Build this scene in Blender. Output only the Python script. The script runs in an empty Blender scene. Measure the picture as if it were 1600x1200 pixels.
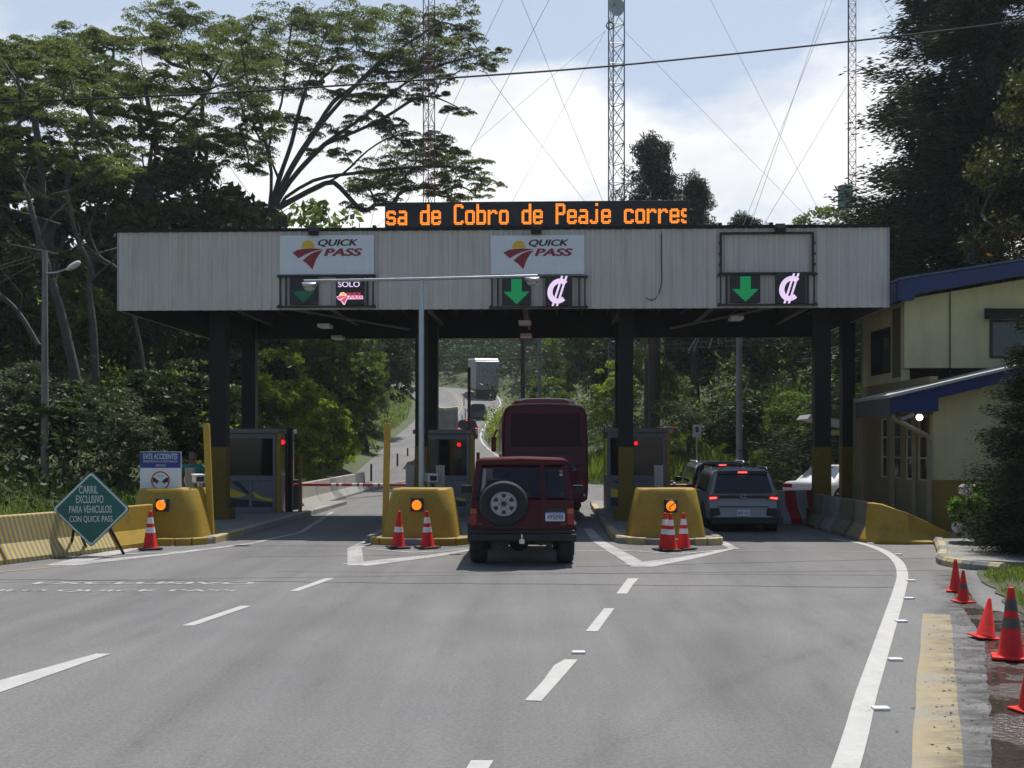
import bpy, bmesh, math, random
import numpy as np
from mathutils import Vector, Matrix
R = math.radians
SC = bpy.context.scene
COL = SC.collection
# ------------------------------------------------------------------ camera, world, sun, exposure
F, YH, H = 1700.0, 695.0, 2.05            # focal length in photo pixels, horizon row, eye height
cam_d = bpy.data.cameras.new("camera")
cam = bpy.data.objects.new("camera", cam_d)
COL.objects.link(cam)
cam.location = (0, 0, H)
cam.rotation_euler = (R(90), 0, 0)
cam_d.sensor_width = 36
cam_d.lens = 36 * F / 1600
cam_d.shift_y = (YH - 600) / 1600
cam_d.clip_end = 3000
cam_d.clip_start = 0.1
SC.camera = cam

SUN_EL, SUN_AZ = 66.0, 22.0               # degrees; azimuth clockwise from straight ahead
world = bpy.data.worlds.new("World")
SC.world = world
world.use_nodes = True
nt = world.node_tree
nt.nodes.clear()
def N(nt, t, **kw):
    n = nt.nodes.new(t)
    for k, v in kw.items():
        if k in n.inputs: n.inputs[k].default_value = v
        else: setattr(n, k, v)
    return n
out = N(nt, 'ShaderNodeOutputWorld')
bg = N(nt, 'ShaderNodeBackground', Strength=0.10)
sky = N(nt, 'ShaderNodeTexSky', sky_type='NISHITA')
sky.sun_disc = False
sky.sun_elevation = R(SUN_EL)
sky.sun_rotation = R(SUN_AZ)
sky.altitude = 1200
sky.air_density = 1.0
sky.dust_density = 2.0
tc = N(nt, 'ShaderNodeTexCoord')
mp = N(nt, 'ShaderNodeMapping')
mp.inputs['Scale'].default_value = (1.0, 1.0, 1.9)
mp.inputs['Location'].default_value = (0.35, 0.2, 0.15)
nz = N(nt, 'ShaderNodeTexNoise', Scale=3.4, Detail=9.0, Roughness=0.55)
sep = N(nt, 'ShaderNodeSeparateXYZ')
mr = N(nt, 'ShaderNodeMapRange')          # more cloud low down, clearing upwards
mr.inputs['From Min'].default_value = 0.20
mr.inputs['From Max'].default_value = 0.42
mr.inputs['To Min'].default_value = 0.20
mr.inputs['To Max'].default_value = -0.10
add = N(nt, 'ShaderNodeMath', operation='ADD')
cr = N(nt, 'ShaderNodeValToRGB')
cr.color_ramp.elements[0].position = 0.49
cr.color_ramp.elements[1].position = 0.60
mixc = N(nt, 'ShaderNodeMixRGB')
nz2 = N(nt, 'ShaderNodeTexNoise', Scale=5.0, Detail=6.0)
crc = N(nt, 'ShaderNodeValToRGB')
crc.color_ramp.elements[0].position = 0.35
crc.color_ramp.elements[0].color = (7.2, 7.4, 7.7, 1)
crc.color_ramp.elements[1].position = 0.66
crc.color_ramp.elements[1].color = (10.4, 10.4, 10.4, 1)
veil = N(nt, 'ShaderNodeMixRGB', Fac=0.30)
veil.inputs['Color2'].default_value = (5.9, 6.7, 7.8, 1)
L = nt.links.new
L(tc.outputs['Generated'], mp.inputs['Vector'])
L(mp.outputs['Vector'], nz.inputs['Vector'])
L(mp.outputs['Vector'], nz2.inputs['Vector'])
L(tc.outputs['Generated'], sep.inputs['Vector'])
L(sep.outputs['Z'], mr.inputs['Value'])
L(nz.outputs['Fac'], add.inputs[0]); L(mr.outputs['Result'], add.inputs[1])
L(add.outputs[0], cr.inputs['Fac'])
L(nz2.outputs['Fac'], crc.inputs['Fac'])
L(sky.outputs['Color'], veil.inputs['Color1'])
mrb = N(nt, 'ShaderNodeMapRange')         # clear blue sky behind the viewer
mrb.inputs['From Min'].default_value = -0.25; mrb.inputs['From Max'].default_value = 0.45
L(sep.outputs['Y'], mrb.inputs['Value'])
mfc = N(nt, 'ShaderNodeMath', operation='MULTIPLY'); L(cr.outputs['Color'], mfc.inputs[0]); L(mrb.outputs[0], mfc.inputs[1])
mfv = N(nt, 'ShaderNodeMath', operation='MULTIPLY'); mfv.inputs[1].default_value = 0.62; L(mrb.outputs[0], mfv.inputs[0]); L(mfv.outputs[0], veil.inputs['Fac'])
L(mfc.outputs[0], mixc.inputs['Fac'])
L(veil.outputs['Color'], mixc.inputs['Color1'])
L(crc.outputs['Color'], mixc.inputs['Color2'])
L(mixc.outputs['Color'], bg.inputs['Color'])
L(bg.outputs[0], out.inputs['Surface'])

sd = bpy.data.lights.new("sun", 'SUN')
sd.energy = 4.5
sd.angle = R(0.5)
sd.color = (1.0, 0.96, 0.89)
sun = bpy.data.objects.new("sun", sd)
COL.objects.link(sun)
sv = Vector((math.sin(R(SUN_AZ)) * math.cos(R(SUN_EL)), math.cos(R(SUN_AZ)) * math.cos(R(SUN_EL)), math.sin(R(SUN_EL))))
sun.rotation_euler = sv.to_track_quat('Z', 'Y').to_euler()
sun.location = (0, 0, 60)
SC.view_settings.view_transform = 'Standard'
SC.view_settings.look = 'None'
SC.view_settings.exposure = 0.25
SC.view_settings.gamma = 1.0
SC.cycles.max_bounces = 6
SC.cycles.transparent_max_bounces = 8

# ------------------------------------------------------------------ helpers
def at(px, py, d):                        # photo pixel at a known distance -> point
    return Vector(((px - 800) / F * d, d, H + (YH - py) / F * d))
def gr(px, py, z=0.0):                    # photo pixel on level ground -> point
    d = F * (H - z) / (py - YH)
    return Vector(((px - 800) / F * d, d, z))

def tag(o, label=None, cat=None, group=None, kind=None):
    if label: o['label'] = label
    if cat: o['category'] = cat
    if group: o['group'] = group
    if kind: o['kind'] = kind
    return o
def thing(name, label, cat, loc=(0, 0, 0), rz=0.0, group=None):
    o = bpy.data.objects.new(name, None)
    o.empty_display_size = 0.2
    COL.objects.link(o)
    o.location = loc
    o.rotation_euler = (0, 0, rz)
    return tag(o, label, cat, group)
def copy_tree(o, parent=None):
    c = o.copy()
    COL.objects.link(c)
    c.parent = parent
    for ch in list(o.children):
        copy_tree(ch, c)
    return c

class MB:                                 # collects shapes, becomes ONE mesh object
    def __init__(s): s.v, s.f, s.m = [], [], None
    def xf(s, m): s.m = m; return s
    def _add(s, vs, fs):
        b = len(s.v)
        if s.m is not None: vs = [s.m @ Vector(p) for p in vs]
        s.v += [tuple(p) for p in vs]
        s.f += [tuple(b + i for i in f) for f in fs]
        return s
    def box(s, c, d, rz=0, rx=0, ry=0):
        x, y, z = d[0] / 2, d[1] / 2, d[2] / 2
        m = Matrix.Translation(c) @ Matrix.Rotation(rz, 4, 'Z') @ Matrix.Rotation(rx, 4, 'X') @ Matrix.Rotation(ry, 4, 'Y')
        vs = [m @ Vector(p) for p in ((-x, -y, -z), (x, -y, -z), (x, y, -z), (-x, y, -z), (-x, -y, z), (x, -y, z), (x, y, z), (-x, y, z))]
        return s._add(vs, [(0, 3, 2, 1), (4, 5, 6, 7), (0, 1, 5, 4), (1, 2, 6, 5), (2, 3, 7, 6), (3, 0, 4, 7)])
    def b2(s, x0, x1, y0, y1, z0, z1):
        return s.box(((x0 + x1) / 2, (y0 + y1) / 2, (z0 + z1) / 2), (abs(x1 - x0), abs(y1 - y0), abs(z1 - z0)))
    def cyl(s, p0, p1, r0, r1=None, n=12, cap=True):
        r1 = r0 if r1 is None else r1
        p0, p1 = Vector(p0), Vector(p1)
        a = (p1 - p0).normalized()
        t = Vector((1, 0, 0)) if abs(a.x) < 0.8 else Vector((0, 1, 0))
        u = a.cross(t).normalized(); w = a.cross(u)
        vs = []
        for p, r in ((p0, r0), (p1, r1)):
            for i in range(n):
                q = 2 * math.pi * i / n
                vs.append(p + (u * math.cos(q) + w * math.sin(q)) * r)
        fs = [(i, (i + 1) % n, n + (i + 1) % n, n + i) for i in range(n)]
        if cap: fs += [tuple(range(n))[::-1], tuple(range(n, 2 * n))]
        return s._add(vs, fs)
    def tube(s, pts, r, n=8):
        pts = [Vector(p) for p in pts]
        rs = r if isinstance(r, (list, tuple)) else [r] * len(pts)
        vs, fs = [], []
        for k, p in enumerate(pts):
            a = (pts[min(k + 1, len(pts) - 1)] - pts[max(k - 1, 0)])
            a = a.normalized() if a.length > 1e-9 else Vector((0, 0, 1))
            t = Vector((0, 0, 1)) if abs(a.z) < 0.9 else Vector((1, 0, 0))
            u = a.cross(t).normalized(); w = a.cross(u)
            for i in range(n):
                q = 2 * math.pi * i / n
                vs.append(p + (u * math.cos(q) + w * math.sin(q)) * rs[k])
        for k in range(len(pts) - 1):
            for i in range(n):
                fs.append((k * n + i, k * n + (i + 1) % n, (k + 1) * n + (i + 1) % n, (k + 1) * n + i))
        fs += [tuple(range(n))[::-1], tuple(range((len(pts) - 1) * n, len(pts) * n))]
        return s._add(vs, fs)
    def lathe(s, prof, c=(0, 0, 0), n=20):  # profile of (r, z), z axis
        vs, fs = [], []
        for r, z in prof:
            for i in range(n):
                q = 2 * math.pi * i / n
                vs.append((c[0] + r * math.cos(q), c[1] + r * math.sin(q), c[2] + z))
        for k in range(len(prof) - 1):
            for i in range(n):
                fs.append((k * n + i, k * n + (i + 1) % n, (k + 1) * n + (i + 1) % n, (k + 1) * n + i))
        fs += [tuple(range(n))[::-1], tuple(range((len(prof) - 1) * n, len(prof) * n))]
        return s._add(vs, fs)
    def loft(s, rings, cap=True, closed=True):
        n = len(rings[0]); vs = [p for r in rings for p in r]; fs = []
        for k in range(len(rings) - 1):
            for i in range(n if closed else n - 1):
                fs.append((k * n + i, k * n + (i + 1) % n, (k + 1) * n + (i + 1) % n, (k + 1) * n + i))
        if cap: fs += [tuple(range(n))[::-1], tuple(range((len(rings) - 1) * n, len(rings) * n))]
        return s._add(vs, fs)
    def prism(s, poly, y0, y1):           # polygon in x,z swept along y
        n = len(poly)
        vs = [(p[0], y0, p[1]) for p in poly] + [(p[0], y1, p[1]) for p in poly]
        fs = [tuple(range(n)), tuple(range(n, 2 * n))[::-1]] + [((i + 1) % n, i, n + i, n + (i + 1) % n) for i in range(n)]
        return s._add(vs, fs)
    def prismx(s, poly, x0, x1):          # polygon in y,z swept along x
        n = len(poly)
        vs = [(x0, p[0], p[1]) for p in poly] + [(x1, p[0], p[1]) for p in poly]
        fs = [tuple(range(n))[::-1], tuple(range(n, 2 * n))] + [(i, (i + 1) % n, n + (i + 1) % n, n + i) for i in range(n)]
        return s._add(vs, fs)
    def plate(s, poly, z0, z1):           # polygon in x,y given a height
        n = len(poly)
        vs = [(p[0], p[1], z0) for p in poly] + [(p[0], p[1], z1) for p in poly]
        fs = [tuple(range(n))[::-1], tuple(range(n, 2 * n))] + [(i, (i + 1) % n, n + (i + 1) % n, n + i) for i in range(n)]
        return s._add(vs, fs)
    def face(s, pts): return s._add(pts, [tuple(range(len(pts)))])
    def sphere(s, c, r, n=12, sq=(1, 1, 1)):
        prof = [(math.sin(math.pi * k / n) * r, -math.cos(math.pi * k / n) * r) for k in range(n + 1)]
        prof[0] = (1e-4, -r); prof[-1] = (1e-4, r)
        vs, fs = [], []
        m = 2 * n
        for a, z in prof:
            for i in range(m):
                q = 2 * math.pi * i / m
                vs.append((c[0] + a * math.cos(q) * sq[0], c[1] + a * math.sin(q) * sq[1], c[2] + z * sq[2]))
        for k in range(n):
            for i in range(m):
                fs.append((k * m + i, k * m + (i + 1) % m, (k + 1) * m + (i + 1) % m, (k + 1) * m + i))
        return s._add(vs, fs)
    def mesh(s, name, mat, smooth=None):
        me = bpy.data.meshes.new(name)
        me.from_pydata(s.v, [], s.f)
        if mat:
            for q in (mat if isinstance(mat, (list, tuple)) else [mat]): me.materials.append(q)
        bm = bmesh.new(); bm.from_mesh(me)
        bmesh.ops.recalc_face_normals(bm, faces=bm.faces)
        bm.to_mesh(me); bm.free()
        if smooth is not None:
            for p in me.polygons: p.use_smooth = True
            me.set_sharp_from_angle(angle=R(smooth))
        me.update()
        return me
    def build(s, name, mat, parent=None, smooth=None, bevel=0, seg=2, loc=None, rz=None):
        o = bpy.data.objects.new(name, s.mesh(name, mat, smooth))
        COL.objects.link(o)
        if parent: o.parent = parent
        if loc is not None: o.location = loc
        if rz is not None: o.rotation_euler = (0, 0, rz)
        if bevel:
            b = o.modifiers.new("bevel", 'BEVEL'); b.width = bevel; b.segments = seg; b.limit_method = 'ANGLE'; b.angle_limit = R(35)
            b.harden_normals = False
        return o

def M(name, col, rough=0.6, metal=0.0, var=0.12, scale=3.0, bump=0.0, bscale=60.0, spec=0.5, emit=None, es=0.0, coat=0.0, stain=None):
    m = bpy.data.materials.new(name); m.use_nodes = True
    t = m.node_tree; b = t.nodes['Principled BSDF']; l = t.links.new
    c = tuple(col) + (1,)
    b.inputs['Roughness'].default_value = rough
    b.inputs['Metallic'].default_value = metal
    b.inputs['Specular IOR Level'].default_value = spec
    b.inputs['Coat Weight'].default_value = coat
    x = N(t, 'ShaderNodeTexCoord')
    if var:
        n = N(t, 'ShaderNodeTexNoise', Scale=scale, Detail=6.0, Roughness=0.65)
        l(x.outputs['Object'], n.inputs['Vector'])
        r = N(t, 'ShaderNodeValToRGB')
        r.color_ramp.elements[0].position = 0.3; r.color_ramp.elements[1].position = 0.7
        r.color_ramp.elements[0].color = tuple(max(0, q * (1 - var)) for q in col) + (1,)
        r.color_ramp.elements[1].color = tuple(min(1, q * (1 + var)) for q in col) + (1,)
        l(n.outputs['Fac'], r.inputs['Fac'])
        last = r.outputs['Color']
        if stain:                         # (colour, amount, scale): dirt patches
            n3 = N(t, 'ShaderNodeTexNoise', Scale=stain[2], Detail=8.0, Roughness=0.7)
            mpp = N(t, 'ShaderNodeMapping'); mpp.inputs['Scale'].default_value = stain[3] if len(stain) > 3 else (1, 1, 1)
            l(x.outputs['Object'], mpp.inputs['Vector']); l(mpp.outputs[0], n3.inputs['Vector'])
            r3 = N(t, 'ShaderNodeValToRGB'); r3.color_ramp.elements[0].position = 0.5; r3.color_ramp.elements[1].position = 0.72
            l(n3.outputs['Fac'], r3.inputs['Fac'])
            ml = N(t, 'ShaderNodeMath', operation='MULTIPLY'); ml.inputs[1].default_value = stain[1]
            l(r3.outputs['Color'], ml.inputs[0])
            mx = N(t, 'ShaderNodeMixRGB'); mx.inputs['Color2'].default_value = tuple(stain[0]) + (1,)
            l(ml.outputs[0], mx.inputs['Fac']); l(last, mx.inputs['Color1']); last = mx.outputs['Color']
        l(last, b.inputs['Base Color'])
        mr = N(t, 'ShaderNodeMapRange')
        mr.inputs['To Min'].default_value = max(0.02, rough * 0.85); mr.inputs['To Max'].default_value = min(1, rough * 1.15)
        l(n.outputs['Fac'], mr.inputs['Value']); l(mr.outputs[0], b.inputs['Roughness'])
    else:
        b.inputs['Base Color'].default_value = c
    if bump:
        n2 = N(t, 'ShaderNodeTexNoise', Scale=bscale, Detail=4.0)
        l(x.outputs['Object'], n2.inputs['Vector'])
        bp = N(t, 'ShaderNodeBump', Strength=bump, Distance=0.02)
        l(n2.outputs['Fac'], bp.inputs['Height']); l(bp.outputs[0], b.inputs['Normal'])
    if emit:
        b.inputs['Emission Color'].default_value = tuple(emit) + (1,)
        b.inputs['Emission Strength'].default_value = es
    return m

def leafmat(name, dark, light, trans=0.35, rough=0.42, tip=None, spec=0.45):
    m = bpy.data.materials.new(name); m.use_nodes = True
    t = m.node_tree; b = t.nodes['Principled BSDF']; l = t.links.new
    g = N(t, 'ShaderNodeNewGeometry')
    x = N(t, 'ShaderNodeTexCoord')
    n = N(t, 'ShaderNodeTexNoise', Scale=0.35, Detail=3.0)
    l(x.outputs['Object'], n.inputs['Vector'])
    a = N(t, 'ShaderNodeMath', operation='MULTIPLY_ADD'); a.inputs[1].default_value = 0.55
    l(g.outputs['Random Per Island'], a.inputs[0])
    k = N(t, 'ShaderNodeMath', operation='MULTIPLY_ADD'); k.inputs[1].default_value = 1.6; k.inputs[2].default_value = -0.55
    l(n.outputs['Fac'], k.inputs[0]); l(k.outputs[0], a.inputs[2])
    r = N(t, 'ShaderNodeValToRGB')
    r.color_ramp.elements[0].color = tuple(dark) + (1,); r.color_ramp.elements[0].position = 0.1
    r.color_ramp.elements[1].color = tuple(light) + (1,); r.color_ramp.elements[1].position = 0.85
    if tip:
        e = r.color_ramp.elements.new(0.97); e.color = tuple(tip) + (1,)
    l(a.outputs[0], r.inputs['Fac']); l(r.outputs['Color'], b.inputs['Base Color'])
    b.inputs['Roughness'].default_value = rough
    b.inputs['Specular IOR Level'].default_value = spec
    tr = N(t, 'ShaderNodeBsdfTranslucent')
    hs = N(t, 'ShaderNodeHueSaturation', Value=1.25, Saturation=1.1)
    l(r.outputs['Color'], hs.inputs['Color']); l(hs.outputs[0], tr.inputs['Color'])
    mx = N(t, 'ShaderNodeMixShader', Fac=trans)
    l(b.outputs[0], mx.inputs[1]); l(tr.outputs[0], mx.inputs[2])
    l(mx.outputs[0], t.nodes['Material Output'].inputs['Surface'])
    return m

def glassmat(name, col, trans=0.5, rough=0.03):
    m = bpy.data.materials.new(name); m.use_nodes = True
    t = m.node_tree; l = t.links.new; b = t.nodes['Principled BSDF']
    x = N(t, 'ShaderNodeTexCoord'); n = N(t, 'ShaderNodeTexNoise', Scale=2.0, Detail=3.0)
    l(x.outputs['Object'], n.inputs['Vector'])
    mr = N(t, 'ShaderNodeMapRange'); mr.inputs['To Min'].default_value = rough; mr.inputs['To Max'].default_value = rough * 3
    l(n.outputs['Fac'], mr.inputs['Value']); l(mr.outputs[0], b.inputs['Roughness'])
    b.inputs['Base Color'].default_value = tuple(col) + (1,)
    b.inputs['Specular IOR Level'].default_value = 0.6
    tr = N(t, 'ShaderNodeBsdfTransparent'); tr.inputs['Color'].default_value = tuple(min(1, 0.55 + q * 0.5) for q in col) + (1,)
    mx = N(t, 'ShaderNodeMixShader', Fac=trans)
    l(b.outputs[0], mx.inputs[1]); l(tr.outputs[0], mx.inputs[2]); l(mx.outputs[0], t.nodes['Material Output'].inputs['Surface'])
    return m

_txt = {}
def text(name, s, mat, parent, x, z, h, y=0.0, width=None, bold=0.0, shear=0.0, align='CENTER', flat=False, depth=0.002, rot=None, loc=None):
    """Lettering as a mesh; stands in the x,z plane facing -y (or lies on the ground when flat)."""
    cu = bpy.data.curves.new(name, 'FONT')
    cu.body = s; cu.size = 1.0; cu.align_x = align; cu.shear = shear; cu.extrude = 0.0
    o = bpy.data.objects.new(name, cu); COL.objects.link(o)
    dg = bpy.context.evaluated_depsgraph_get(); dg.update()
    src = bpy.data.meshes.new_from_object(o.evaluated_get(dg))
    bpy.data.objects.remove(o); bpy.data.curves.remove(cu)
    co = np.array([v.co[:] for v in src.vertices]); F_ = [tuple(p_.vertices) for p_ in src.polygons]
    bpy.data.meshes.remove(src)
    x0, x1, y0, y1 = co[:, 0].min(), co[:, 0].max(), co[:, 1].min(), co[:, 1].max()
    k = h / max(1e-6, (y1 - y0)); kx = (width / (x1 - x0)) if width else k
    cx = (x0 + x1) / 2 if align == 'CENTER' else x0
    VV, FF = [], []
    for q, (ox, oy) in enumerate([(0, 0)] + ([(bold, 0), (-bold, 0), (0, bold * .6), (0, -bold * .6)] if bold else [])):
        xx = (co[:, 0] - cx + ox) * kx; yy = (co[:, 1] - y0 + oy) * k; lift = q * 1.5e-4
        new = np.stack([x + xx, z + yy, np.full_like(xx, y + lift)], 1) if flat else np.stack([x + xx, np.full_like(xx, y - lift), z + yy], 1)
        base = len(VV); VV += [tuple(v) for v in new]; FF += [tuple(base + i for i in f) for f in F_]
    me = bpy.data.meshes.new(name); me.from_pydata(VV, [], FF); me.materials.append(mat); me.update()
    ob = bpy.data.objects.new(name, me); COL.objects.link(ob)
    if parent: ob.parent = parent
    return ob

# ------------------------------------------------------------------ materials
m_white = M('white_paint', (.72, .72, .70), .5, var=.08, stain=((.35, .33, .3), .35, 2.5))
m_offwhite = M('weathered_white', (.36, .36, .37), .55, var=.1, stain=((.25, .24, .22), .4, 1.2))
m_black = M('black_paint', (.012, .012, .013), .45, var=.3)
m_rubber = M('tyre_rubber', (.017, .017, .018), .8, var=.3, bump=.3)
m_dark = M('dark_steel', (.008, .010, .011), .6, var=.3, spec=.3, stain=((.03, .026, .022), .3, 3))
m_greensteel = M('dark_green_steel', (.007, .011, .011), .6, var=.3, spec=.3)
m_galv = M('galvanised_steel', (.42, .44, .46), .38, metal=.6, var=.12)
m_yellow = M('yellow_paint', (.36, .235, .03), .6, spec=.3, var=.16, scale=2.5, bump=.25, bscale=18, stain=((.11, .09, .05), .7, 2.6))
m_yellowpost = M('yellow_post_paint', (.46, .285, .025), .5, var=.12, stain=((.2, .14, .05), .4, 5))
m_conc = M('concrete', (.33, .31, .28), .85, var=.2, scale=2.0, bump=.25, stain=((.12, .11, .1), .5, 2.0))
m_concd = M('dirty_concrete', (.22, .215, .2), .9, var=.25, scale=1.6, bump=.3, stain=((.07, .065, .06), .5, 2.0))
m_red = M('red_paint', (.42, .018, .02), .45, var=.15)
m_orange = M('cone_plastic', (.62, .022, .018), .55, var=.2, scale=8, spec=.25, stain=((.2, .03, .03), .4, 9))
m_reflect = M('reflective_white', (.68, .68, .68), .35, var=.15, scale=10)
m_coneblk = M('cone_base_rubber', (.03, .03, .03), .8)
m_glassd = M('dark_glass', (.012, .015, .018), .06, var=.2, spec=.6)
m_cream = M('cream_wall', (.54, .48, .26), .85, var=.08, scale=1.2, bump=.1, stain=((.22, .2, .13), .35, 1.2, (1, 1, .25)))
m_colbase = M('column_yellow', (.17, .115, .018), .65, var=.2, spec=.2, stain=((.06, .05, .03), .5, 3))
m_barkm = M('grey_bark', (.075, .066, .056), .9, var=.35, scale=3.0, bump=.5, bscale=14)
m_ochre = M('ochre_wall', (.27, .17, .035), .85, var=.12, scale=1.2, bump=.1)
m_blue = M('blue_fascia', (.012, .026, .115), .5, var=.12)
m_bluesign = M('sign_blue', (.02, .035, .24), .45, var=.05)
m_greensign = M('sign_green', (.004, .10, .085), .42, var=.1)
m_signtxt = M('sign_lettering', (.55, .60, .58), .5, var=.08)
m_signwhite = M('sign_white', (.72, .74, .76), .5, var=.04)
m_amber = M('amber_lens', (.5, .12, .005), .3, emit=(1.0, .25, .008), es=.85, var=0.1, scale=30)
m_redlamp = M('red_lens', (.6, .01, .01), .25, emit=(1.0, .02, .03), es=.8)
m_brake = M('brake_light_lens', (.7, .01, .01), .25, emit=(1.0, .05, .05), es=3.5)
m_brakedim = M('tail_lens', (.25, .008, .01), .2)
m_led = M('orange_led', (.6, .15, .01), .3, emit=(1.0, .27, .02), es=1.5, var=0.1)
m_ledpink = M('lilac_led', (.6, .5, .65), .3, emit=(.78, .58, .80), es=.75, var=.05)
m_ledgreen = M('green_led', (.0, .16, .05), .3, emit=(.0, .26, .07), es=.4, var=.1)
m_ledred = M('red_led', (.5, .03, .06), .3, emit=(.75, .06, .12), es=.7, var=.05)
m_logored = M('logo_red', (.28, .02, .035), .5, var=.08)
m_logoyel = M('logo_yellow', (.75, .5, .03), .5, var=.06)
m_logoblk = M('logo_black', (.02, .02, .03), .5, var=.06)
m_bark = M('bark', (.13, .11, .09), .9, var=.35, scale=3.0, bump=.6, bscale=14, stain=((.28, .26, .23), .5, 2.5))
m_barkd = M('dark_bark', (.05, .042, .035), .9, var=.3, scale=3.0, bump=.5, bscale=14)
m_wire = M('black_cable', (.015, .015, .016), .6, var=.1)
m_wiregrey = M('steel_wire', (.20, .21, .23), .6, var=.1)
# ------------------------------------------------------------------ setting: terrain, road, markings
ROWS = [(-14, -8, 4.5, -8), (-13.5, 6, 6.0, 6), (-12.6, 10, 6.6, 10), (-11.4, 14, 7.0, 14), (-9.9, 18, 8.2, 18),
        (-8.9, 22.9, 9.1, 22.9), (-8.6, 30, 9.5, 30), (-8.3, 40, 14, 40), (-8.1, 50, 9.0, 49), (-8.9, 58, 3.0, 54), (-9.3, 72, -0.2, 70),
        (-9.8, 90, -2.3, 90), (-9.9, 110, -2.0, 110), (-11.3, 128, -1.0, 130), (-15, 141, -4, 147), (-23, 149, -16, 160),
        (-40, 154, -37, 168), (-70, 156, -70, 172)]
ZP = [(-50, 0), (50, 0), (58, .25), (65, .7), (72, 1.15), (90, 2.55), (110, 4.5), (130, 7.4), (145, 9.6), (160, 11.4), (175, 12.4), (230, 15)]
def zroad(y):
    for (a, za), (b, zb) in zip(ZP, ZP[1:]):
        if y <= b:
            t = (y - a) / (b - a)
            return za + (zb - za) * t
    return ZP[-1][1]
def cat(p0, p1, p2, p3, t):
    return 0.5 * (2 * p1 + (p2 - p0) * t + (2 * p0 - 5 * p1 + 4 * p2 - p3) * t * t + (3 * p1 - p0 - 3 * p2 + p3) * t ** 3)
FR = []
for i in range(len(ROWS) - 1):
    q = [np.array(ROWS[max(0, min(len(ROWS) - 1, i + k))], float) for k in (-1, 0, 1, 2)]
    n = 6
    for j in range(n): FR.append(cat(*q, j / n))
FR.append(np.array(ROWS[-1], float))
vs, fs = [], []
NC = 10
for r in FR:
    zc = zroad((r[1] + r[3]) / 2)
    for j in range(NC + 1):
        t = j / NC
        vs.append((r[0] + (r[2] - r[0]) * t, r[1] + (r[3] - r[1]) * t, zc))
for i in range(len(FR) - 1):
    for j in range(NC):
        a = i * (NC + 1) + j
        fs.append((a, a + 1, a + NC + 2, a + NC + 1))

def roadmat():
    m = bpy.data.materials.new('asphalt'); m.use_nodes = True
    t = m.node_tree; b = t.nodes['Principled BSDF']; l = t.links.new
    x = N(t, 'ShaderNodeTexCoord')
    def noise(sc, det, scale3=(1, 1, 1), rough=.6):
        mp = N(t, 'ShaderNodeMapping'); mp.inputs['Scale'].default_value = scale3
        n = N(t, 'ShaderNodeTexNoise', Scale=sc, Detail=det, Roughness=rough)
        l(x.outputs['Object'], mp.inputs['Vector']); l(mp.outputs[0], n.inputs['Vector'])
        return n.outputs['Fac']
    def ramp(s, p0, c0, p1, c1):
        r = N(t, 'ShaderNodeValToRGB'); r.color_ramp.elements[0].position = p0; r.color_ramp.elements[1].position = p1
        r.color_ramp.elements[0].color = c0 + (1,); r.color_ramp.elements[1].color = c1 + (1,)
        l(s, r.inputs['Fac']); return r.outputs['Color']
    def mul(a, c, f=1.0):
        mx = N(t, 'ShaderNodeMixRGB', blend_type='MULTIPLY', Fac=f); l(a, mx.inputs['Color1']); l(c, mx.inputs['Color2']); return mx.outputs['Color']
    base = ramp(noise(90, 3), .3, (.115, .115, .118), .7, (.20, .197, .195))
    patch = ramp(noise(.35, 5), .3, (.84, .84, .86), .7, (1.12, 1.1, 1.08))
    streak = ramp(noise(1.0, 6, (1.1, .06, 1)), .35, (.78, .77, .76), .65, (1.08, 1.08, 1.08))
    grain = ramp(noise(28, 5, rough=.75), .32, (.72, .72, .72), .66, (1.16, 1.16, 1.16))
    stain = ramp(noise(2.6, 9, (1, .35, 1), .72), .58, (1.03, 1.03, 1.03), .72, (.72, .70, .68))
    c = mul(mul(mul(mul(base, patch), streak, .8), grain), stain, .7)
    v = N(t, 'ShaderNodeTexVoronoi', Scale=0.9, feature='DISTANCE_TO_EDGE')
    l(x.outputs['Object'], v.inputs['Vector'])
    l(c, b.inputs['Base Color'])
    b.inputs['Roughness'].default_value = .78
    b.inputs['Specular IOR Level'].default_value = .35
    bp = N(t, 'ShaderNodeBump', Strength=.35, Distance=.012)
    l(noise(70, 4), bp.inputs['Height']); l(bp.outputs[0], b.inputs['Normal'])
    return m
m_asph = roadmat()
me = bpy.data.meshes.new('road'); me.from_pydata(vs, [], fs); me.materials.append(m_asph)
for p in me.polygons: p.use_smooth = True
road = bpy.data.objects.new('road', me); COL.objects.link(road); tag(road, kind='structure')

FYA = np.array([(r[1] + r[3]) / 2 for r in FR[:80]]); FLA = np.array([r[0] for r in FR[:80]]); FRA = np.array([r[2] for r in FR[:80]])
def hterr(x, y):
    xl, xr = np.interp(y, FYA, FLA), np.interp(y, FYA, FRA)
    if y > 132:                           # curve: distance to the strip polyline
        xl, xr = (-1000, np.interp(y, [132, 150, 168, 200], [0, -6, -30, -60])) if y < 172 else (0, 0)
    z = zroad(min(y, 175))
    base = z - .06
    if y >= 172: return z + min(7, .3 * (y - 172)) - max(0, min(12, (y - 215) * .15))
    if x < xl:
        d = xl - x
        k = .10 if y < 25 else (.10 + (y - 25) / 25 * .32 if y < 50 else .42)
        rise = min(11, k * max(0, d - (0.6 if y < 30 else .4)))
        return base + .10 * min(1, d / .8) + rise
    if x > xr:
        d = x - xr
        k = .006 if y < 45 else min(.34, .06 + (y - 45) * .02)
        return base + .03 * min(1, d) + min(8 if y < 110 else max(1.5, 8 - (y - 110) * .2), k * max(0, d - 1))
    d = min(x - xl, xr - x)
    return base - .25 * min(1, d / .6)
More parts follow.
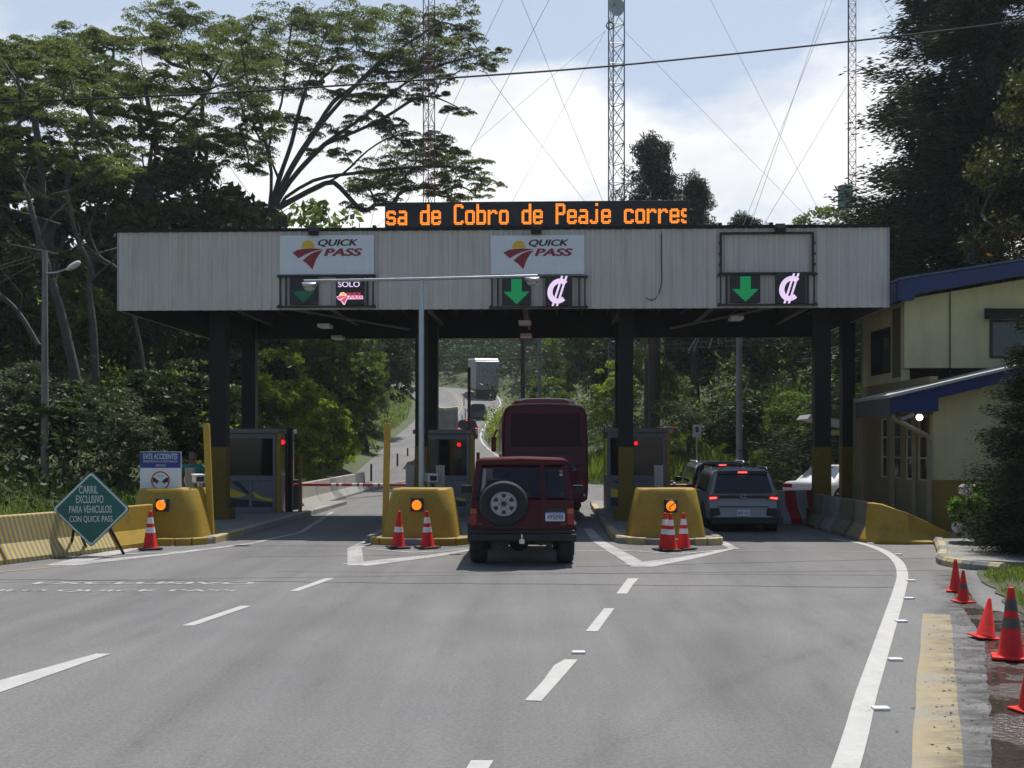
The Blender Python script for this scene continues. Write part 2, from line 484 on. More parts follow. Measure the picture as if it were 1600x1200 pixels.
xs = np.concatenate([np.arange(-260, -40, 10), np.arange(-40, 40, 1.0), np.arange(40, 261, 10)])
ys = np.concatenate([np.arange(-20, 110, 1.25), np.arange(110, 180, 2.5), np.arange(180, 420, 12)])
tv = [(x, y, hterr(x, y) + .05 * math.sin(x * 1.7) * math.cos(y * 1.3) * (1 if abs(x) > 12 else 0)) for y in ys for x in xs]
nx = len(xs)
tf = [(j * nx + i, j * nx + i + 1, (j + 1) * nx + i + 1, (j + 1) * nx + i) for j in range(len(ys) - 1) for i in range(nx - 1)]
m_soil = M('grassy_soil', (.055, .075, .022), .95, var=.45, scale=1.3, bump=.5, bscale=20, stain=((.10, .075, .045), .6, .8))
me = bpy.data.meshes.new('ground'); me.from_pydata(tv, [], tf); me.materials.append(m_soil)
for p in me.polygons: p.use_smooth = True
tag(bpy.data.objects.new('ground', me), kind='structure'); COL.objects.link(bpy.data.objects['ground'])

# --- painted markings
def paintmat(name, col, wear):
    m = M(name, col, .6, var=.1, scale=6)
    t = m.node_tree; b = t.nodes['Principled BSDF']; l = t.links.new
    x = N(t, 'ShaderNodeTexCoord'); n = N(t, 'ShaderNodeTexNoise', Scale=22.0, Detail=9.0, Roughness=.75)
    l(x.outputs['Object'], n.inputs['Vector'])
    n2 = N(t, 'ShaderNodeTexNoise', Scale=1.4, Detail=5.0)
    l(x.outputs['Object'], n2.inputs['Vector'])
    ad = N(t, 'ShaderNodeMath', operation='MULTIPLY_ADD'); ad.inputs[1].default_value = .6; l(n2.outputs['Fac'], ad.inputs[0]); l(n.outputs['Fac'], ad.inputs[2])
    r = N(t, 'ShaderNodeValToRGB'); r.color_ramp.elements[0].position = wear; r.color_ramp.elements[1].position = wear + .12
    r.color_ramp.elements[0].color = (.16, .16, .16, 1)
    src = b.inputs['Base Color'].links[0].from_socket
    mx = N(t, 'ShaderNodeMixRGB'); mx.inputs['Color1'].default_value = (.2, .195, .19, 1)
    l(ad.outputs[0], r.inputs['Fac']); l(r.outputs['Color'], mx.inputs['Fac']); l(src, mx.inputs['Color2']); l(mx.outputs[0], b.inputs['Base Color'])
    return m
m_linew = paintmat('road_paint_white', (.40, .395, .385), .58)
m_lineworn = paintmat('road_paint_worn', (.38, .375, .37), .72)
m_linebroken = paintmat('road_paint_broken', (.36, .355, .35), .86)
m_liney = paintmat('road_paint_yellow', (.265, .215, .12), .66)
def strip(pts, w, z=.005, mb=None):
    mb = mb or MB()
    pts = [Vector((p[0], p[1], 0)) for p in pts]
    ws = w if isinstance(w, (list, tuple)) else [w] * len(pts)
    a = []
    for k, p in enumerate(pts):
        d = (pts[min(k + 1, len(pts) - 1)] - pts[max(0, k - 1)]).normalized()
        nn = Vector((-d.y, d.x, 0)) * ws[k] / 2
        zz = z + zroad(p.y)
        a.append([(p.x + nn.x, p.y + nn.y, zz), (p.x - nn.x, p.y - nn.y, zz)])
    b = len(mb.v)
    mb.v += [q for r in a for q in r]
    mb.f += [(b + 2 * k, b + 2 * k + 1, b + 2 * k + 3, b + 2 * k + 2) for k in range(len(pts) - 1)]
    return mb
def smooth_pts(pts, n=6):
    p = [np.array(q[:2], float) for q in pts]; o = []
    for i in range(len(p) - 1):
        q = [p[max(0, min(len(p) - 1, i + k))] for k in (-1, 0, 1, 2)]
        o += [cat(*q, j / n) for j in range(n)]
    return [tuple(v) for v in o] + [tuple(p[-1])]
def px_poly(mb, pts, z=.005):
    mb.face([tuple(gr(x, y)[:2]) + (z,) for x, y in pts])
def struct(mb, name, mat):
    return tag(mb.build(name, mat), kind='structure')
mb = MB()                                 # lane dashes
px_poly(mb, [(-30, 1072), (150, 1022), (173, 1022), (-30, 1093)])
px_poly(mb, [(284, 978), (303, 978), (393, 947), (376, 947)])
px_poly(mb, [(452, 924), (466, 924), (522, 904), (508, 904)])
for a in ([(820, 1095), (846, 1096), (868, 1071), (884, 1053), (903, 1031), (882, 1031), (866, 1040), (848, 1065)],
          [(915, 987), (934, 987), (960, 951), (944, 951)], [(963, 928), (980, 928), (988, 915), (998, 904), (981, 904), (971, 917)],
          [(712, 1230), (746, 1230), (771, 1189), (736, 1189)]):
    px_poly(mb, a)
struct(mb, 'lane_dashes', m_linew)
el = [gr(*p) for p in ((1300, 1262), (1318, 1210), (1338, 1145), (1352, 1090), (1368, 1040), (1384, 990), (1397, 950), (1406, 920), (1410, 897), (1402, 877), (1380, 861), (1345, 849), (1300, 842))]
struct(strip(smooth_pts(el), .17), 'edge_line', m_linew)
yb = [gr(*p) for p in ((1468, 1330), (1465, 1200), (1464, 1120), (1463, 1060), (1464, 1000), (1463, 960))]
struct(strip(smooth_pts(yb), [.315 + .008 * math.sin(k * .8) for k in range(31)]), 'edge_line_yellow', m_liney)
struct(strip([gr(-60, 903), gr(0, 894), gr(97, 885)], .12), 'edge_line_left', m_liney)
mb = MB()                                 # chevrons round the island noses
def pl(pts, w): strip([gr(*p) for p in pts], w, .0055 + .0011 * random.random(), mb)
pl([(578, 846), (554, 857), (556, 884)], .28); pl([(553, 883), (690, 867), (748, 857)], [.62, .3, .12]); pl([(566, 857), (640, 863), (690, 862), (745, 855)], [.05, .12, .12, .05])
pl([(918, 826), (935, 846), (1003, 886)], [.2, .26, .34]); pl([(996, 884), (1075, 872), (1146, 857)], [.6, .32, .12]); pl([(958, 859), (1060, 866), (1135, 859)], .1); pl([(1120, 843), (1148, 858)], .2)
pl([(88, 884), (205, 857)], .45); pl([(100, 883), (260, 866), (395, 849)], [.5, .28, .16]); pl([(190, 866), (290, 862)], .14); pl([(395, 849), (470, 832), (520, 800)], [.16, .14, .12])
struct(mb, 'chevron_markings', m_lineworn)
mb = MB()
strip([gr(880, 861), gr(1002, 861)], .10, .0045, mb); strip([gr(1150, 861), gr(1420, 862.5)], .05, .0045, mb); strip([gr(400, 857), gr(550, 857)], .05, .0045, mb)
struct(mb, 'stop_lines', m_lineworn)
m_crack = M('tar_joint', (.06, .06, .06), .9)
mb = MB()
rr = random.Random(4)
def crack(p0, p1, w, n=14):
    a, b = gr(*p0), gr(*p1)
    strip([(a.x + (b.x - a.x) * k / n + rr.uniform(-.02, .02), a.y + (b.y - a.y) * k / n + rr.uniform(-.05, .05)) for k in range(n + 1)], w, .003, mb)
crack((-60, 905), (1420, 918), .035, 30); crack((430, 893), (1400, 899), .02, 24); crack((900, 886), (1470, 872), .025, 16)
crack((380, 871), (720, 866), .03)
struct(mb, 'pavement_joints', m_crack)
g1, g2 = gr(57, 911), gr(391, 914)
o = text('lane_lettering', 'EXCLUSIVO', m_lineworn, None, g1.x, 15.98, .26, y=.005, width=g2.x - g1.x, bold=.03, align='LEFT', flat=True); tag(o, kind='structure')
g1, g2 = gr(-170, 923), gr(366, 924)
o = text('lane_lettering', 'VEHICULO QUICK PASS', m_lineworn, None, g1.x, 15.14, .25, y=.005, width=g2.x - g1.x, bold=.03, align='LEFT', flat=True); tag(o, kind='structure')
# centre line of the far road (double yellow) and its white edge
def far_line(f, w, name, mat, i0=32, i1=None, off=0):
    mb = MB(); a = []
    for r in FR[i0:i1]:
        c = np.array([r[0] + (r[2] - r[0]) * f, r[1] + (r[3] - r[1]) * f, zroad((r[1] + r[3]) / 2) + .02])
        dv = np.array([r[2] - r[0], r[3] - r[1]]); dv /= np.linalg.norm(dv)
        c[:2] += dv * off
        a.append([(c[0] - dv[0] * w / 2, c[1] - dv[1] * w / 2, c[2]), (c[0] + dv[0] * w / 2, c[1] + dv[1] * w / 2, c[2])])
    mb.v = [tuple(q) for r in a for q in r]; mb.f = [(2 * k, 2 * k + 1, 2 * k + 3, 2 * k + 2) for k in range(len(a) - 1)]
    struct(mb, name, mat)
far_line(.50, .14, 'centre_line', m_liney, 52, off=-.17); far_line(.50, .14, 'centre_line', m_liney, 52, off=.17)
far_line(.96, .16, 'far_edge_line', m_linew, 60)
mb = strip(smooth_pts([gr(470, 795), gr(560, 768), (-5.6, 55), (-4.8, 66), (-4.6, 75)]), .14, .012); strip(smooth_pts([(-4.6, 45), (-3.9, 52), (-4.2, 60), (-4.4, 70)]), .14, .012, mb)
struct(mb, 'exit_lines', m_liney)
# road studs
pts = [(1423, 908), (1420, 936), (1408, 972), (1399, 1032), (1376, 1109), (904, 1021), (1360, 850), (1404, 867)]
sl = ['seen just left of the small cone pair', 'second farthest along the curving white line', 'beside the far end of the yellow band', 'beside the yellow band near its far third', 'nearest the camera beside the white edge line',
      'lying alone between two dashes of the right lane line', 'at the inner bend near the yellow barrier end', 'at the outer bend by the striped kerb']
for i, (x, y) in enumerate(pts):
    g = gr(x, y)
    mb = MB(); mb.box((0, 0, .012), (.13, .09, .024))
    o = mb.build('road_stud', m_reflect, bevel=.008, loc=g)
    tag(o, 'small white road stud ' + sl[i], 'road stud', 'white road studs on the asphalt')

# oil drips and tyre smears along the lanes
def strip_fade(pts, w, z, mb):
    pts = [Vector((p[0], p[1], 0)) for p in pts]; ws = w if isinstance(w, list) else [w] * len(pts); b = len(mb.v); n = len(pts)
    for k, p in enumerate(pts):
        d = (pts[min(k + 1, n - 1)] - pts[max(0, k - 1)]).normalized(); nn = Vector((-d.y, d.x, 0)) * ws[k] / 2
        mb.v += [(p.x + nn.x, p.y + nn.y, z), (p.x, p.y, z), (p.x - nn.x, p.y - nn.y, z)]
        mb.fade = getattr(mb, 'fade', []) + [0.0, 1.0 if 0 < k < n - 1 else 0.0, 0.0]
    for k in range(n - 1):
        for j in (0, 1): mb.f.append((b + 3 * k + j, b + 3 * k + j + 1, b + 3 * k + j + 4, b + 3 * k + j + 3))
def build_fade(mb, name, mat):
    o = mb.build(name, mat); at_ = o.data.attributes.new('fade', 'FLOAT', 'POINT'); at_.data.foreach_set('value', mb.fade)
    return tag(o, kind='structure')
def fade_alpha(m, src):
    t = m.node_tree; l = t.links.new; a = N(t, 'ShaderNodeAttribute', attribute_name='fade'); ml = N(t, 'ShaderNodeMath', operation='MULTIPLY')
    l(src, ml.inputs[0]); l(a.outputs['Fac'], ml.inputs[1]); l(ml.outputs[0], t.nodes['Principled BSDF'].inputs['Alpha'])
def smearmat(name, amt, sc):
    m = M(name, (.035, .034, .034), .75, var=.2)
    t = m.node_tree; l = t.links.new; b = t.nodes['Principled BSDF']
    x = N(t, 'ShaderNodeTexCoord'); mp = N(t, 'ShaderNodeMapping'); mp.inputs['Scale'].default_value = sc
    n = N(t, 'ShaderNodeTexNoise', Scale=1.6, Detail=5.0, Roughness=.6); l(x.outputs['Object'], mp.inputs['Vector']); l(mp.outputs[0], n.inputs['Vector'])
    r = N(t, 'ShaderNodeValToRGB'); r.color_ramp.elements[0].position = .30; r.color_ramp.elements[1].position = .75; r.color_ramp.elements[1].color = (amt, amt, amt, 1)
    l(n.outputs['Fac'], r.inputs['Fac']); fade_alpha(m, r.outputs['Color'])
    return m
m_oil = smearmat('oil_smear', .16, (1.2, .3, 1)); m_tyre = smearmat('tyre_smear', .10, (3, .08, 1))
ln = [[(300, 1400), (430, 1150), (560, 1010), (660, 930), (730, 880), (770, 850)], [(1120, 1400), (1130, 1150), (1140, 1000), (1150, 920), (1150, 870), (1150, 830)], [(-300, 1080), (0, 1000), (250, 932), (400, 890), (480, 855), (520, 830)]]
mb, mt_ = MB(), MB()
for q, L0 in enumerate(ln):
    P = smooth_pts([gr(*p) for p in L0], 5)
    strip_fade(P, [1.1 + .2 * math.sin(k * 1.7) for k in range(len(P))], .0022 + q * 1e-4, mb)
    for o in (-.85, .85): strip_fade([(x + o, y) for x, y in P], .45, .0015 + q * 1e-4 + (o > 0) * 5e-5, mt_)
strip_fade(smooth_pts([gr(*p) for p in ((-40, 1060), (120, 1016), (330, 962), (470, 905))]), .4, .0012, mt_)
strip_fade(smooth_pts([gr(*p) for p in ((1180, 1400), (1270, 1100), (1350, 960), (1385, 900), (1360, 868), (1290, 850))]), .45, .0011, mt_)
strip_fade(smooth_pts([gr(*p) for p in ((560, 1400), (900, 1200), (1180, 1050), (1400, 985))]), .3, .0010, mt_)
build_fade(mb, 'oil_stains', m_oil); build_fade(mt_, 'tyre_marks', m_tyre)

# --- right pavement, kerb, verge
mb = MB()
SW = [gr(1462, 846), gr(1475, 868), gr(1483, 884), (9.5, 17.3, 0), (16, 18.2, 0), (16, 24.2, 0), (9.0, 24.2, 0)]
mb.plate([(p[0], p[1]) for p in SW], -.1, .12)
struct(mb, 'pavement', m_concd)
m_kerby = M('kerb_yellow', (.40, .33, .17), .75, var=.2, stain=((.15, .14, .12), .6, 4))
kp = smooth_pts([(8.95, 24.1), gr(1463, 847), gr(1474, 866), gr(1480, 883), (7.9, 17.5)], 8)
mb1, mb2 = MB(), MB()
for k in range(len(kp) - 1):
    a, b = Vector((*kp[k], 0)), Vector((*kp[k + 1], 0))
    d = (b - a); nn = Vector((-d.y, d.x, 0)).normalized()
    prof = [(-.11, -.05), (-.11, .09), (-.06, .145), (.06, .145), (.1, .1), (.1, -.05)]
    rings = [[(p.x + nn.x * u, p.y + nn.y * u, w) for u, w in prof] for p in (a, b)]
    (mb1 if (k // 3) % 2 == 0 else mb2).loft(rings)
kerb = mb1.build('kerb', m_kerby); tag(kerb, kind='structure')
tag(mb2.build('kerb_grey', m_concd), kind='structure')
# wet muddy verge with puddles
def mudmat():
    m = bpy.data.materials.new('wet_mud'); m.use_nodes = True
    t = m.node_tree; b = t.nodes['Principled BSDF']; l = t.links.new
    x = N(t, 'ShaderNodeTexCoord'); n = N(t, 'ShaderNodeTexNoise', Scale=1.1, Detail=7.0, Roughness=.6); l(x.outputs['Object'], n.inputs['Vector'])
    n2 = N(t, 'ShaderNodeTexNoise', Scale=25.0, Detail=6.0); l(x.outputs['Object'], n2.inputs['Vector'])
    r = N(t, 'ShaderNodeValToRGB'); r.color_ramp.elements[0].position = .5; r.color_ramp.elements[1].position = .56
    r.color_ramp.elements[0].color = (.30, .30, .30, 1); r.color_ramp.elements[1].color = (.03, .03, .03, 1)
    l(n.outputs['Fac'], r.inputs['Fac']); l(r.outputs['Color'], b.inputs['Roughness'])
    c = N(t, 'ShaderNodeValToRGB'); c.color_ramp.elements[0].color = (.016, .013, .011, 1); c.color_ramp.elements[1].color = (.075, .062, .052, 1)
    l(n2.outputs['Fac'], c.inputs['Fac']); l(c.outputs[0], b.inputs['Base Color'])
    iv = N(t, 'ShaderNodeMapRange'); iv.inputs['From Min'].default_value = .49; iv.inputs['From Max'].default_value = .55; iv.inputs['To Min'].default_value = .9; iv.inputs['To Max'].default_value = .03
    l(n.outputs['Fac'], iv.inputs['Value'])
    bp = N(t, 'ShaderNodeBump', Distance=.03); l(iv.outputs[0], bp.inputs['Strength']); l(n2.outputs['Fac'], bp.inputs['Height']); l(bp.outputs[0], b.inputs['Normal'])
    return m
m_mud = mudmat()
def blobpoly(pts, z, name, mat, sub=5, jit=.06, seed=1):
    r = random.Random(seed)
    p = smooth_pts(list(pts) + [pts[0]], sub)[:-1]
    mb = MB(); mb.face([(x + r.uniform(-jit, jit), y + r.uniform(-jit, jit), z) for x, y in p])
    return struct(mb, name, mat)
blobpoly([tuple(gr(x, y)[:2]) for x, y in ((1556, 1400), (1552, 1200), (1546, 1100), (1541, 1040), (1536, 1000), (1512, 960), (1492, 930), (1500, 905), (1530, 945), (1590, 960))] + [(7.6, 11.5), (6.6, 8), (5, 5)], .0075, 'muddy_verge', m_mud, sub=12, jit=.018)
m_dirt = M('dirt_splash', (.045, .042, .038), .85, var=.4, scale=12)
def alpha_dirt():
    m = M('dirt_film', (.06, .056, .052), .9, var=.4, scale=9)
    t = m.node_tree; l = t.links.new; b = t.nodes['Principled BSDF']
    x = N(t, 'ShaderNodeTexCoord'); mp = N(t, 'ShaderNodeMapping'); mp.inputs['Scale'].default_value = (1.0, 2.6, 1)
    n = N(t, 'ShaderNodeTexNoise', Scale=1.5, Detail=12.0, Roughness=.78); l(x.outputs['Object'], mp.inputs['Vector']); l(mp.outputs[0], n.inputs['Vector'])
    r = N(t, 'ShaderNodeValToRGB'); r.color_ramp.elements[0].position = .44; r.color_ramp.elements[1].position = .62; r.color_ramp.elements[1].color = (.95, .85, .85, 1)
    l(n.outputs['Fac'], r.inputs['Fac']); fade_alpha(m, r.outputs['Color'])
    return m
mb = MB()
E_ = [tuple(gr(x, y)[:2]) for x, y in ((1462, 1300), (1468, 1200), (1470, 1120), (1468, 1060), (1460, 1030), (1470, 990), (1480, 950), (1470, 915), (1468, 890))]
E2 = [tuple(gr(x, y)[:2]) for x, y in ((1640, 1300), (1630, 1200), (1618, 1120), (1600, 1060), (1592, 1030), (1570, 990), (1520, 950), (1500, 915), (1490, 890))]
mid = [((p[0] + q[0]) / 2 + .05, (p[1] + q[1]) / 2) for p, q in zip(E_, E2)]
strip_fade(smooth_pts(mid), [abs(E2[min(8, k // 6)][0] - E_[min(8, k // 6)][0]) + .35 for k in range(49)], .0068, mb)
build_fade(mb, 'dirt_film', alpha_dirt())
mb = MB(); r5 = random.Random(8)
for k in range(420):                      # mud flecks thrown over the asphalt edge
    y = r5.uniform(7.2, 16.5); e = np.interp(y, [6, 8, 10.5, 13, 17], [2.85, 3.5, 4.55, 5.6, 6.8])
    x = e - abs(r5.gauss(0, .33)) + .1; s = r5.uniform(.003, .013)
    a0 = r5.random() * 6
    mb.face([(x + math.cos(a0 + q) * s * r5.uniform(.5, 1.6), y + math.sin(a0 + q) * s * r5.uniform(.8, 2), .0085 + k * 3e-6) for q in (0, 1.2, 2.5, 3.8, 5)])
tag(mb.build('dirt_flecks', m_dirt), kind='stuff')
# ------------------------------------------------------------------ toll canopy
YAW = R(-2.0)
CX, CY = -0.21, 26.3
def lx(px, y=0.0):
    x = 0.0
    for _ in range(6):
        d = CY + y * math.cos(YAW) + x * math.sin(YAW)
        x = (px - 800) / F * d - CX + y * math.sin(YAW)
    return x
def lz(py, x, y=0.0):
    d = CY + y + x * math.sin(YAW)
    return H + (YH - py) / F * d
def fl(px, py, y=0.0):
    x = lx(px, y); return x, lz(py, x, y)
X0, X1 = lx(185), lx(1388)
ZB, ZT = 5.33, 7.24
can = thing('toll_canopy', 'long flat white corrugated canopy spanning all the toll lanes on dark steel columns', 'toll canopy', (CX, CY, 0), YAW)
m_fascia = M('corrugated_sheet', (.58, .54, .49), .55, spec=.3, var=.06, scale=.8, stain=((.30, .26, .20), .5, 3.0, (1.6, 1, .12)))
mb = MB()                                 # corrugated front sheet
pr = []
x = X0; k = 0
while x < X1:
    pr += [(x, 0), (x + .035, -.03), (x + .085, -.03), (x + .12, 0)]; x += .245
pr.append((X1, 0))
vs = [(a, b, ZB) for a, b in pr] + [(a, b, ZT) for a, b in pr]
n = len(pr)
mb._add(vs, [(i, i + 1, n + i + 1, n + i) for i in range(n - 1)])
for q in range(1, 19): mb.b2(X0 + q * .98 + .045, X0 + q * .98 + .053, -.037, -.031, ZB + .01, ZT - .01)
mb.build('front_fascia', m_fascia, can)
mb = MB(); mb.b2(X0, X1, .05, .10, ZB + .02, ZT - .02)
mb.b2(X0 - .03, X0 + .02, -.02, 7.2, ZB, ZT); mb.b2(X1 - .02, X1 + .03, -.02, 7.2, ZB, ZT)
mb.build('side_fascia', m_offwhite, can)
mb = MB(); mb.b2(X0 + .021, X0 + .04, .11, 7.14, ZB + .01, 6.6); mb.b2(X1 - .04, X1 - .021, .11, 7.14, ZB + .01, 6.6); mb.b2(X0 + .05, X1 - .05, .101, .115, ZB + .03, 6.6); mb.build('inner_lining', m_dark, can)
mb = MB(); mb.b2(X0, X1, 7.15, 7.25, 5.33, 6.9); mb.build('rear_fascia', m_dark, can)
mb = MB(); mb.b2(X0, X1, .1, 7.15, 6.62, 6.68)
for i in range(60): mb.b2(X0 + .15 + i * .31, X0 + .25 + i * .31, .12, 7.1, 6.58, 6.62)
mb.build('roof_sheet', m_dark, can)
mb = MB(); mb.b2(X0 - .04, X1 + .04, -.07, .12, ZT, ZT + .07)
for px in (262, 375, 437, 585, 910, 1125, 1205, 1328): q = lx(px); mb.b2(q - .04, q + .04, -.06, .1, ZT + .07, ZT + .13)
mb.build('top_trim', m_dark, can)
mb = MB()
for y in (.5, 1.7, 3.4, 5.0, 6.6): mb.b2(X0 + .1, X1 - .1, y - .07, y + .07, 6.12, 6.5)
for x in (-7.45, -2.18, 3.07, 8.04, -4.8, .45, 5.5): mb.b2(x - .08, x + .08, .2, 7.1, 5.72, 6.12)
for i in range(24): mb.box((X0 + 1 + i * .75, 3.4, 6.0), (.03, 6.6, .03))
mb.build('roof_beams', m_dark, can)
for x0, y0, x1, y1 in ((-5.6, .3, -3.2, 7), (6.8, .3, 4.8, 7.0), (.55, .3, .5, 7.0)):
    mb = MB(); mb.cyl((x0, y0, 5.45), (x1, y1, 5.6), .035, n=6); mb.build('conduit', m_concd, can)
for (x, y, w, far) in ((-7.45, 1.7, .44, 0), (-2.18, 1.7, .30, 0), (3.07, 1.7, .36, 0), (8.04, 1.7, .40, 0), (-8.05, 6.7, .42, 1), (-2.42, 6.7, .30, 1), (3.3, 6.7, .42, 1), (9.15, 3.4, .34, 1)):
    mb = MB(); t = .03
    mb.b2(x - w / 2, x - w / 2 + t, y - .16, y + .16, 2.0, 6.1); mb.b2(x + w / 2 - t, x + w / 2, y - .16, y + .16, 2.0, 6.1); mb.b2(x - w / 2 + t, x + w / 2 - t, y - .02, y + .02, 2.0, 6.1)
    mb.b2(x - w / 2 + t, x + w / 2 - t, y - .158, y - .13, 2.0, 5.9)
    c = mb.build('column', m_greensteel, can)
    mb = MB(); mb.b2(x - w / 2 - .01, x + w / 2 + .01, y - .17, y + .17, .12, 2.0); mb.b2(x - w / 2 - .12, x + w / 2 + .12, y - .28, y + .28, .05, .42)
    mb.build('column_base', m_colbase, c, bevel=.012)
for px, py, y in ((508, 510, 2.2), (528, 528, 5.6), (822, 525, 5.0), (820, 505, 2.2), (1150, 498, 1.6)):
    x, z = fl(px, py, y)
    mb = MB(); mb.b2(x - .16, x + .16, y - .25, y + .25, z - .04, z + .05)
    mb.build('ceiling_light', m_white, can, bevel=.01)
for px in (492, 838, 1217):               # little floodlights on the roof edge
    q = lx(px)
    mb = MB(); mb.box((0, 0, .12), (.22, .14, .14), rx=R(-25)); mb.b2(-.13, .13, -.03, .02, .0, .05); mb.b2(-.13, -.11, -.02, .02, .04, .14); mb.b2(.11, .13, -.02, .02, .04, .14)
    f = thing('floodlight', {492: 'small black floodlight on the roof edge above the left sign', 838: 'small black floodlight on the roof edge under the middle of the message board', 1217: 'small black floodlight on the roof edge above the empty frame'}[px], 'floodlight', can.matrix_basis @ Vector((q, -.16, ZT - .13)), YAW, 'floodlights on the canopy edge')
    mb.build('housing', m_black, f, bevel=.008)
    mb = MB(); mb.box((0, -.073, .085), (.19, .004, .11), rx=R(-25)); mb.build('lens', m_glassd, f)
# hanging cable on the fascia
mb = MB()
mb.tube([fl3 for fl3 in [(lx(px), -.045, lz(py, lx(px))) for px, py in ((1033, 364), (1033, 400), (1034, 440), (1030, 458), (1024, 467), (1018, 470), (1010, 466))]], .012, 6)
tag(mb.build('hanging_cable', m_wire, None, loc=(CX, CY, 0), rz=YAW), 'thin black cable hooked down the white fascia right of centre', 'cable')

# ------------------------------------------------------------------ LED message board
FONT = {
 'o': ['', '', '', '', '.#####.', '#######'] + ['##...##'] * 6 + ['#######', '.#####.'],
 'c': ['', '', '', '', '.#####.', '#######', '##...##'] + ['##.....'] * 4 + ['##...##', '#######', '.#####.'],
 'e': ['', '', '', '', '.#####.', '#######', '##...##', '##...##', '#######', '#######', '##.....', '##...##', '#######', '.#####.'],
 's': ['', '', '', '', '.#####.', '#######', '##...##', '##.....', '######.', '.######', '.....##', '##...##', '#######', '.#####.'],
 'a': ['', '', '', '', '.#####.', '.######', '.....##', '.....##', '.######', '#######', '##...##', '##...##', '#######', '.######'],
 'd': ['.....##'] * 4 + ['.######', '#######'] + ['##...##'] * 6 + ['#######', '.######'],
 'b': ['##.....'] * 4 + ['######.', '#######'] + ['##...##'] * 6 + ['#######', '######.'],
 'r': ['', '', '', '', '##.###.', '#######', '###..##'] + ['##.....'] * 7,
 'C': ['.#####.', '#######', '##...##'] + ['##.....'] * 8 + ['##...##', '#######', '.#####.'],
 'P': ['######.', '#######'] + ['##...##'] * 4 + ['#######', '######.'] + ['##.....'] * 6,
 'j': ['....##.', '....##.', '', ''] + ['....##.'] * 7 + ['##..##.', '######.', '.####..'],
 ' ': [''] * 14}
xl, xr = lx(601), lx(1077)
bw = xr - xl
ms = thing('message_board', 'long black board with orange dot lettering above the canopy roof', 'message board', can.matrix_basis @ Vector(((xl + xr) / 2, .05, ZT)), YAW)
zb, zt = lz(356, xl) - ZT, lz(316, xl) - ZT
mb = MB(); mb.b2(-bw / 2, bw / 2, -.03, .22, zb, zt); mb.build('housing', m_black, ms, bevel=.01)
m_panel = M('led_panel', (.022, .022, .024), .55, var=.2)
mb = MB(); mb.b2(-bw / 2 + .03, bw / 2 - .03, -.036, -.03, zb + .03, zt - .03); mb.build('display', m_panel, ms)
mb = MB(); p = (bw - .06) / 213.0
msg = 'sa de Cobro de Peaje corres'
for i, ch in enumerate(msg):
    for r, row in enumerate(FONT[ch]):
        for c, v in enumerate(row):
            cc = i * 8 + c
            if v == '#' and cc < 212:
                x = -bw / 2 + .035 + (cc + .5) * p; z = zt - .055 - (r + .5) * (zt - zb - .115) / 14
                mb.b2(x - p * .37, x + p * .37, -.041, -.036, z - p * .37, z + p * .37)
mb.build('led_lettering', m_led, ms)
mb = MB()
for px in (618, 660, 732, 778, 815, 862, 897, 983, 1060): q = lx(px) - (xl + xr) / 2; w = .09 if px == 815 else .03; mb.b2(q - w, q + w, .03, .1, -.0, zb + .005)
mb.b2(-bw / 2, bw / 2, .12, .16, .05, .08)
mb.build('support_posts', m_dark, ms)

# ------------------------------------------------------------------ lane signs on the fascia
def fsign(px0, px1, py0, py1, name, label, cat, y=-.05, group=None):
    x0, x1 = lx(px0), lx(px1); z0, z1 = lz(py1, x0), lz(py0, x0)
    t = thing(name, label, cat, can.matrix_basis @ Vector(((x0 + x1) / 2, y, z0)), YAW, group)
    return t, x1 - x0, z1 - z0
def logo(parent, k, cx, cz, y, mats, sunm=None):
    """sun over two sweeping road bands with slanted two line lettering; k metres per unit"""
    T = lambda p: (cx + (p[0] - 445) * k, cz - (p[1] - 395) * k)
    mb = MB(); mb.prism([T((328 + 43 * math.cos(a), 352 - 47 * math.sin(a))) for a in [math.pi * i / 14 for i in range(15)]], y, y - .004); mb.build('logo_sun', sunm or m_logoyel, parent)
    mb = MB()
    mb.prism([T(p) for p in ((230, 380), (262, 364), (300, 357), (350, 354), (421, 359), (380, 368), (345, 378), (310, 393), (270, 416), (248, 397))], y, y - .005)
    mb.prism([T(p) for p in ((422, 366), (400, 390), (382, 417), (368, 450), (356, 486), (338, 466), (318, 447), (294, 430), (318, 408), (350, 386), (385, 372))], y, y - .005)
    mb.build('logo_road', mats[1], parent)
    text('lettering', 'QUICK', mats[0], parent, cx + (515 - 445) * k, cz - (346 - 395) * k, 46 * k, y - .006, width=246 * k, bold=.034, shear=.25)
    text('lettering', 'PASS', mats[1], parent, cx + (548 - 445) * k, cz - (402 - 395) * k, 45 * k, y - .006, width=232 * k, bold=.045, shear=.25)
def fframe(mb, w, z0, z1, t=.045, y0=-.03, y1=.02, dbl=True):
    mb.b2(-w / 2, w / 2, y0, y1, z0, z0 + t); mb.b2(-w / 2, w / 2, y0, y1, z1 - t, z1)
    mb.b2(-w / 2, -w / 2 + t, y0, y1, z0 + t, z1 - t); mb.b2(w / 2 - t, w / 2, y0, y1, z0 + t, z1 - t)
for a, b, lab in ((438, 585, 'white lane sign with sun and road logo above the lit SOLO panel'), (767, 913, 'white lane sign with sun and road logo above the middle lane')):
    t, w, h = fsign(a, b, 369, 430, 'lane_sign', lab, 'sign', group='white logo signs on the canopy')
    mb = MB(); mb.b2(-w / 2, w / 2, -.03, .015, 0, h); mb.build('panel', m_signwhite, t, bevel=.006)
    logo(t, w / 590, 0, h / 2, -.031, (m_logoblk, m_logored))
t, w, h = fsign(1124, 1271, 364, 430, 'sign_frame', 'empty black sign frame above the right lane signal', 'sign frame')
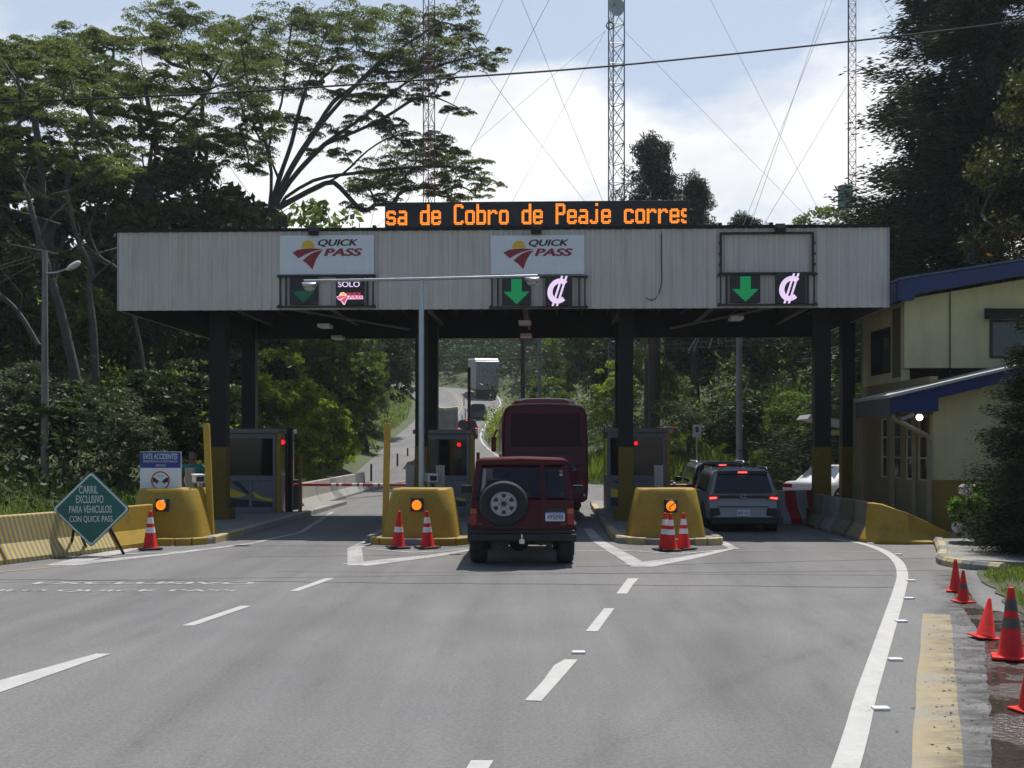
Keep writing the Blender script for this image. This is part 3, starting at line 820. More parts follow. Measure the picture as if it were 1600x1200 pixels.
mb = MB(); fframe(mb, w, 0, h, .05, -.05, .01); [mb.b2(s * w / 2 - .03, s * w / 2 + .03, -.07, -.05, h * q, h * q + .06) for s in (-1, 1) for q in (.2, .45, .7)]
mb.build('frame', m_black, t)
def colon(mb, cx, cz, r, y):
    sh = lambda x, z: (cx + x + z * .12, cz + z)
    def strokes(a0, a1, ro, ri, n=22):
        for i in range(n):
            p, q = R(a0 + (a1 - a0) * i / n), R(a0 + (a1 - a0) * (i + 1) / n)
            mb.prism([sh(ro * .9 * math.cos(p), ro * math.sin(p)), sh(ro * .9 * math.cos(q), ro * math.sin(q)), sh(ri * .8 * math.cos(q), ri * math.sin(q)), sh(ri * .8 * math.cos(p), ri * math.sin(p))], y, y - .004)
    strokes(48, 312, r * .92, r * .56)
    for o in (-.10, .22):
        x0, x1 = o * r - .24 * r, o * r + .20 * r
        mb.prism([sh(x0 - .06 * r, -1.1 * r), sh(x0 + .10 * r, -1.1 * r), sh(x1 + .10 * r, 1.1 * r), sh(x1 - .06 * r, 1.1 * r)], y - .004, y - .007)
for i, (a, b, ap, cp) in enumerate(((438, 585, (455, 498), (527, 570)), (768, 915, (785, 830), (852, 894)), (1124, 1272, (1140, 1186), (1210, 1256)))):
    lab = ['black lane signal frame with a dim green arrow and lit SOLO panel', 'middle lane signal frame with green arrow and lilac currency symbol, beside the street light', 'right lane signal frame with green arrow and lilac currency symbol below the empty frame'][i]
    oy = [0, 1, -3][i]
    t, w, h = fsign(a, b, 432 + oy, 481 + oy, 'lane_signal', lab, 'lane signal', group='lane signals on the canopy')
    mb = MB(); fframe(mb, w, 0, h, .035, -.06, -.02)
    for s in (-1, 1):
        mb.b2(s * (w / 2 - .16) - .02, s * (w / 2 - .16) + .02, -.055, -.02, .035, h - .035)
        for zz in (0.02, h - .02): mb.cyl((s * w / 2, -.09, zz), (s * w / 2, .04, zz), .045, n=8)
    mb.b2(-w / 2 - .06, w / 2 + .06, -.10, -.06, -.02, .02); mb.b2(-w / 2 - .06, w / 2 + .06, -.10, -.06, h - .03, h)
    mb.build('frame', m_black, t)
    xc = lambda px: lx(px) - (lx(a) + lx(b)) / 2
    pa0, pa1 = xc(ap[0]), xc(ap[1])
    mb = MB(); mb.b2(pa0, pa1, -.13, -.03, .06, h - .05); ar = mb.build('arrow_panel', m_panel, t, bevel=.008)
    cx, wd = (pa0 + pa1) / 2, pa1 - pa0
    mb = MB()
    if i == 0: mb.prism([(cx - wd * .42, h * .50), (cx + wd * .42, h * .50), (cx, h * .12)], -.131, -.135)
    else: mb.prism([(cx - wd * .18, h * .9), (cx + wd * .18, h * .9), (cx + wd * .18, h * .5), (cx + wd * .45, h * .5), (cx, h * .1), (cx - wd * .45, h * .5), (cx - wd * .18, h * .5)], -.131, -.135)
    mb.build('green_arrow', m_ledgreen if i else M('unlit_green', (.0, .10, .045), .4, emit=(0, .1, .03), es=.12), ar)
    pc0, pc1 = xc(cp[0]), xc(cp[1])
    mb = MB(); mb.b2(pc0, pc1, -.13, -.03, .04, h - .02); cpn = mb.build('payment_panel', m_panel, t, bevel=.008)
    c0 = (pc0 + pc1) / 2
    if i == 0:
        text('lettering', 'SOLO', m_ledpink, cpn, c0 - .02, h * .62, .13, -.134, width=.52, bold=.02)
        mb = MB(); kk = (pc1 - pc0) / 470; T = lambda p: (c0 + (p[0] - 445) * kk, .20 - (p[1] - 395) * kk)
        mb.prism([T(p) for p in ((215, 370), (265, 350), (285, 300), (340, 290), (385, 320), (395, 352), (436, 352), (432, 375), (400, 420), (375, 470), (362, 510), (330, 500), (300, 445), (245, 415))], -.131, -.133)
        mb.prism([T(p) for p in ((405, 350), (670, 350), (672, 410), (420, 412), (425, 380))], -.131, -.133); mb.build('logo_halo', m_ledpink, cpn)
        logo(cpn, kk, c0, .20, -.1335, (m_ledred, m_ledred), m_led)
    else:
        mb = MB(); colon(mb, c0, h / 2 + .01, h * .43, -.131); mb.build('currency_symbol', m_ledpink, cpn)

# ------------------------------------------------------------------ twin-arm street light on the middle island
px_d = 24.4
g = at(658.5, 0, px_d); 
sl_ = thing('street_light', 'tall grey twin arm street light on the middle island in front of the canopy', 'street light', (g.x, px_d, .12))
zt_ = at(0, 438, px_d).z - .12
mb = MB(); mb.cyl((0, 0, 0), (0, 0, zt_), .072, .058, 14); mb.b2(-.16, .16, -.16, .16, -.02, .03); mb.build('pole', m_galv, sl_, smooth=40)
xa, xb = (475 - 658.5) / F * px_d, (840 - 658.5) / F * px_d
mb = MB(); mb.tube([(xa, 0, zt_ - .02), (0, 0, zt_ + .03), (xb, 0, zt_ + .10)], .036, 10); mb.build('arm', m_galv, sl_, smooth=40)
mb = MB(); mb.prism([(-.13, .0), (.13, .0), (.05, -.12), (-.05, -.12)], -.05, .05)
for q in (-.1, .05): mb.tube([(q, -.045, .05 - .06), (q, -.045, .10), (q, .045, .10), (q, .045, -.01)], .009, 6)
mb.tube([(.06, -.05, -.08), (.2, -.05, -.1), (.27, -.05, -.06), (.28, -.04, .03)], .01, 6)
mb.build('bracket', m_galv, sl_)
for x, z in ((xa, zt_ - .02), (xb, zt_ + .10)):
    s = 1 if x < 0 else -1
    mb = MB()
    mb.loft([[(x + s * u, w * math.cos(q), z - .02 - hh + hh * .9 * math.sin(q)) for q in [2 * math.pi * i / 12 for i in range(12)]] for u, w, hh in ((-.04, .05, .03), (.0, .13, .08), (.16, .15, .09), (.26, .10, .06), (.30, .04, .03))])
    lh = mb.build('lamp_head', m_galv, sl_, smooth=50)
    mb = MB(); mb.sphere((x + s * .12, 0, z - .16), .11, 8, (1.1, 1, .55)); mb.build('lamp_lens', M('lens_grey', (.5, .5, .48), .2, var=.05), lh, smooth=60)

# ------------------------------------------------------------------ islands, bollards, booths
ISL = [(248, 22.4, 'left'), (653, 22.4, 'middle'), (1046, 22.4, 'right')]
def arcnose(w, l, n=10):
    return [(w * math.cos(math.pi + math.pi * i / n), l * math.sin(math.pi + math.pi * i / n)) for i in range(n + 1)]
for i, (px, d, nm) in enumerate(ISL):
    cx = (px - 800) / F * d
    hw = 1.08
    mb = MB(); poly = [(a, b + .35) for a, b in arcnose(hw, .55)] + [(hw, 15), (-hw, 15)]
    mb.plate(poly, -.1, .125)
    isl = mb.build('traffic_island', m_concd, bevel=.02, loc=(cx, d, 0), rz=YAW); tag(isl, kind='structure')
    mb = MB()                             # kerb stones: yellow at the nose, bare further back
    def kerbrun(pts, m):
        q = MB()
        for k in range(len(pts) - 1):
            a, b = Vector((*pts[k], 0)), Vector((*pts[k + 1], 0)); dd = (b - a).normalized(); nn = Vector((-dd.y, dd.x, 0)); b = b - dd * .015
            prof = [(-.16, -.05), (-.16, .10), (-.12, .145), (.02, .15), (.05, .14), (.05, -.05)]
            q.loft([[(p.x + nn.x * -u, p.y + nn.y * -u, w) for u, w in prof] for p in (a, b)])
        o = q.build('kerb', m, loc=(cx, d, 0), rz=YAW, bevel=.015); tag(o, kind='structure')
    e = .04
    if i == 0: kerbrun([(.45, -.28), (.75, -.18), (hw - .1, .1)], m_yellow); kerbrun([(hw - .02, .25), (hw, 1.3), (hw, 2.4)], m_kerby); kerbrun([(-.95, .1), (-.3, -.24), (.4, -.28)], m_yellow); kerbrun([(hw, 2.45 + 1.2 * k) for k in range(9)], m_conc)
    if i == 1: kerbrun([(-.95, .05), (-.75, -.12), (-.4, -.2)], m_yellow); kerbrun([(.35, -.26), (.8, -.2), (1.05, .1), (1.1, .6), (1.12, 1.5)], m_yellow); kerbrun([(-hw, 15), (-hw, 12), (-hw, 8), (-hw, 4), (-hw, .2)], m_concd); kerbrun([(hw + .02, 1.55 + 1.5 * k) for k in range(9)], m_concd)
    if i == 2: kerbrun([(.5, -.2), (.75, -.2), (1.0, -.08), (1.08, .15)], m_kerby); kerbrun([(-hw, 13), (-hw, 11.2), (-hw, 9.6)], m_kerby); kerbrun([(-hw, 9.5), (-hw, 6), (-hw, 3.4)], m_concd); kerbrun([(-hw, 3.35), (-hw, 2.4), (-hw, 1.4)], m_kerby); kerbrun([(-hw, 1.35), (-hw + .05, .5), (-.85, .05), (-.5, -.15)], m_kerby); kerbrun([(hw, .3), (hw, 4), (hw, 8), (hw, 14)], m_concd)
    # bollard: tapering block with a rounded front
    lab = ['yellow crash block carrying the blue and white accident sign', 'yellow crash block with two cones before it beside the dark red jeep', 'yellow crash block with three cones before it left of the silver car'][i]
    b = thing('crash_block', lab, 'crash block', (cx, d, .03), YAW, 'yellow crash blocks at the island noses')
    rings = []
    for z, s, yb in ((0, .82, 0), (.06, .81, 0), (.55, .725, .08), (1.06, .625, .16), (1.10, .60, .18)):
        pts = [(s * math.cos(math.pi + math.pi * q / 16) * 1.0, yb + .42 + .44 * s * math.sin(math.pi + math.pi * q / 16), z) for q in range(17)]
        e2 = .82
        pts = [(math.copysign(abs(x / s) ** .55 * s, x), y, z) for x, y, z in pts] + [(s, 1.35 - yb, z), (-s, 1.35 - yb, z)]
        rings.append(pts)
    mb = MB(); mb.loft(rings); mb.build('body', m_yellow, b, smooth=50)
    lxp = [.06, -.02, .03][i]; zc = [.78, .78, .76][i]; yl = -.03 + .09 * zc
    mb = MB(); mb.box((lxp, yl, zc), (.27, .12, .27), rx=R(-9)); mb.cyl((lxp, yl - .09, zc), (lxp, yl - .04, zc), .125, .125, 20); lm = mb.build('lamp_housing', m_black, b, bevel=.02)
    mb = MB(); mb.sphere((lxp, yl - .085, zc), .105, 8, (1, .35, 1)); mb.build('amber_lens', m_amber, lm, smooth=60)
    if i == 2: mb = MB(); mb.box((lxp + .02, yl - .14, zc + .03), (.16, .008, .02), ry=R(-35)); mb.box((lxp - .03, yl - .14, zc - .05), (.05, .008, .025), ry=R(40)); mb.build('broken_louvre', m_black, lm)
    if i: # scuff
        pass
    posts = [[(297, 731, 768)], [(641, 727, 768), (688, 727, 768)], [(1029, 727, 768)]][i]
    for k, (qx, y0, y1) in enumerate(posts):
        p = at(qx, y0, d + 2.2); z0 = .12
        mb = MB(); w = .20
        for s in range(3): mb.b2(-w / 2 + s * w / 3 + .006, -w / 2 + (s + 1) * w / 3 - .006, -.08, .08, 0, p.z - z0)
        mb.b2(-w / 2 + .004, w / 2 - .004, -.07, .07, 0, p.z - z0 - .01)
        o = mb.build('guard_post', m_conc, loc=(p.x, d + 2.2, z0), rz=YAW, bevel=.008)
        tag(o, ['grooved concrete post behind the blue and white accident sign', 'grooved concrete post left of the street light pole', 'grooved concrete post right of the street light pole', 'grooved concrete post behind the right crash block'][i + k if i < 2 else 3], 'post', 'grooved posts behind the crash blocks')
# tall yellow height posts
for x0, y0, x1, y1, w, lab in ((322.5, 662, 330, 846, .13, 'tall leaning yellow post right of the left crash block'), (605.5, 662, 602, 790, .135, 'tall yellow post rising left of the middle crash block')):
    d = 23.4; a, b = at(x0, y0, d), at(x1, y1, d); b.z = .10
    mb = MB(); mb.loft([[(p.x + u * w / 2 - b.x, v * .05, p.z - b.z) for u, v in ((-1, -1), (1, -1), (1, 1), (-1, 1))] for p in (b, a)])
    o = mb.build('height_post', m_yellowpost, bevel=.01, loc=b); tag(o, lab, 'post', 'tall yellow posts')
# booths
def booth(px0, px1, d, lab, ztop, swoosh, flip=1):
    x0, x1 = (px0 - 800) / F * d, (px1 - 800) / F * d
    w = x1 - x0; hw = w / 2
    t = thing('toll_booth', lab, 'toll booth', ((x0 + x1) / 2, d, .125), YAW, 'toll booths under the canopy')
    D = 2.1; zt = ztop - .125
    mb = MB()
    for sx in (-1, 1):
        for sy in (0, D): mb.b2(sx * hw - (0.09 if sx > 0 else 0), sx * hw + (.09 if sx < 0 else 0), sy - (.045), sy + .045, 0, zt - .12)
    mb.b2(-hw + .09, hw - .09, -.04, .04, zt - .27, zt - .12); mb.b2(-hw + .09, hw - .09, -.04, .04, .92, 1.05); mb.b2(-hw + .09, hw - .09, -.04, .04, .0, .16); mb.b2(-.05, .04, -.035, .03, .16, .92)
    for sx in (-1, 1): mb.b2(sx * hw - .04 * (sx > 0) , sx * hw + .04 * (sx < 0), .045, D - .045, .92, 1.05); mb.b2(sx * hw - .04 * (sx > 0), sx * hw + .04 * (sx < 0), .045, D - .045, zt - .27, zt - .12)
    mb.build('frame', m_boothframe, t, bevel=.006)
    mb = MB(); mb.b2(-hw - .08, hw + .08, -.14, D + .1, zt - .12, zt); mb.build('roof', m_concd, t, bevel=.015)
    mb = MB(); mb.b2(-hw + .03, hw - .03, .0, .012, 1.05, zt - .27); mb.b2(-hw + .012, -hw + .024, .05, D - .05, 1.05, zt - .27); mb.b2(hw - .024, hw - .012, .05, D - .05, 1.05, zt - .27); mb.b2(-hw + .03, hw - .03, D - .01, D, 1.05, zt - .27)
    mb.build('window_glass', m_boothglass, t)
    mb = MB(); mb.b2(-hw + .02, hw - .02, .0, .02, .16, .92); mb.b2(-hw + .01, -hw + .03, .05, D - .05, 0.02, .92); mb.b2(hw - .03, hw - .01, .05, D - .05, .02, .92); mb.b2(-hw + .05, hw - .05, .02, D, .05, .10)
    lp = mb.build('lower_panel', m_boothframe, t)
    mb = MB(); k = hw * flip
    mb.prism([(-.9 * k, .17), (.85 * k, .17), (.85 * k, .30), (.3 * k, .33), (-.3 * k, .38), (-.9 * k, .42)], -.002, -.006); mb.prism([(-.8 * k, .9), (-.5 * k, .9), (.05 * k, .5), (-.2 * k, .55)], -.002, -.006); mb.build('black_swoosh', m_logoblk, lp)
    mb = MB(); mb.prism([(-.9 * k, .72), (-.55 * k, .62), (-.15 * k, .5), (-.4 * k, .44), (-.9 * k, .44)], -.002, -.005); mb.prism([(.85 * k, .31), (.85 * k, .40), (.45 * k, .44), (.1 * k, .6), (.0, .62), (.2 * k, .42)], -.002, -.005); mb.build('yellow_swoosh', m_logoyel, lp)
    mb = MB()                             # what stands inside: counter, monitor, back cabinet
    mb.b2(-hw + .06, hw - .06, .1, .5, .85, .95); mb.b2(-hw + .06, hw - .06, D - .25, D - .06, .1, 1.9); mb.b2(-.35, .15, .35, .42, .97, 1.3); mb.b2(.3, .42, .2, .3, .95, 1.12)
    mb.build('counter', m_dark, t)
    return t, hw, D, zt
m_boothframe = M('booth_shaded_paint', (.19, .19, .21), .5, var=.12, spec=.3, stain=((.09, .085, .08), .4, 2.5))  # off-white darkened: the shade under the canopy is put into this colour
m_boothglass = glassmat('booth_glass', (.012, .014, .016), .35, .04)
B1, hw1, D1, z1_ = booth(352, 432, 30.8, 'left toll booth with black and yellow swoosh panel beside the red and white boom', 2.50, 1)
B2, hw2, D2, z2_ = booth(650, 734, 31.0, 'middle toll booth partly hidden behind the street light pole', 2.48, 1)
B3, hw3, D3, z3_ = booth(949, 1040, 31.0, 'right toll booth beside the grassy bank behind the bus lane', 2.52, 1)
def redlight(b, x, y, z, r, nm):
    mb = MB(); mb.cyl((x, y + .04, z), (x, y - .03, z), r * 1.35, n=16); h = mb.build('signal_housing', m_black, b)
    mb = MB(); mb.sphere((x, y - .03, z), r, 8, (1, .4, 1)); mb.build('red_signal', m_redlamp, h, smooth=60)
redlight(B1, hw1 + .14, .2, 2.0 , .075, ''); redlight(B2, hw2 - .3, -.05, 1.93, .06, ''); redlight(B3, -.02, -.05, 1.97, .06, '')
for b, hw, zt in ((B1, hw1, z1_), (B2, hw2, z2_), (B3, hw3, z3_)):
    p = MB(); p.b2(hw + .02, hw + .13, -.06, .06, 0, zt - .12); p.build('corner_post', m_yellow, b)
mb = MB(); mb.b2(hw1 + .16, hw1 + .30, .6, .75, 0, zt); mb.b2(hw1 + .18, hw1 + .24, .3, .36, 0, zt - .15); mb.build('door_frame', m_dark, B1)
# slim posts and boxes beside the booths
def post(px, y0, y1, d, w, mat, name, lab, cat, group=None, rz=YAW, z0=None):
    a = at(px, y0, d); z0 = at(px, y1, d).z if z0 is None else z0
    mb = MB(); mb.b2(-w / 2, w / 2, -w / 2, w / 2, 0, a.z - z0); mb.b2(-w * .62, w * .62, -w * .62, w * .62, 0, .03); mb.b2(-w * .56, w * .56, -w * .56, w * .56, a.z - z0, a.z - z0 + .02)
    o = mb.build(name, mat, loc=(a.x, d, z0), rz=rz); return tag(o, lab, cat, group)
post(469, 711, 811, 31.5, .085, m_ochre, 'marker_post', 'slim ochre post at the root of the left boom', 'post', z0=.12)
post(457, 720, 800, 32.5, .06, m_yellowpost, 'marker_post', 'short yellow post behind the left boom cabinet', 'post', z0=.12)
post(733, 575, 800, 33.4, .09, M('maroon_paint', (.07, .015, .015), .5), 'height_post', 'tall maroon post right of the middle booth', 'post', z0=.12)
post(747, 708, 770, 33.8, .10, m_ochre, 'marker_post', 'short ochre post just above the roof of the jeep', 'post', z0=.12)
# toll cameras
def camera_unit(px, py, d, lab):
    g = at(px, py, d)
    t = thing('camera_unit', lab, 'camera', (g.x, d, .12), YAW, 'lane cameras on the islands')
    mb = MB(); mb.cyl((0, .1, 0), (0, .1, g.z - .2), .05, n=10); mb.build('stand', m_galv, t)
    mb = MB(); mb.box((.02, 0, g.z - .12), (.22, .5, .16), rz=R(25)); mb.box((.02, -.02, g.z - .03), (.26, .6, .02), rz=R(25)); c = mb.build('casing', m_white, t, bevel=.015)
    mb = MB(); mb.box((.125, -.22, g.z - .12), (.16, .03, .11), rz=R(25)); mb.build('lens_window', m_black, c)
camera_unit(309, 748, 23.6, 'white lane camera between the left crash block and the yellow post')
camera_unit(670, 747, 24.6, 'white lane camera between the two middle grooved posts')
# gate booms
def boom(px0, px1, py, d, lab, right):
    a, b = at(px0, py, d), at(px1, py, d)
    t = thing('boom_gate', lab, 'boom gate', (a.x, d, .12), YAW, 'boom gates across the lanes')
    z = a.z - .12; Lg = b.x - a.x; s = 1 if Lg > 0 else -1
    mb = MB(); mb.b2(-.17, .17, -.15, .15, 0, z + .1); mb.b2(-.19, .19, -.17, .17, z + .1, z + .14); mb.build('cabinet', M('cabinet_grey_blue', (.06, .075, .12), .5), t, bevel=.012)
    mb = MB(); mb.cyl((0, -.2, z), (Lg, -.2, z), .045, .035, 10); mb.build('arm', m_red, t, smooth=50)
    mb = MB(); n = int(abs(Lg) / .62)
    for k in range(n):
        if k in (1, 2) or k == n - 2:
            x = s * (.5 + k * .62)
            mb.cyl((x, -.2, z), (x + s * .14, -.2, z), .048, n=10); mb.cyl((x + s * .22, -.2, z), (x + s * .32, -.2, z), .048, n=10)
    mb.build('white_bands', m_white, t)
    mb = MB(); mb.sphere((s * .2, -.2, z + .05), .05, 8); mb.b2(-.05, s * .5, -.23, -.17, z - .03, z + .03); mb.build('counterweight', m_white, t)
boom(462, 636, 757, 32.6, 'long red and white boom lowered across the left lane', 1)
boom(1042, 1090, 758, 33.0, 'red boom lowered beside the right toll booth', 1)
# ------------------------------------------------------------------ concrete barriers
JP = [(-.30, 0), (-.30, .08), (-.13, .34), (-.085, .82), (.085, .82), (.13, .34), (.30, .08), (.30, 0)]
def jersey(pts, mat, name, label, group=None, hs=None, widen=1.0, ztop=.82, cat='barrier', bevel=.02):
    o = Vector((pts[0][0], pts[0][1], 0)); rings = []
    P = [Vector((p[0], p[1], 0)) for p in pts]
    for k, p in enumerate(P):
        d = (P[min(k + 1, len(P) - 1)] - P[max(0, k - 1)]).normalized(); nn = Vector((-d.y, d.x, 0))
        s = (hs[k] if hs else 1.0)
        rings.append([(p.x - o.x + nn.x * u * widen, p.y - o.y + nn.y * u * widen, w * s * ztop / .82) for u, w in JP])
    mb = MB(); mb.loft(rings)
    ob = mb.build(name, mat, bevel=bevel, loc=o)
    return tag(ob, label, cat, group)
def stripemat():
    m = M('striped_barrier_paint', (.46, .36, .10), .7, var=.15, scale=3, bump=.15)
    t = m.node_tree; b = t.nodes['Principled BSDF']; l = t.links.new
    x = N(t, 'ShaderNodeTexCoord'); mp = N(t, 'ShaderNodeMapping'); mp.inputs['Rotation'].default_value = (0, R(-17), 0); mp.inputs['Scale'].default_value = (1, 1, 1)
    w = N(t, 'ShaderNodeTexWave', Scale=2.6, Distortion=.6, Detail=2.0); w.bands_direction = 'X'
    w.inputs['Detail Scale'].default_value = 2.0
    sep = N(t, 'ShaderNodeSeparateXYZ'); cb = N(t, 'ShaderNodeCombineXYZ')
    l(x.outputs['Object'], sep.inputs[0])
    a = N(t, 'ShaderNodeMath', operation='MULTIPLY_ADD'); a.inputs[1].default_value = .85; l(sep.outputs['Y'], a.inputs[0])
    z = N(t, 'ShaderNodeMath', operation='MULTIPLY_ADD'); z.inputs[1].default_value = .35; l(sep.outputs['Z'], z.inputs[0]); l(sep.outputs['X'], z.inputs[2])
    l(z.outputs[0], a.inputs[2]); l(a.outputs[0], cb.inputs['X']); l(cb.outputs[0], w.inputs['Vector'])
    r = N(t, 'ShaderNodeValToRGB'); r.color_ramp.elements[0].position = .42; r.color_ramp.elements[1].position = .52
    l(w.outputs['Fac'], r.inputs['Fac'])
    src = b.inputs['Base Color'].links[0].from_socket
    mx = N(t, 'ShaderNodeMixRGB'); mx.inputs['Color1'].default_value = (.25, .21, .15, 1); l(r.outputs[0], mx.inputs['Fac']); l(src, mx.inputs['Color2']); l(mx.outputs[0], b.inputs['Base Color'])
    return m
m_stripe = stripemat()
jersey([(-11.6, 12.5), (-8.95, 18.7)], m_stripe, 'concrete_barrier', 'nearest barrier length with thin yellow and grey stripes at the left edge', 'striped barriers on the left')
jersey([(-8.93, 18.75), (-7.95, 21.2)], m_stripe, 'concrete_barrier', 'short striped barrier length behind the legs of the green diamond sign', 'striped barriers on the left')
jersey([(-7.93, 21.25), (-7.55, 22.4), (-7.5, 24.4)], m_yellow, 'concrete_barrier', 'plain yellow barrier end against the left crash block', 'striped barriers on the left')
for k in range(5):
    y = 34.2 + k * 2.9
    x = -6.78 + .02 * k
    jersey([(x, y), (x + .02, y + 2.85)], m_conc, 'concrete_barrier', ['bare concrete barrier nearest the cabinet of the left boom', 'second bare concrete barrier beyond the left boom', 'third bare concrete barrier beyond the left boom', 'fourth bare concrete barrier beyond the left boom', 'farthest bare concrete barrier, its end seen by the delineator posts'][k], 'bare barriers beyond the left boom')
m_barr_grey = M('mossy_concrete', (.13, .115, .075), .9, var=.25, bump=.2, stain=((.06, .065, .05), .5, 2))
m_barr_olive = M('olive_concrete', (.19, .165, .105), .9, var=.25, bump=.2, stain=((.06, .06, .045), .5, 2))
for k in range(4):
    y = 27.45 - k * 1.09
    m = [m_barr_olive, m_concd, m_barr_grey, m_barr_olive][k]
    jersey([(7.72, y), (7.66, y - 1.06)], m, 'concrete_barrier', ['olive grey barrier length farthest back beside the red and white block', 'second barrier length in front of the dark columns', 'third barrier length, mossy and dark', 'olive grey barrier length joined to the yellow wedge end'][k], 'barriers on the right')
jersey([(7.60, 23.08), (7.72, 22.75), (8.2, 22.62), (9.12, 22.75)], m_yellow, 'barrier_end', 'yellow sloping barrier end tapering down towards the right kerb', hs=[1.0, .99, .78, .27], cat='barrier')
# red and white water-filled block
t = thing('plastic_barrier', 'red and white road block standing beside the silver car', 'barrier', (7.28, 28.5, 0), R(-62))
prof = [(-.40, 0), (-.40, .12), (-.20, .45), (-.14, .86), (.14, .86), (.20, .45), (.40, .12), (.40, 0)]
for x0, x1, m in ((-.55, -.30, m_offwhite), (-.30, .08, m_red), (.08, .45, m_offwhite), (.45, .70, m_red)):
    mb = MB(); mb.loft([[(u, x, w) for u, w in prof] for x in (x0, x1)]); mb.build('panel', m, t, bevel=.02)
o = jersey([(8.35, 29.6), (8.6, 31.0)], m_red, 'plastic_barrier', 'red plastic road block behind the red and white one', cat='barrier')

# ------------------------------------------------------------------ cones
def cone(px, py, hpx, lab, bands=2, tilt=0, dark=False, group='traffic cones at the crash blocks', black=True, wide=1.0):
    g = gr(px, py); h = hpx / F * g.y
    t = thing('traffic_cone', lab, 'traffic cone', (g.x, g.y, .012), random.Random(px).random() * 1.5, group)
    bw = h * .27 * wide
    mb = MB(); mb.b2(-bw, bw, -bw, bw, 0, h * .045); mb.build('base', m_coneblk if black else m_orange, t, bevel=.012)
    r0, r1 = h * .185 * wide, h * .038
    rad = lambda z: r0 + (r1 - r0) * (z - .045 * h) / (.955 * h)
    mb = MB(); mb.lathe([(rad(.045 * h) + .012, .045 * h), (rad(.06 * h), .07 * h), (rad(h * .985), h * .985), (r1 * .6, h)], n=24); c = mb.build('body', m_orange, t, smooth=40)
    for a, b in ([(.43, .57), (.67, .83)] if bands == 2 else [(.43, .57)] if bands == 1 else []):
        mb = MB(); mb.lathe([(rad(a * h) + .003, a * h), (rad(b * h) + .003, b * h)], n=24); o = mb.build('reflective_band', m_greyband if dark else m_reflect, c, smooth=40)
    if tilt: t.rotation_euler[1] = R(tilt)
    return t
m_greyband = M('dull_band', (.08, .06, .06), .5, var=.3)
cone(235, 859, 60, 'orange cone with two white bands beside the green diamond sign')
cone(622, 857, 58, 'orange cone with one white band left on the middle crash block', bands=1, tilt=2)
cone(668, 857, 58, 'orange cone with two white bands right on the middle crash block', tilt=-1.5)
cone(1040, 860, 58, 'hindmost left cone of three before the right crash block', tilt=-1)
cone(1047, 861, 58, 'cone pressed against its neighbour before the right crash block', tilt=1)
cone(1068, 859, 57, 'single cone nearest the silver car before the right crash block')
gv = 'red cones on the right verge'
cone(1493, 925, 50, 'plain red cone farthest back on the right verge', bands=0, group=gv, black=False)
cone(1505, 942, 50, 'red cone with a dull band standing in the grass edge', bands=1, dark=True, group=gv, black=False)
cone(1540, 998, 62, 'short plain red cone standing on the wet verge', bands=0, group=gv, black=False, tilt=6, wide=1.25)
cone(1580, 1031, 112, 'tallest red cone with two dull bands on the wet verge', bands=2, dark=True, group=gv, black=False, wide=.95, tilt=2)
cone(1608, 1113, 85, 'red cone cut off by the right edge of the view beside the puddle', bands=0, group=gv, black=False)

# ------------------------------------------------------------------ signs
g = gr(143, 868); d = 20.1
s = thing('diamond_sign', 'green diamond lane sign on splayed legs at the left', 'sign', (at(143, 0, d).x, d, 0), R(6))
cz = at(0, 795.5, d).z; hd = 59.5 / F * d
def rdiamond(r, rc=.06, n=5):
    o = []
    for q in range(4):
        a = math.pi / 2 * q
        cx, cy = (r - rc * 1.414) * math.cos(a), (r - rc * 1.414) * math.sin(a)
        for i in range(n): b = a + math.pi / 4 * (2 * i / (n - 1) - 1); o.append((cx + rc * math.cos(b), cy + rc * math.sin(b)))
    return o
mb = MB(); mb.prism([(x, z + cz) for x, z in rdiamond(hd)], -.02, .0); pn = mb.build('panel', m_greensign, s, bevel=.004)
mb = MB(); a, b = rdiamond(hd * .97, .055), rdiamond(hd * .905, .05); n = len(a)
mb._add([(x, -.0245, z + cz) for x, z in a] + [(x, -.0245, z + cz) for x, z in b], [(i, (i + 1) % n, n + (i + 1) % n, n + i) for i in range(n)]); mb.build('border', m_signtxt, pn)
k = d / F
for txt_, cx, y0, y1, w in (('CARRIL', 139, 759, 771, 28), ('EXCLUSIVO', 141, 774, 786, 41), ('PARA VEHICULOS', 142, 790, 801, 64), ('CON QUICK PASS', 143, 806, 817, 65)):
    text('lettering', txt_, m_signtxt, pn, (cx - 143) * k, at(0, y1, d).z, (y1 - y0) * k, -.026, width=w * k, bold=.012)
for x0, y0, x1, y1, dy in ((116, 826, 104, 870, .25), (128, 840, 125, 867, .6), (171, 826, 188, 869, .2)):
    mb = MB(); mb.cyl(((x0 - 143) * k, .02, at(0, y0, d).z), ((x1 - 143) * k, dy, 0), .026, .026, 6); mb.build('leg', m_greensteel, s)
d = 23.1
sx0, sx1 = (219 - 800) / F * d, (283 - 800) / F * d
z0, z1 = at(0, 771, d).z, at(0, 706, d).z
s = thing('warning_sign', 'blue and white accident warning sign on top of the left crash block', 'sign', ((sx0 + sx1) / 2, d, z0))
w, h = sx1 - sx0, z1 - z0; zs = at(0, 731, d).z - z0
mb = MB(); mb.b2(-w / 2, w / 2, -.01, .02, -.02, h); p = mb.build('panel', m_signwhite, s, bevel=.004)
mb = MB(); mb.b2(-w / 2 + .004, w / 2 - .004, -.0135, -.01, zs, h - .004); bl = mb.build('blue_header', m_bluesign, p)
text('lettering', 'EVITE ACCIDENTES', m_signtxt, bl, .0, h - .155, .115, -.015, width=.72, bold=.02)
text('lettering', 'MANTENGA LA DISTANCIA', m_signtxt, bl, .0, h - .225, .045, -.015, width=.72, bold=.01)
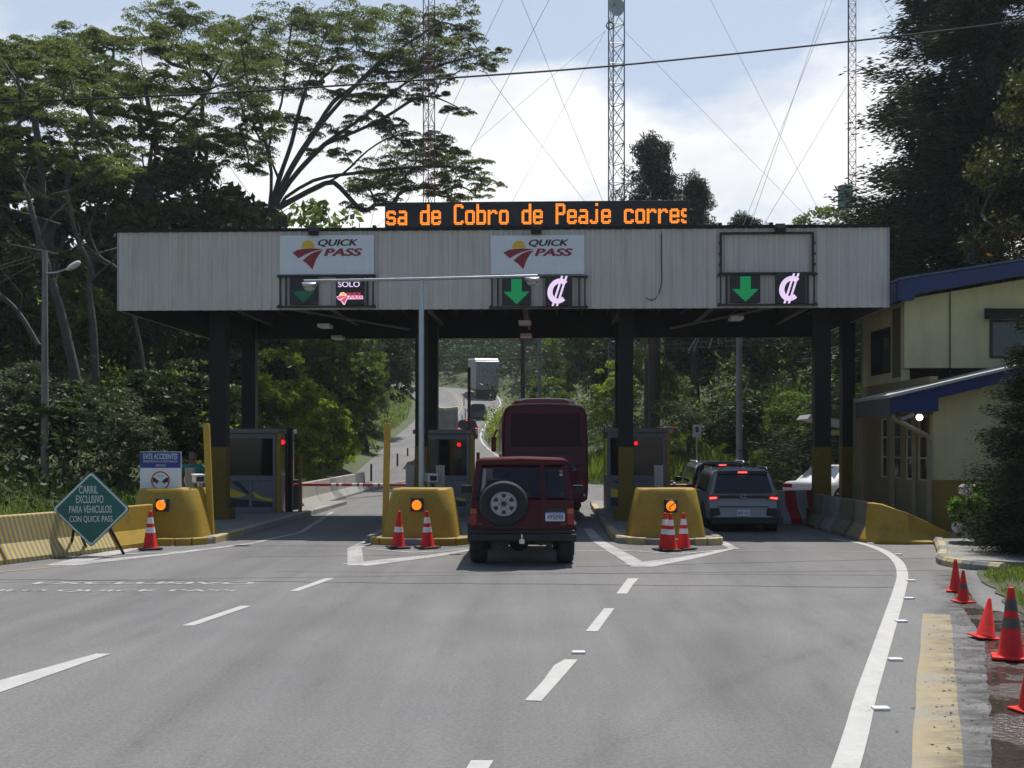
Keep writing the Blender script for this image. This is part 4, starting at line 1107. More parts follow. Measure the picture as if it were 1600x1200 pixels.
text('lettering', 'SEGURA', m_signtxt, bl, .01, h - .31, .045, -.015, width=.21, bold=.01)
cy_ = zs / 2 + .0; r = .2
mb = MB(); n = 40
mb._add([(q * math.cos(2 * math.pi * i / n), -.0135, cy_ + q * math.sin(2 * math.pi * i / n)) for q in (r, r * .87) for i in range(n)], [(i, (i + 1) % n, n + (i + 1) % n, n + i) for i in range(n)])
mb.build('red_ring', m_red, p)
mb = MB()
for q in (-1, 1):
    mb.prism([(q * .165, cy_ - .035), (q * .165, cy_ + .06), (q * .12, cy_ + .065), (q * .075, cy_ + .02), (q * .04, cy_ + .0), (q * .04, cy_ - .03)], -.011, -.014)
    for cx in (.08, ): mb.cyl((q * cx, -.010, cy_ - .04), (q * cx, -.0145, cy_ - .04), .022, n=12)
mb.b2(-.03, -.01, -.0135, -.011, cy_ - .03, cy_ - .02); mb.b2(.0, .03, -.0135, -.011, cy_ - .03, cy_ - .022)
mb.build('car_symbols', m_logoblk, p)
text('lettering', '25 m', m_greensign, p, 0, cy_ + .085, .04, -.014, width=.09, bold=.01)
for q in (-.3, .25):
    mb = MB(); mb.b2(w * q, w * (q + .05), .02, .06, -.5, h * .8); mb.build('leg', m_galv, s)
# give way sign and plate beyond the right booth
d = 36; g = at(1042, 0, d)
s = thing('give_way_sign', 'weathered give way triangle seen behind the right toll booth', 'sign', (g.x, d, 0))
z = at(0, 668, d).z; tw = 24 / F * d / 2 * 1.25
mb = MB(); mb.prism([(-tw, z), (tw, z), (0, z - tw * 1.75)], -.01, .01); p = mb.build('panel', m_red, s, bevel=.004)
mb = MB(); mb.prism([(-tw * .72, z - .06), (tw * .72, z - .06), (0, z - tw * 1.42)], -.012, -.010); mb.build('centre', m_offwhite, p)
mb = MB(); mb.cyl((0, .04, 0), (0, .04, z), .035, n=10); mb.build('post', m_galv, s)
d = 42; g = at(1089, 0, d)
s = thing('road_sign', 'small white road plate on a post before the trees', 'sign', (g.x, d, -.05))
z = at(0, 664, d).z + .05; mb = MB(); mb.b2(-.17, .17, -.01, .01, z - .48, z); p = mb.build('panel', m_offwhite, s, bevel=.01)
mb = MB(); mb.prism([(-.06, z - .28), (.06, z - .28), (.06, z - .14), (.1, z - .14), (0, z - .05), (-.1, z - .14), (-.06, z - .14)], -.013, -.0105); mb.build('symbol', m_logoblk, p)
mb = MB(); mb.cyl((0, .04, 0), (0, .04, z), .03, n=8); mb.build('post', m_galv, s)

# delineator posts
for i, (px, y0, y1) in enumerate(((580, 725, 753), (621, 709, 734), (637, 700, 720))):
    d = [56, 66, 74][i]; zz = zroad(d); a = at(px, y0, d)
    mb = MB(); mb.lathe([(.07, 0), (.07, .03), (.055, .05), (.05, a.z - zz), (.02, a.z - zz + .01)], n=10)
    o = mb.build('delineator_post', m_black, loc=(a.x, d, zz), smooth=40)
    tag(o, ['dark delineator post nearest the booths between the yellow lines', 'middle dark delineator post between the yellow lines', 'farthest dark delineator post before the middle booth column'][i], 'delineator', 'dark delineator posts on the centre line')
for i, (px, y0, y1) in enumerate(((722, 627, 645), (727, 620, 634), (725, 592, 610))):
    d = [104, 112, 124][i]; zz = zroad(d); a = at(px, y1, d)
    mb = MB(); mb.lathe([(.09, 0), (.06, .05), (.05, 1.0), (.02, 1.02)], n=8)
    o = mb.build('delineator_post', m_concd, loc=(a.x, d, zz)); tag(o, 'grey delineator post on the far uphill centre line, ' + ['nearest of three', 'middle of three', 'farthest by the truck'][i], 'delineator', 'grey delineators uphill')

# ------------------------------------------------------------------ poles, lamps
d = 31; g = at(70, 0, d)
s = thing('street_light', 'slender dark street light with one white lamp head at the left before the trees', 'street light', (g.x, d, .2))
zt = at(0, 408, d).z - .2
mb = MB(); mb.cyl((0, 0, 0), (0, 0, zt + .3), .12, .07, 12); mb.build('pole', m_concd, s, smooth=40)
a = at(122, 424, d); b = at(143, 417, d); a -= Vector(s.location); b -= Vector(s.location); a.y = -.6; b.y = -.8
mb = MB(); mb.tube([(0, 0, zt - .35), (a.x * .5, a.y * .5, a.z - .08), a], .025, 8); mb.build('arm', m_galv, s)
dv = (b - a).normalized(); mb = MB()
mb.loft([[tuple(a + dv * u + Vector((0, w * math.cos(q), w * .7 * math.sin(q)))) for q in [2 * math.pi * i / 12 for i in range(12)]] for u, w in ((-.12, .05), (0, .11), (.2, .13), (.36, .11), (.44, .05))])
mb.build('lamp_head', m_white, s, smooth=50)
def pole(px, y0, d, w, mat, lab, zb):
    a = at(px, y0, d); mb = MB(); mb.cyl((0, 0, 0), (0, 0, a.z - zb), w / 2 * 1.15, w / 2, 12); mb.lathe([(w * .8, 0), (w * .8, .05)], n=12)
    return tag(mb.build('utility_pole', mat, loc=(a.x, d, zb), smooth=40), lab, 'utility pole', 'utility poles beyond the canopy')
pole(1155, 380, 46, .24, m_concd, 'grey concrete pole rising behind the silver car', 0)
pole(1010, 560, 55, .22, m_barkd, 'thin dark pole in the trees right of the third column', 0)
pole(843, 480, 70, .24, m_concd, 'pale leaning pole seen right of the white topped truck', .9)
pole(817, 500, 52, .20, m_barkd, 'dark pole directly above the bus roof', 0)
# overhead cables
def cable(pts, r, label, d=None):
    P = [at(*p) for p in pts]; o = P[0].copy()
    S = []
    for i in range(len(P) - 1):
        q = [np.array(P[max(0, min(len(P) - 1, i + k))]) for k in (-1, 0, 1, 2)]
        S += [Vector(cat(*q, j / 6)) - o for j in range(6)]
    S.append(P[-1] - o)
    mb = MB(); mb.tube(S, r, 6)
    return tag(mb.build('overhead_cable', m_wire, loc=o), label, 'cable')
cable([(-80, 163, 19), (200, 152, 19.5), (400, 142, 20), (700, 122, 20.6), (1000, 99, 21.2), (1440, 52, 22), (1700, 18, 22.6)], .018, 'thick black cable slanting across the whole sky')
cable([(-60, 522, 62), (330, 552, 60), (520, 557, 58), (800, 556, 56), (1000, 541, 54), (1300, 524, 52)], .022, 'upper thin cable crossing the trees under the canopy')
cable([(-60, 545, 63), (330, 566, 61), (520, 566, 59), (800, 562, 57), (1000, 548, 55), (1300, 533, 53)], .02, 'lower thin cable crossing the trees under the canopy')

# ------------------------------------------------------------------ antenna masts with guys
def mast(px0, pyb, px1, d, w, ztop, mat, lab, step, zb=-.1):
    c = at((px0 + px1) / 2, 300, d)
    t = thing('antenna_mast', lab, 'antenna mast', (c.x, d, zb), R(8))
    C = [(-w / 2, -w * .29), (w / 2, -w * .29), (0, w * .58)]
    mb = MB(); r = w * .045
    for x, y in C: mb.cyl((x, y, 0), (x, y, ztop), r, n=6)
    mb.build('legs', mat, t)
    mb = MB(); z = 1.0; k = 0
    while z < ztop - step:
        for i in range(3):
            a, b = C[i], C[(i + 1) % 3]
            mb.cyl((*a, z), (*b, z), r * .6, n=4, cap=False)
            mb.cyl((*a, z), (*b, z + step), r * .5, n=4, cap=False)
            if k % 7: mb.cyl((*b, z), (*a, z + step), r * .5, n=4, cap=False)
        z += step; k += 1
    mb.build('lattice', mat, t)
    return t, c
def guy(t, c, pts, d0, r=.011, zb=-.1):
    """wire from a point on the mast down to where the photograph shows it"""
    a = at(*pts[0], d0[0]); b = at(*pts[1], d0[1]); o = Vector(t.location)
    m = Matrix.Rotation(-t.rotation_euler.z, 4, 'Z')
    b2 = b + (b - a) * max(0.0, (b.z - 6.4) / max(.1, a.z - b.z))     # carry on down to the ground
    mb = MB(); mb.cyl(m @ (a - o), m @ (b2 - o), r, n=4, cap=False); mb.build('guy_wire', m_wiregrey, t)
m_maststeel = M('mast_steel', (.20, .215, .23), .5, metal=.2, var=.15)
m_mastred = M('mast_red', (.13, .03, .028), .6, var=.3)
t1, c1 = mast(948, 310, 975, 78, 1.15, 50, m_maststeel, 'grey lattice mast with a round dish in the centre of the sky', 1.42)
guy(t1, c1, [(946, 48), (640, 310)], (78, 70)); guy(t1, c1, [(946, 48), (806, 305)], (78, 74)); guy(t1, c1, [(975, 48), (1240, 318)], (78, 84))
o = Vector(t1.location); mt = Matrix.Rotation(-R(8), 4, 'Z')
q = mt @ (at(959, 10, 77) - o)
dsh = thing('dish_antenna', 'grey round dish fixed high on the central mast', 'dish antenna', o + Matrix.Rotation(R(8), 3, 'Z') @ q)
mb = MB(); mb.xf(Matrix.Rotation(R(90), 4, 'X') @ Matrix.Rotation(R(35), 4, 'Y')); mb.lathe([(.005, .0), (.42, .05), (.71, .20), (.75, .24), (.71, .25), (.34, .10), (.005, .05)], n=24); mb.build('reflector', M('dish_grey', (.36, .38, .38), .5, var=.15), dsh, smooth=50)
mb = MB(); mb.cyl((0, 0, 0), (.1, .8, 0), .04, n=8); mb.cyl((0, -.6, 0), (0, 0, 0), .03, n=8); mb.build('mount', m_dark, dsh)
q = at(953, 40, 77.2)
mb = MB(); n = 16; mb.tube([(.25 * math.cos(2 * math.pi * i / n), 0, .25 * math.sin(2 * math.pi * i / n)) for i in range(n + 1)], .05, 6)
tag(mb.build('cable_coil', m_black, loc=q), 'black ring of coiled cable hung on the central mast below the dish', 'cable coil')
t2, c2 = mast(661, 320, 679, 48, .50, 30, m_mastred, 'thin rust red lattice mast in front of the spreading tree', .95)
guy(t2, c2, [(858, 0), (700, 300)], (52, 50)); guy(t2, c2, [(786, 0), (700, 180)], (54, 52)); guy(t2, c2, [(740, 90), (910, 310)], (48, 58)); guy(t2, c2, [(815, 0), (940, 310)], (56, 58)); guy(t2, c2, [(625, 130), (590, 300)], (48, 60)); guy(t2, c2, [(640, 130), (545, 330)], (48, 62))
t3, c3 = mast(1323, 350, 1336, 60, .46, 34, m_mastred, 'thin lattice mast with a drum antenna beside the dark cypress', .62)
guy(t3, c3, [(1300, 0), (1170, 330)], (60, 54)); guy(t3, c3, [(1292, 0), (1180, 330)], (60, 53)); guy(t3, c3, [(1110, 0), (1280, 330)], (66, 62)); guy(t3, c3, [(1324, 132), (1200, 340)], (60, 55)); guy(t3, c3, [(1375, 0), (1420, 70)], (60, 56)); guy(t3, c3, [(1338, 132), (1395, 190)], (60, 56))
q = at(1321, 308, 59)
mb = MB(); mb.cyl((0, 0, -.62), (0, 0, .62), .40, n=20); tag(mb.build('drum_antenna', M('faded_green', (.17, .23, .19), .6), loc=q, smooth=40, bevel=.03), 'pale green drum antenna low on the right mast', 'drum antenna')

# ------------------------------------------------------------------ person behind the left crash block
def skin(name, pts, edges, radii, mat, parent, root=0, sub=2):
    me = bpy.data.meshes.new(name); me.from_pydata(pts, edges, []); me.materials.append(mat)
    o = bpy.data.objects.new(name, me); COL.objects.link(o); o.parent = parent
    md = o.modifiers.new('skin', 'SKIN'); md.use_smooth_shade = True
    for v, r in zip(me.skin_vertices[0].data, radii):
        v.radius = r if isinstance(r, tuple) else (r, r); v.use_root = False
    me.skin_vertices[0].data[root].use_root = True
    sb = o.modifiers.new('sub', 'SUBSURF'); sb.levels = sub; sb.render_levels = sub
    return o
g = at(301, 0, 26.0)
pr_ = thing('person', 'man in a teal shirt and green vest standing behind the left crash block', 'person', (g.x, 26.0, .125), R(12))
m_skin = M('skin', (.16, .08, .05), .55, var=.1); m_teal = M('teal_cloth', (.015, .15, .13), .85, var=.15); m_navy = M('navy_cloth', (.012, .014, .02), .9, var=.2); m_vest = M('hi_vis_cloth', (.22, .42, .04), .8, var=.15)
P = [(0, 0, .93), (0, 0, 1.12), (0, -.01, 1.36), (0, -.01, 1.47), (0, -.03, 1.57), (0, -.05, 1.66), (0, -.03, 1.73),
     (-.10, 0, .88), (-.11, -.02, .48), (-.12, .03, .08), (-.12, -.1, .03), (.10, 0, .88), (.12, .0, .48), (.13, .03, .08), (.13, -.1, .03),
     (-.18, 0, 1.40), (-.25, .02, 1.12), (-.20, -.14, .93), (-.19, -.2, .86), (.18, 0, 1.40), (.27, .0, 1.13), (.27, -.16, .95), (.27, -.23, .9)]
E = [(0, 1), (1, 2), (2, 3), (3, 4), (4, 5), (5, 6), (0, 7), (7, 8), (8, 9), (9, 10), (0, 11), (11, 12), (12, 13), (13, 14), (2, 15), (15, 16), (16, 17), (17, 18), (2, 19), (19, 20), (20, 21), (21, 22)]
RR = [.15, .145, .13, .062, .085, .095, .06, .10, .07, .05, .045, .10, .07, .05, .045, .065, .05, .037, .035, .065, .05, .037, .035]
body = skin('body', P, E, RR, m_skin, pr_)
hd = MB()
for s in (-1, 1):
    hd.sphere((s * .095, -.03, 1.64), .025, 6, (.5, 1, 1.2))
hd.prismx([(-.125, 1.62), (-.165, 1.6), (-.125, 1.655)], -.014, .014)
hd.b2(-.03, .03, -.142, -.13, 1.578, 1.59)
hd.build('face_features', m_skin, pr_, smooth=50)
em = MB(); [em.sphere((s * .035, -.135, 1.66), .011, 5) for s in (-1, 1)]; em.build('eyes', m_logoblk, pr_)
for s, ex, ey, ez in ((-1, -.19, -.2, .86), (1, .27, -.23, .9)):        # hands: palm, four unequal fingers, thumb at the side
    hp = [(ex, ey, ez), (ex, ey - .03, ez - .05)]; he = [(0, 1)]; hr = [.028, .03]
    for f, (off, ln) in enumerate(((-.03, .06), (-.01, .075), (.01, .07), (.028, .055))):
        b0 = len(hp); hp += [(ex + off, ey - .045, ez - .075), (ex + off, ey - .05 , ez - .075 - ln * .5), (ex + off, ey - .035, ez - .075 - ln)]
        he += [(1, b0), (b0, b0 + 1), (b0 + 1, b0 + 2)]; hr += [.0095, .009, .008]
    b0 = len(hp); hp += [(ex - s * .035, ey - .035, ez - .03), (ex - s * .045, ey - .06, ez - .065)]; he += [(0, b0), (b0, b0 + 1)]; hr += [.011, .0095]
    skin('hand', hp, he, hr, m_skin, pr_, 0, 1)
skin('hair', [(0, .0, 1.66), (0, .01, 1.72), (0, -.05, 1.755)], [(0, 1), (1, 2)], [.1, .098, .062], m_logoblk, pr_, 0, 2)
skin('shirt', [P[0], P[1], P[2], (0, -.01, 1.43), P[15], (-.225, .01, 1.2), P[19], (.235, 0, 1.2)], [(0, 1), (1, 2), (2, 3), (2, 4), (4, 5), (2, 6), (6, 7)], [.165, .165, .155, .085, .085, .075, .085, .075], m_teal, pr_)
skin('trousers', [(0, 0, .96), P[7], P[8], (-.12, .03, .1), P[11], P[12], (.13, .03, .1)], [(0, 1), (1, 2), (2, 3), (0, 4), (4, 5), (5, 6)], [.16, .12, .088, .07, .12, .088, .07], m_navy, pr_)
mb = MB(); g2 = at(318, 0, 25.2)          # folded vest hung on the post rail
mb.loft([[(.16 * math.cos(q) * s, .07 * math.sin(q), z) for q in [2 * math.pi * i / 14 for i in range(14)]] for z, s in ((0, .75), (.08, 1.0), (.3, 1.0), (.42, .8), (.46, .4))])
tag(mb.build('hi_vis_vest', m_vest, loc=(g2.x, 25.2, .55), smooth=60), 'bright green safety vest hung behind the tall yellow post at the left', 'vest')
mb = MB(); mb.b2(-.17, .17, -.05, .05, 0, .42); tag(mb.build('storage_box', m_black, loc=(g2.x, 25.25, .125), bevel=.02), 'black box on the left island under the green vest', 'box')

# ------------------------------------------------------------------ yellow building
BX = 9.45
bd = thing('office_building', 'cream and ochre two storey building with blue eaves at the right', 'building', (BX, 24.4, 0))
def bw(z): return z
zsplit = 1.26
UZ = 6.15
mb = MB()
mb.prism([(0, zsplit), (6, zsplit), (6, 4.72), (0, 3.30)], 0, .2)                            # lower front wall, upper colour
mb.prism([(0, 3.9), (14, 3.9), (14, 6.1), (6.3, 6.62), (0, 5.55)], 1.8, 2.0)  # upper front gable wall
mb.b2(0, .2, 0.2, 9, 3.35, 3.9) if False else None
mb.b2(0, .2, 2.0, 4.9, 3.6, 5.5)                           # upper left wall above the porch roof
mb.build('cream_wall', m_cream, bd)
mb = MB(); mb.b2(-.012, 14, -.012, .21, 0, zsplit - .002); mb.build('ochre_wall', m_ochre, bd)
mb = MB(); wl = [(.2, .5), (.9, 1.15), (1.9, 2.2), (2.9, 3.25)]
# left wall with window openings (receding)
ops = [(.35, .95), (1.2, 1.75), (2.1, 2.75), (3.05, 3.5)]
y = .2
for a, b in ops: mb.b2(0, .18, y, a, 0, 3.6); mb.b2(0, .18, a, b, 0, 1.22); mb.b2(0, .18, a, b, 2.72, 3.6); y = b
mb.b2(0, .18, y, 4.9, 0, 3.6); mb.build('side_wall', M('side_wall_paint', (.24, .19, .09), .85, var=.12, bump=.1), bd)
for a, b in ops:
    mb = MB()
    for u, v in ((a, a + .04), (b - .04, b)): mb.b2(.02, .1, u, v, 1.22, 2.72)
    for z in (1.22, 1.72, 2.22, 2.68): mb.b2(.02, .1, a + .04, b - .04, z, z + .04)
    fr = mb.build('window', m_cream, bd)
    mb = MB(); mb.b2(.05, .06, a + .04, b - .04, 1.24, 2.7); mb.build('pane', m_glassd, fr)
mb = MB(); mb.b2(.19, 13.79, 2.01, 4.69, 3.3, 3.4); mb.b2(.01, 13.9, 4.91, 5.1, 0, 5.5); mb.b2(13.8, 14, 2.01, 4.9, 0, 5.9); mb.build('floor_slab', m_concd, bd)
# upper storey side window and front window with hood
mb = MB(); mb.b2(-.02, .0, 2.75, 4.2, 3.85, 5.0); w_ = mb.build('window', m_dark, bd); mb = MB(); mb.b2(-.03, -.021, 2.81, 4.14, 3.91, 4.94); mb.build('pane', m_glassd, w_)
mb = MB(); mb.b2(-.015, .0, 2.05, 2.6, 3.7, 5.4); mb.build('wall_panel', M('panel_brown', (.10, .075, .03), .7), bd)
x0, z0_ = (1546 - 800) / F * 26.2 - BX, at(0, 560, 26.2).z; z1_w = at(0, 500, 26.2).z
mb = MB(); mb.b2(x0, x0 + 1.6, 1.77, 1.80, z0_, z1_w); w_ = mb.build('window', m_black, bd); mb = MB(); mb.b2(x0 + .06, x0 + 1.5, 1.76, 1.769, z0_ + .06, z1_w - .06); mb.build('pane', m_glassd, w_)
mb = MB(); mb.prismx([(1.8, z1_w + .28), (1.45, z1_w + .12), (1.45, z1_w - .02), (1.8, z1_w + .02)], x0 - .12, x0 + 1.8); mb.build('window_hood', m_greensteel, bd)
mb = MB(); qx = (1485 - 800) / F * 26.15 - BX; mb.cyl((qx, 1.77, 3.5), (qx, 1.77, 5.75), .014, n=6); mb.build('wall_cable', m_wire, bd)
# upper roof
mb = MB(); mb.prism([(-.32, 5.46), (0.02, 5.46), (.02, 5.60), (6.3, 6.70), (14.2, 5.94), (14.2, 6.16), (6.3, 6.96), (-.32, 5.92)], 1.2, 1.42); mb.build('gable_fascia', m_blue, bd)
mb = MB(); mb.b2(-.34, -.28, 1.42, 5.5, 5.46, 5.9); mb.build('eaves_fascia', m_blue, bd)
mb = MB(); mb.prism([(-.34, 5.93), (6.3, 6.97), (14.2, 6.17), (14.2, 6.22), (6.3, 7.02), (-.34, 5.98)], 1.15, 5.5); mb.build('roof', M('roof_sheet_blue', (.05, .07, .13), .5, var=.2, stain=((.2, .2, .2), .4, 2)), bd)
# porch roof: slopes up to the right, blue gable board at the front
kx = lambda px, d: (px - 800) / F * d - BX
za = lambda py, d: at(0, py, d).z
dp = 23.9
mb = MB(); mb.prism([(kx(1392, dp), za(644, dp)), (kx(1466, dp), za(643, dp)), (kx(1466, dp), za(622, dp)), (kx(1880, dp), za(523.6, dp)), (kx(1880, dp), za(504.6, dp)), (kx(1392, dp), za(619, dp))], -.52, -.46); mb.build('porch_gable', m_blue, bd)
mb = MB(); mb.prism([(kx(1387, dp), za(622, dp)), (kx(1880, dp), za(505.5, dp)), (kx(1880, dp), za(502.5, dp)), (kx(1384, dp), za(618, dp))], -.6, 1.75); mb.build('porch_roof', M('porch_sheet', (.42, .43, .40), .5, var=.15), bd)
mb = MB(); mb.b2(kx(1388, dp) - .02, kx(1392, dp) - .003, -.5, 1.7, za(650, dp), za(623, dp)); mb.b2(kx(1392, dp), .0, .0, 1.7, za(646, dp), za(643, dp)); mb.build('porch_eaves', M('eaves_dark', (.05, .055, .06), .6), bd)
mb = MB(); mb.tube([(kx(1393, 24.2), -.22, za(647, 24.2)), (kx(1398, 24.2), -.22, za(655, 24.2)), (kx(1448, 24.2), -.2, za(681, 24.2)), (kx(1453.5, 24.2), -.15, za(688, 24.2)), (kx(1453.5, 24.2), -.12, .05)], .055, 10); mb.build('downpipe', m_ochpipe if False else M('downpipe_cream', (.26, .22, .14), .6), bd, smooth=60)
mb = MB(); mb.sphere((kx(1438, 24.0), -.35, za(652, 24.0)), .075, 10); lamp = mb.build('globe_lamp', M('globe_glass', (.8, .8, .75), .3, emit=(1.0, .96, .85), es=2.5, var=0), bd, smooth=60)
mb = MB(); mb.cyl((kx(1438, 24.0), -.35, za(646, 24.0)), (kx(1438, 24.0), -.35, za(649.3, 24.0)), .04, n=10); mb.box((kx(1420, 24), -.3, za(651, 24)), (.28, .1, .07), ry=R(-20)); mb.build('lamp_mount', m_offwhite, lamp)
m_porch = M('porch_paint', (.33, .27, .15), .8)
for q in ((-.30, -.08, 4.7, 4.98, 0, 3.3), (-.10, -.02, 2.4, 2.5, 0, 3.3), (-.10, -.02, 0.98, 1.06, 0, 3.3)):
    mb = MB(); mb.b2(*q); mb.build('porch_column', m_porch, bd)
mb = MB(); mb.b2(-.15, 14, -.16, -.02, -.05, .10); mb.build('plinth', m_concd, bd)
# roof stub and antennas behind the porch
for px, y0, dd, lab in ((1510, 372, 27.2, 'short green antenna rod on the blue roof'), (1521, 310, 27.4, 'tall green antenna rod on the blue roof')):
    a = at(px, y0, dd); zb = 6.62; mb = MB(); mb.cyl((0, 0, 0), (0, 0, a.z - zb), .03, .015, 8); mb.b2(-.06, .06, -.06, .06, 0, .04); tag(mb.build('roof_antenna', m_greensteel, loc=(a.x, dd, zb)), lab, 'antenna')
# small gate canopy with lamp between columns
d = 36; mb = MB(); a, b = at(1262, 652, d), at(1310, 640, d)
t = thing('gate_shelter', 'small pale roof on a cream post behind the right columns', 'shelter', (at(1316, 0, d).x, d, 0))
mb = MB(); mb.prism([(-1.3, at(0, 655, d).z), (.1, at(0, 668, d).z), (.1, at(0, 660, d).z), (-1.2, at(0, 648, d).z)], -.6, .8); mb.build('roof', m_offwhite, t)
mb = MB(); mb.b2(-.08, .08, -.08, .08, 0, at(0, 676, d).z); mb.b2(-.9, .08, -.07, .07, at(0, 680, d).z, at(0, 672, d).z); mb.build('post', M('post_cream', (.36, .30, .18), .8), t)
# ------------------------------------------------------------------ vehicles (local frame: y forward from the tail, x to the right)
m_jeepred = M('jeep_paint', (.072, .002, .012), .34, var=.1, coat=.05, spec=.22)
m_busred = M('bus_paint', (.135, .004, .017), .34, var=.1, coat=.06, spec=.25)
m_silver = M('silver_paint', (.24, .235, .24), .38, metal=.3, var=.05, coat=.4)
m_darkcar = M('dark_blue_paint', (.018, .024, .035), .25, var=.1, coat=.5)
m_whitecar = M('white_car_paint', (.74, .74, .75), .25, var=.04, coat=.5)
m_plastic = M('dark_plastic', (.016, .016, .017), .65, var=.2)
m_alloy = M('alloy_rim', (.36, .36, .37), .4, metal=.3, var=.1)
m_plate = M('number_plate', (.62, .65, .70), .4, var=.06)
m_platetx = M('plate_lettering', (.03, .04, .12), .5)
m_carglass = glassmat('car_glass', (.05, .06, .09), .75, .03)
m_seat = M('seat_cloth', (.025, .027, .035), .9)
m_chrome = M('chrome', (.6, .6, .62), .12, metal=1.0, var=.05)
def half(pts): return [(x, z) for x, z in pts] + [(-x, z) for x, z in reversed(pts) if abs(x) > 1e-6]
def shell(stations):
    """stations: (y, half outline from bottom centre to top centre, rake) -> rings"""
    rings = []
    for y, hp, rk in stations:
        rings.append([(x, y + (rk(z) if rk else 0), z) for x, z in half(hp)])
    return rings
def wheel(t, x, y, r, w, rim=True, name='wheel', spokes=5):
    mb = MB(); c = (x, y, r)
    mb.xf(Matrix.Translation(c) @ Matrix.Rotation(R(90), 4, 'Y'))
    mb.lathe([(r * .62, -w / 2 + .01), (r * .9, -w / 2), (r * .98, -w / 2 + .03), (r, -w / 4), (r, w / 4), (r * .98, w / 2 - .03), (r * .9, w / 2), (r * .62, w / 2 - .01)], n=28)
    o = mb.build(name, m_rubber, t, smooth=40)
    s = 1 if x > 0 else -1
    mb = MB(); mb.xf(Matrix.Translation(c) @ Matrix.Rotation(R(90), 4, 'Y'))
    e = s * (w / 2)
    mb.lathe([(.02, e + s * .01), (r * .2, e + s * .012), (r * .3, e - s * .01), (r * .55, e - s * .008), (r * .63, e + s * .015)], n=28)
    mb.build('rim', m_alloy, o, smooth=40)
    return o
# --- dark red off-road car
J = gr(815.5, 883)
jp = thing('jeep', 'dark red square off-road car with a spare wheel on its tail', 'car', (J.x, J.y - .12, 0), R(-.6)); jp.scale = (1.065, 1, .985)
W = .83
low = lambda y, zt=1.14, w=W, zb=.52: (y, [(0, zb), (w * .86, zb), (w * .97, zb + .06), (w, zb + .22), (w, .92), (w * .985, zt - .03), (w * .96, zt), (0, zt)], None)
mb = MB(); mb.loft(shell([low(0), low(.03, w=W * 1.0), low(2.75), low(2.80, 1.10), low(3.75, 1.06, W * .97), low(3.85, .98, W * .93)])); body = mb.build('body', m_jeepred, jp, smooth=35, bevel=.012)
# greenhouse: pillars, roof, glass
zb_, zr = 1.14, 1.76
tp = lambda x, z: x * (1 - .075 * (z - zb_) / (zr - zb_))       # tumblehome
def pillar(x0, x1, y, th, z0=zb_, z1=zr):
    mb = MB(); mb.loft([[(tp(x0, z), y + rk, z), (tp(x1, z), y + rk, z), (tp(x1, z), y + rk + th, z), (tp(x0, z), y + rk + th, z)] for z, rk in ((z0, 0), (z1, .10))])
    mb.build('pillar', m_jeepred, jp, bevel=.008)
Wg = W * .965
pillar(-Wg, -Wg + .11, 0, .10); pillar(Wg - .11, Wg, 0, .10); pillar(.30, .385, 0, .05); pillar(-Wg + .11, Wg - .11, .0, .05, zb_, zb_ + .04); pillar(-Wg + .11, Wg - .11, .095, .05, zr - .09, zr)
for s in (-1, 1):
    a, b = (Wg - .05, Wg) if s > 0 else (-Wg, -Wg + .05)
    pillar(a, b, 1.15, .09); pillar(a, b, 1.95, .09); pillar(a, b, 2.62, .09)
mb = MB(); rf = lambda y, k, zt: (y, [(0, zr - .02), (tp(Wg, zr) * k, zr - .02), (tp(Wg, zr) * k + .005, zr + .03), (tp(Wg, zr) * k - .05, zr + .075 + zt), (0, zr + .10 + zt)], None)
mb.loft(shell([rf(.08, .995, -.02), rf(.16, 1.0, 0), rf(1.4, 1.0, .01), rf(2.5, .99, -.02), rf(2.62, .96, -.06)])); mb.build('roof', m_jeepred, jp, smooth=40)
def pane(x0, x1, z0, z1, yoff, nm='window_glass', frame=True):
    q = lambda x, z: (tp(x, z), yoff + (z - zb_) / (zr - zb_) * .10, z)
    mb = MB(); mb.loft([[q(x0, z0), q(x1, z0), q(x1, z1), q(x0, z1)], [(p[0], p[1] + .006, p[2]) for p in (q(x0, z0), q(x1, z0), q(x1, z1), q(x0, z1))]]); g = mb.build(nm, m_carglass, jp)
    mb = MB(); f = .022
    for a, b, c, d in ((x0, x1, z0, z0 + f), (x0, x1, z1 - f, z1), (x0, x0 + f, z0, z1), (x1 - f, x1, z0, z1)):
        mb.loft([[(q(x, z)[0], q(x, z)[1] - o, z) for x, z in ((a, c), (b, c), (b, d), (a, d))] for o in (.012, .0015)])
    mb.build('rubber_seal', m_rubber, g)
pane(-Wg + .085, .312, zb_ + .03, zr - .07, -.008); pane(.375, Wg - .085, zb_ + .03, zr - .07, -.008)
mb = MB(); q = [(-.68, 2.62, zb_), (.68, 2.62, zb_), (.64, 2.62 - .0, zr), (-.64, 2.62, zr)]; mb.loft([q, [(a, b + .01, c) for a, b, c in q]]); mb.build('windscreen', glassmat('windscreen_glass', (.1, .11, .12), .85), jp)
for s in (-1, 1):
    for a, b in ((.12, 1.14), (1.25, 1.94), (2.05, 2.6)):
        mb = MB(); q = [(s * tp(Wg - .02, z), y, z) for y, z in ((a, zb_ + .01), (b, zb_ + .01), (b, zr - .03), (a, zr - .03))]; mb.loft([q, [(x - s * .008, y, z) for x, y, z in q]]); mb.build('side_window', m_carglass, jp)
mb = MB()
for x in (-.38, .38):
    mb.box((x, 1.55, 1.12), (.46, .14, .62), rx=R(-10)); mb.box((x, 1.52, 1.54), (.26, .1, .18)); mb.box((x, .75, 1.05), (.5, .12, .5), rx=R(-8))
mb.build('seats', m_seat, jp, bevel=.04)
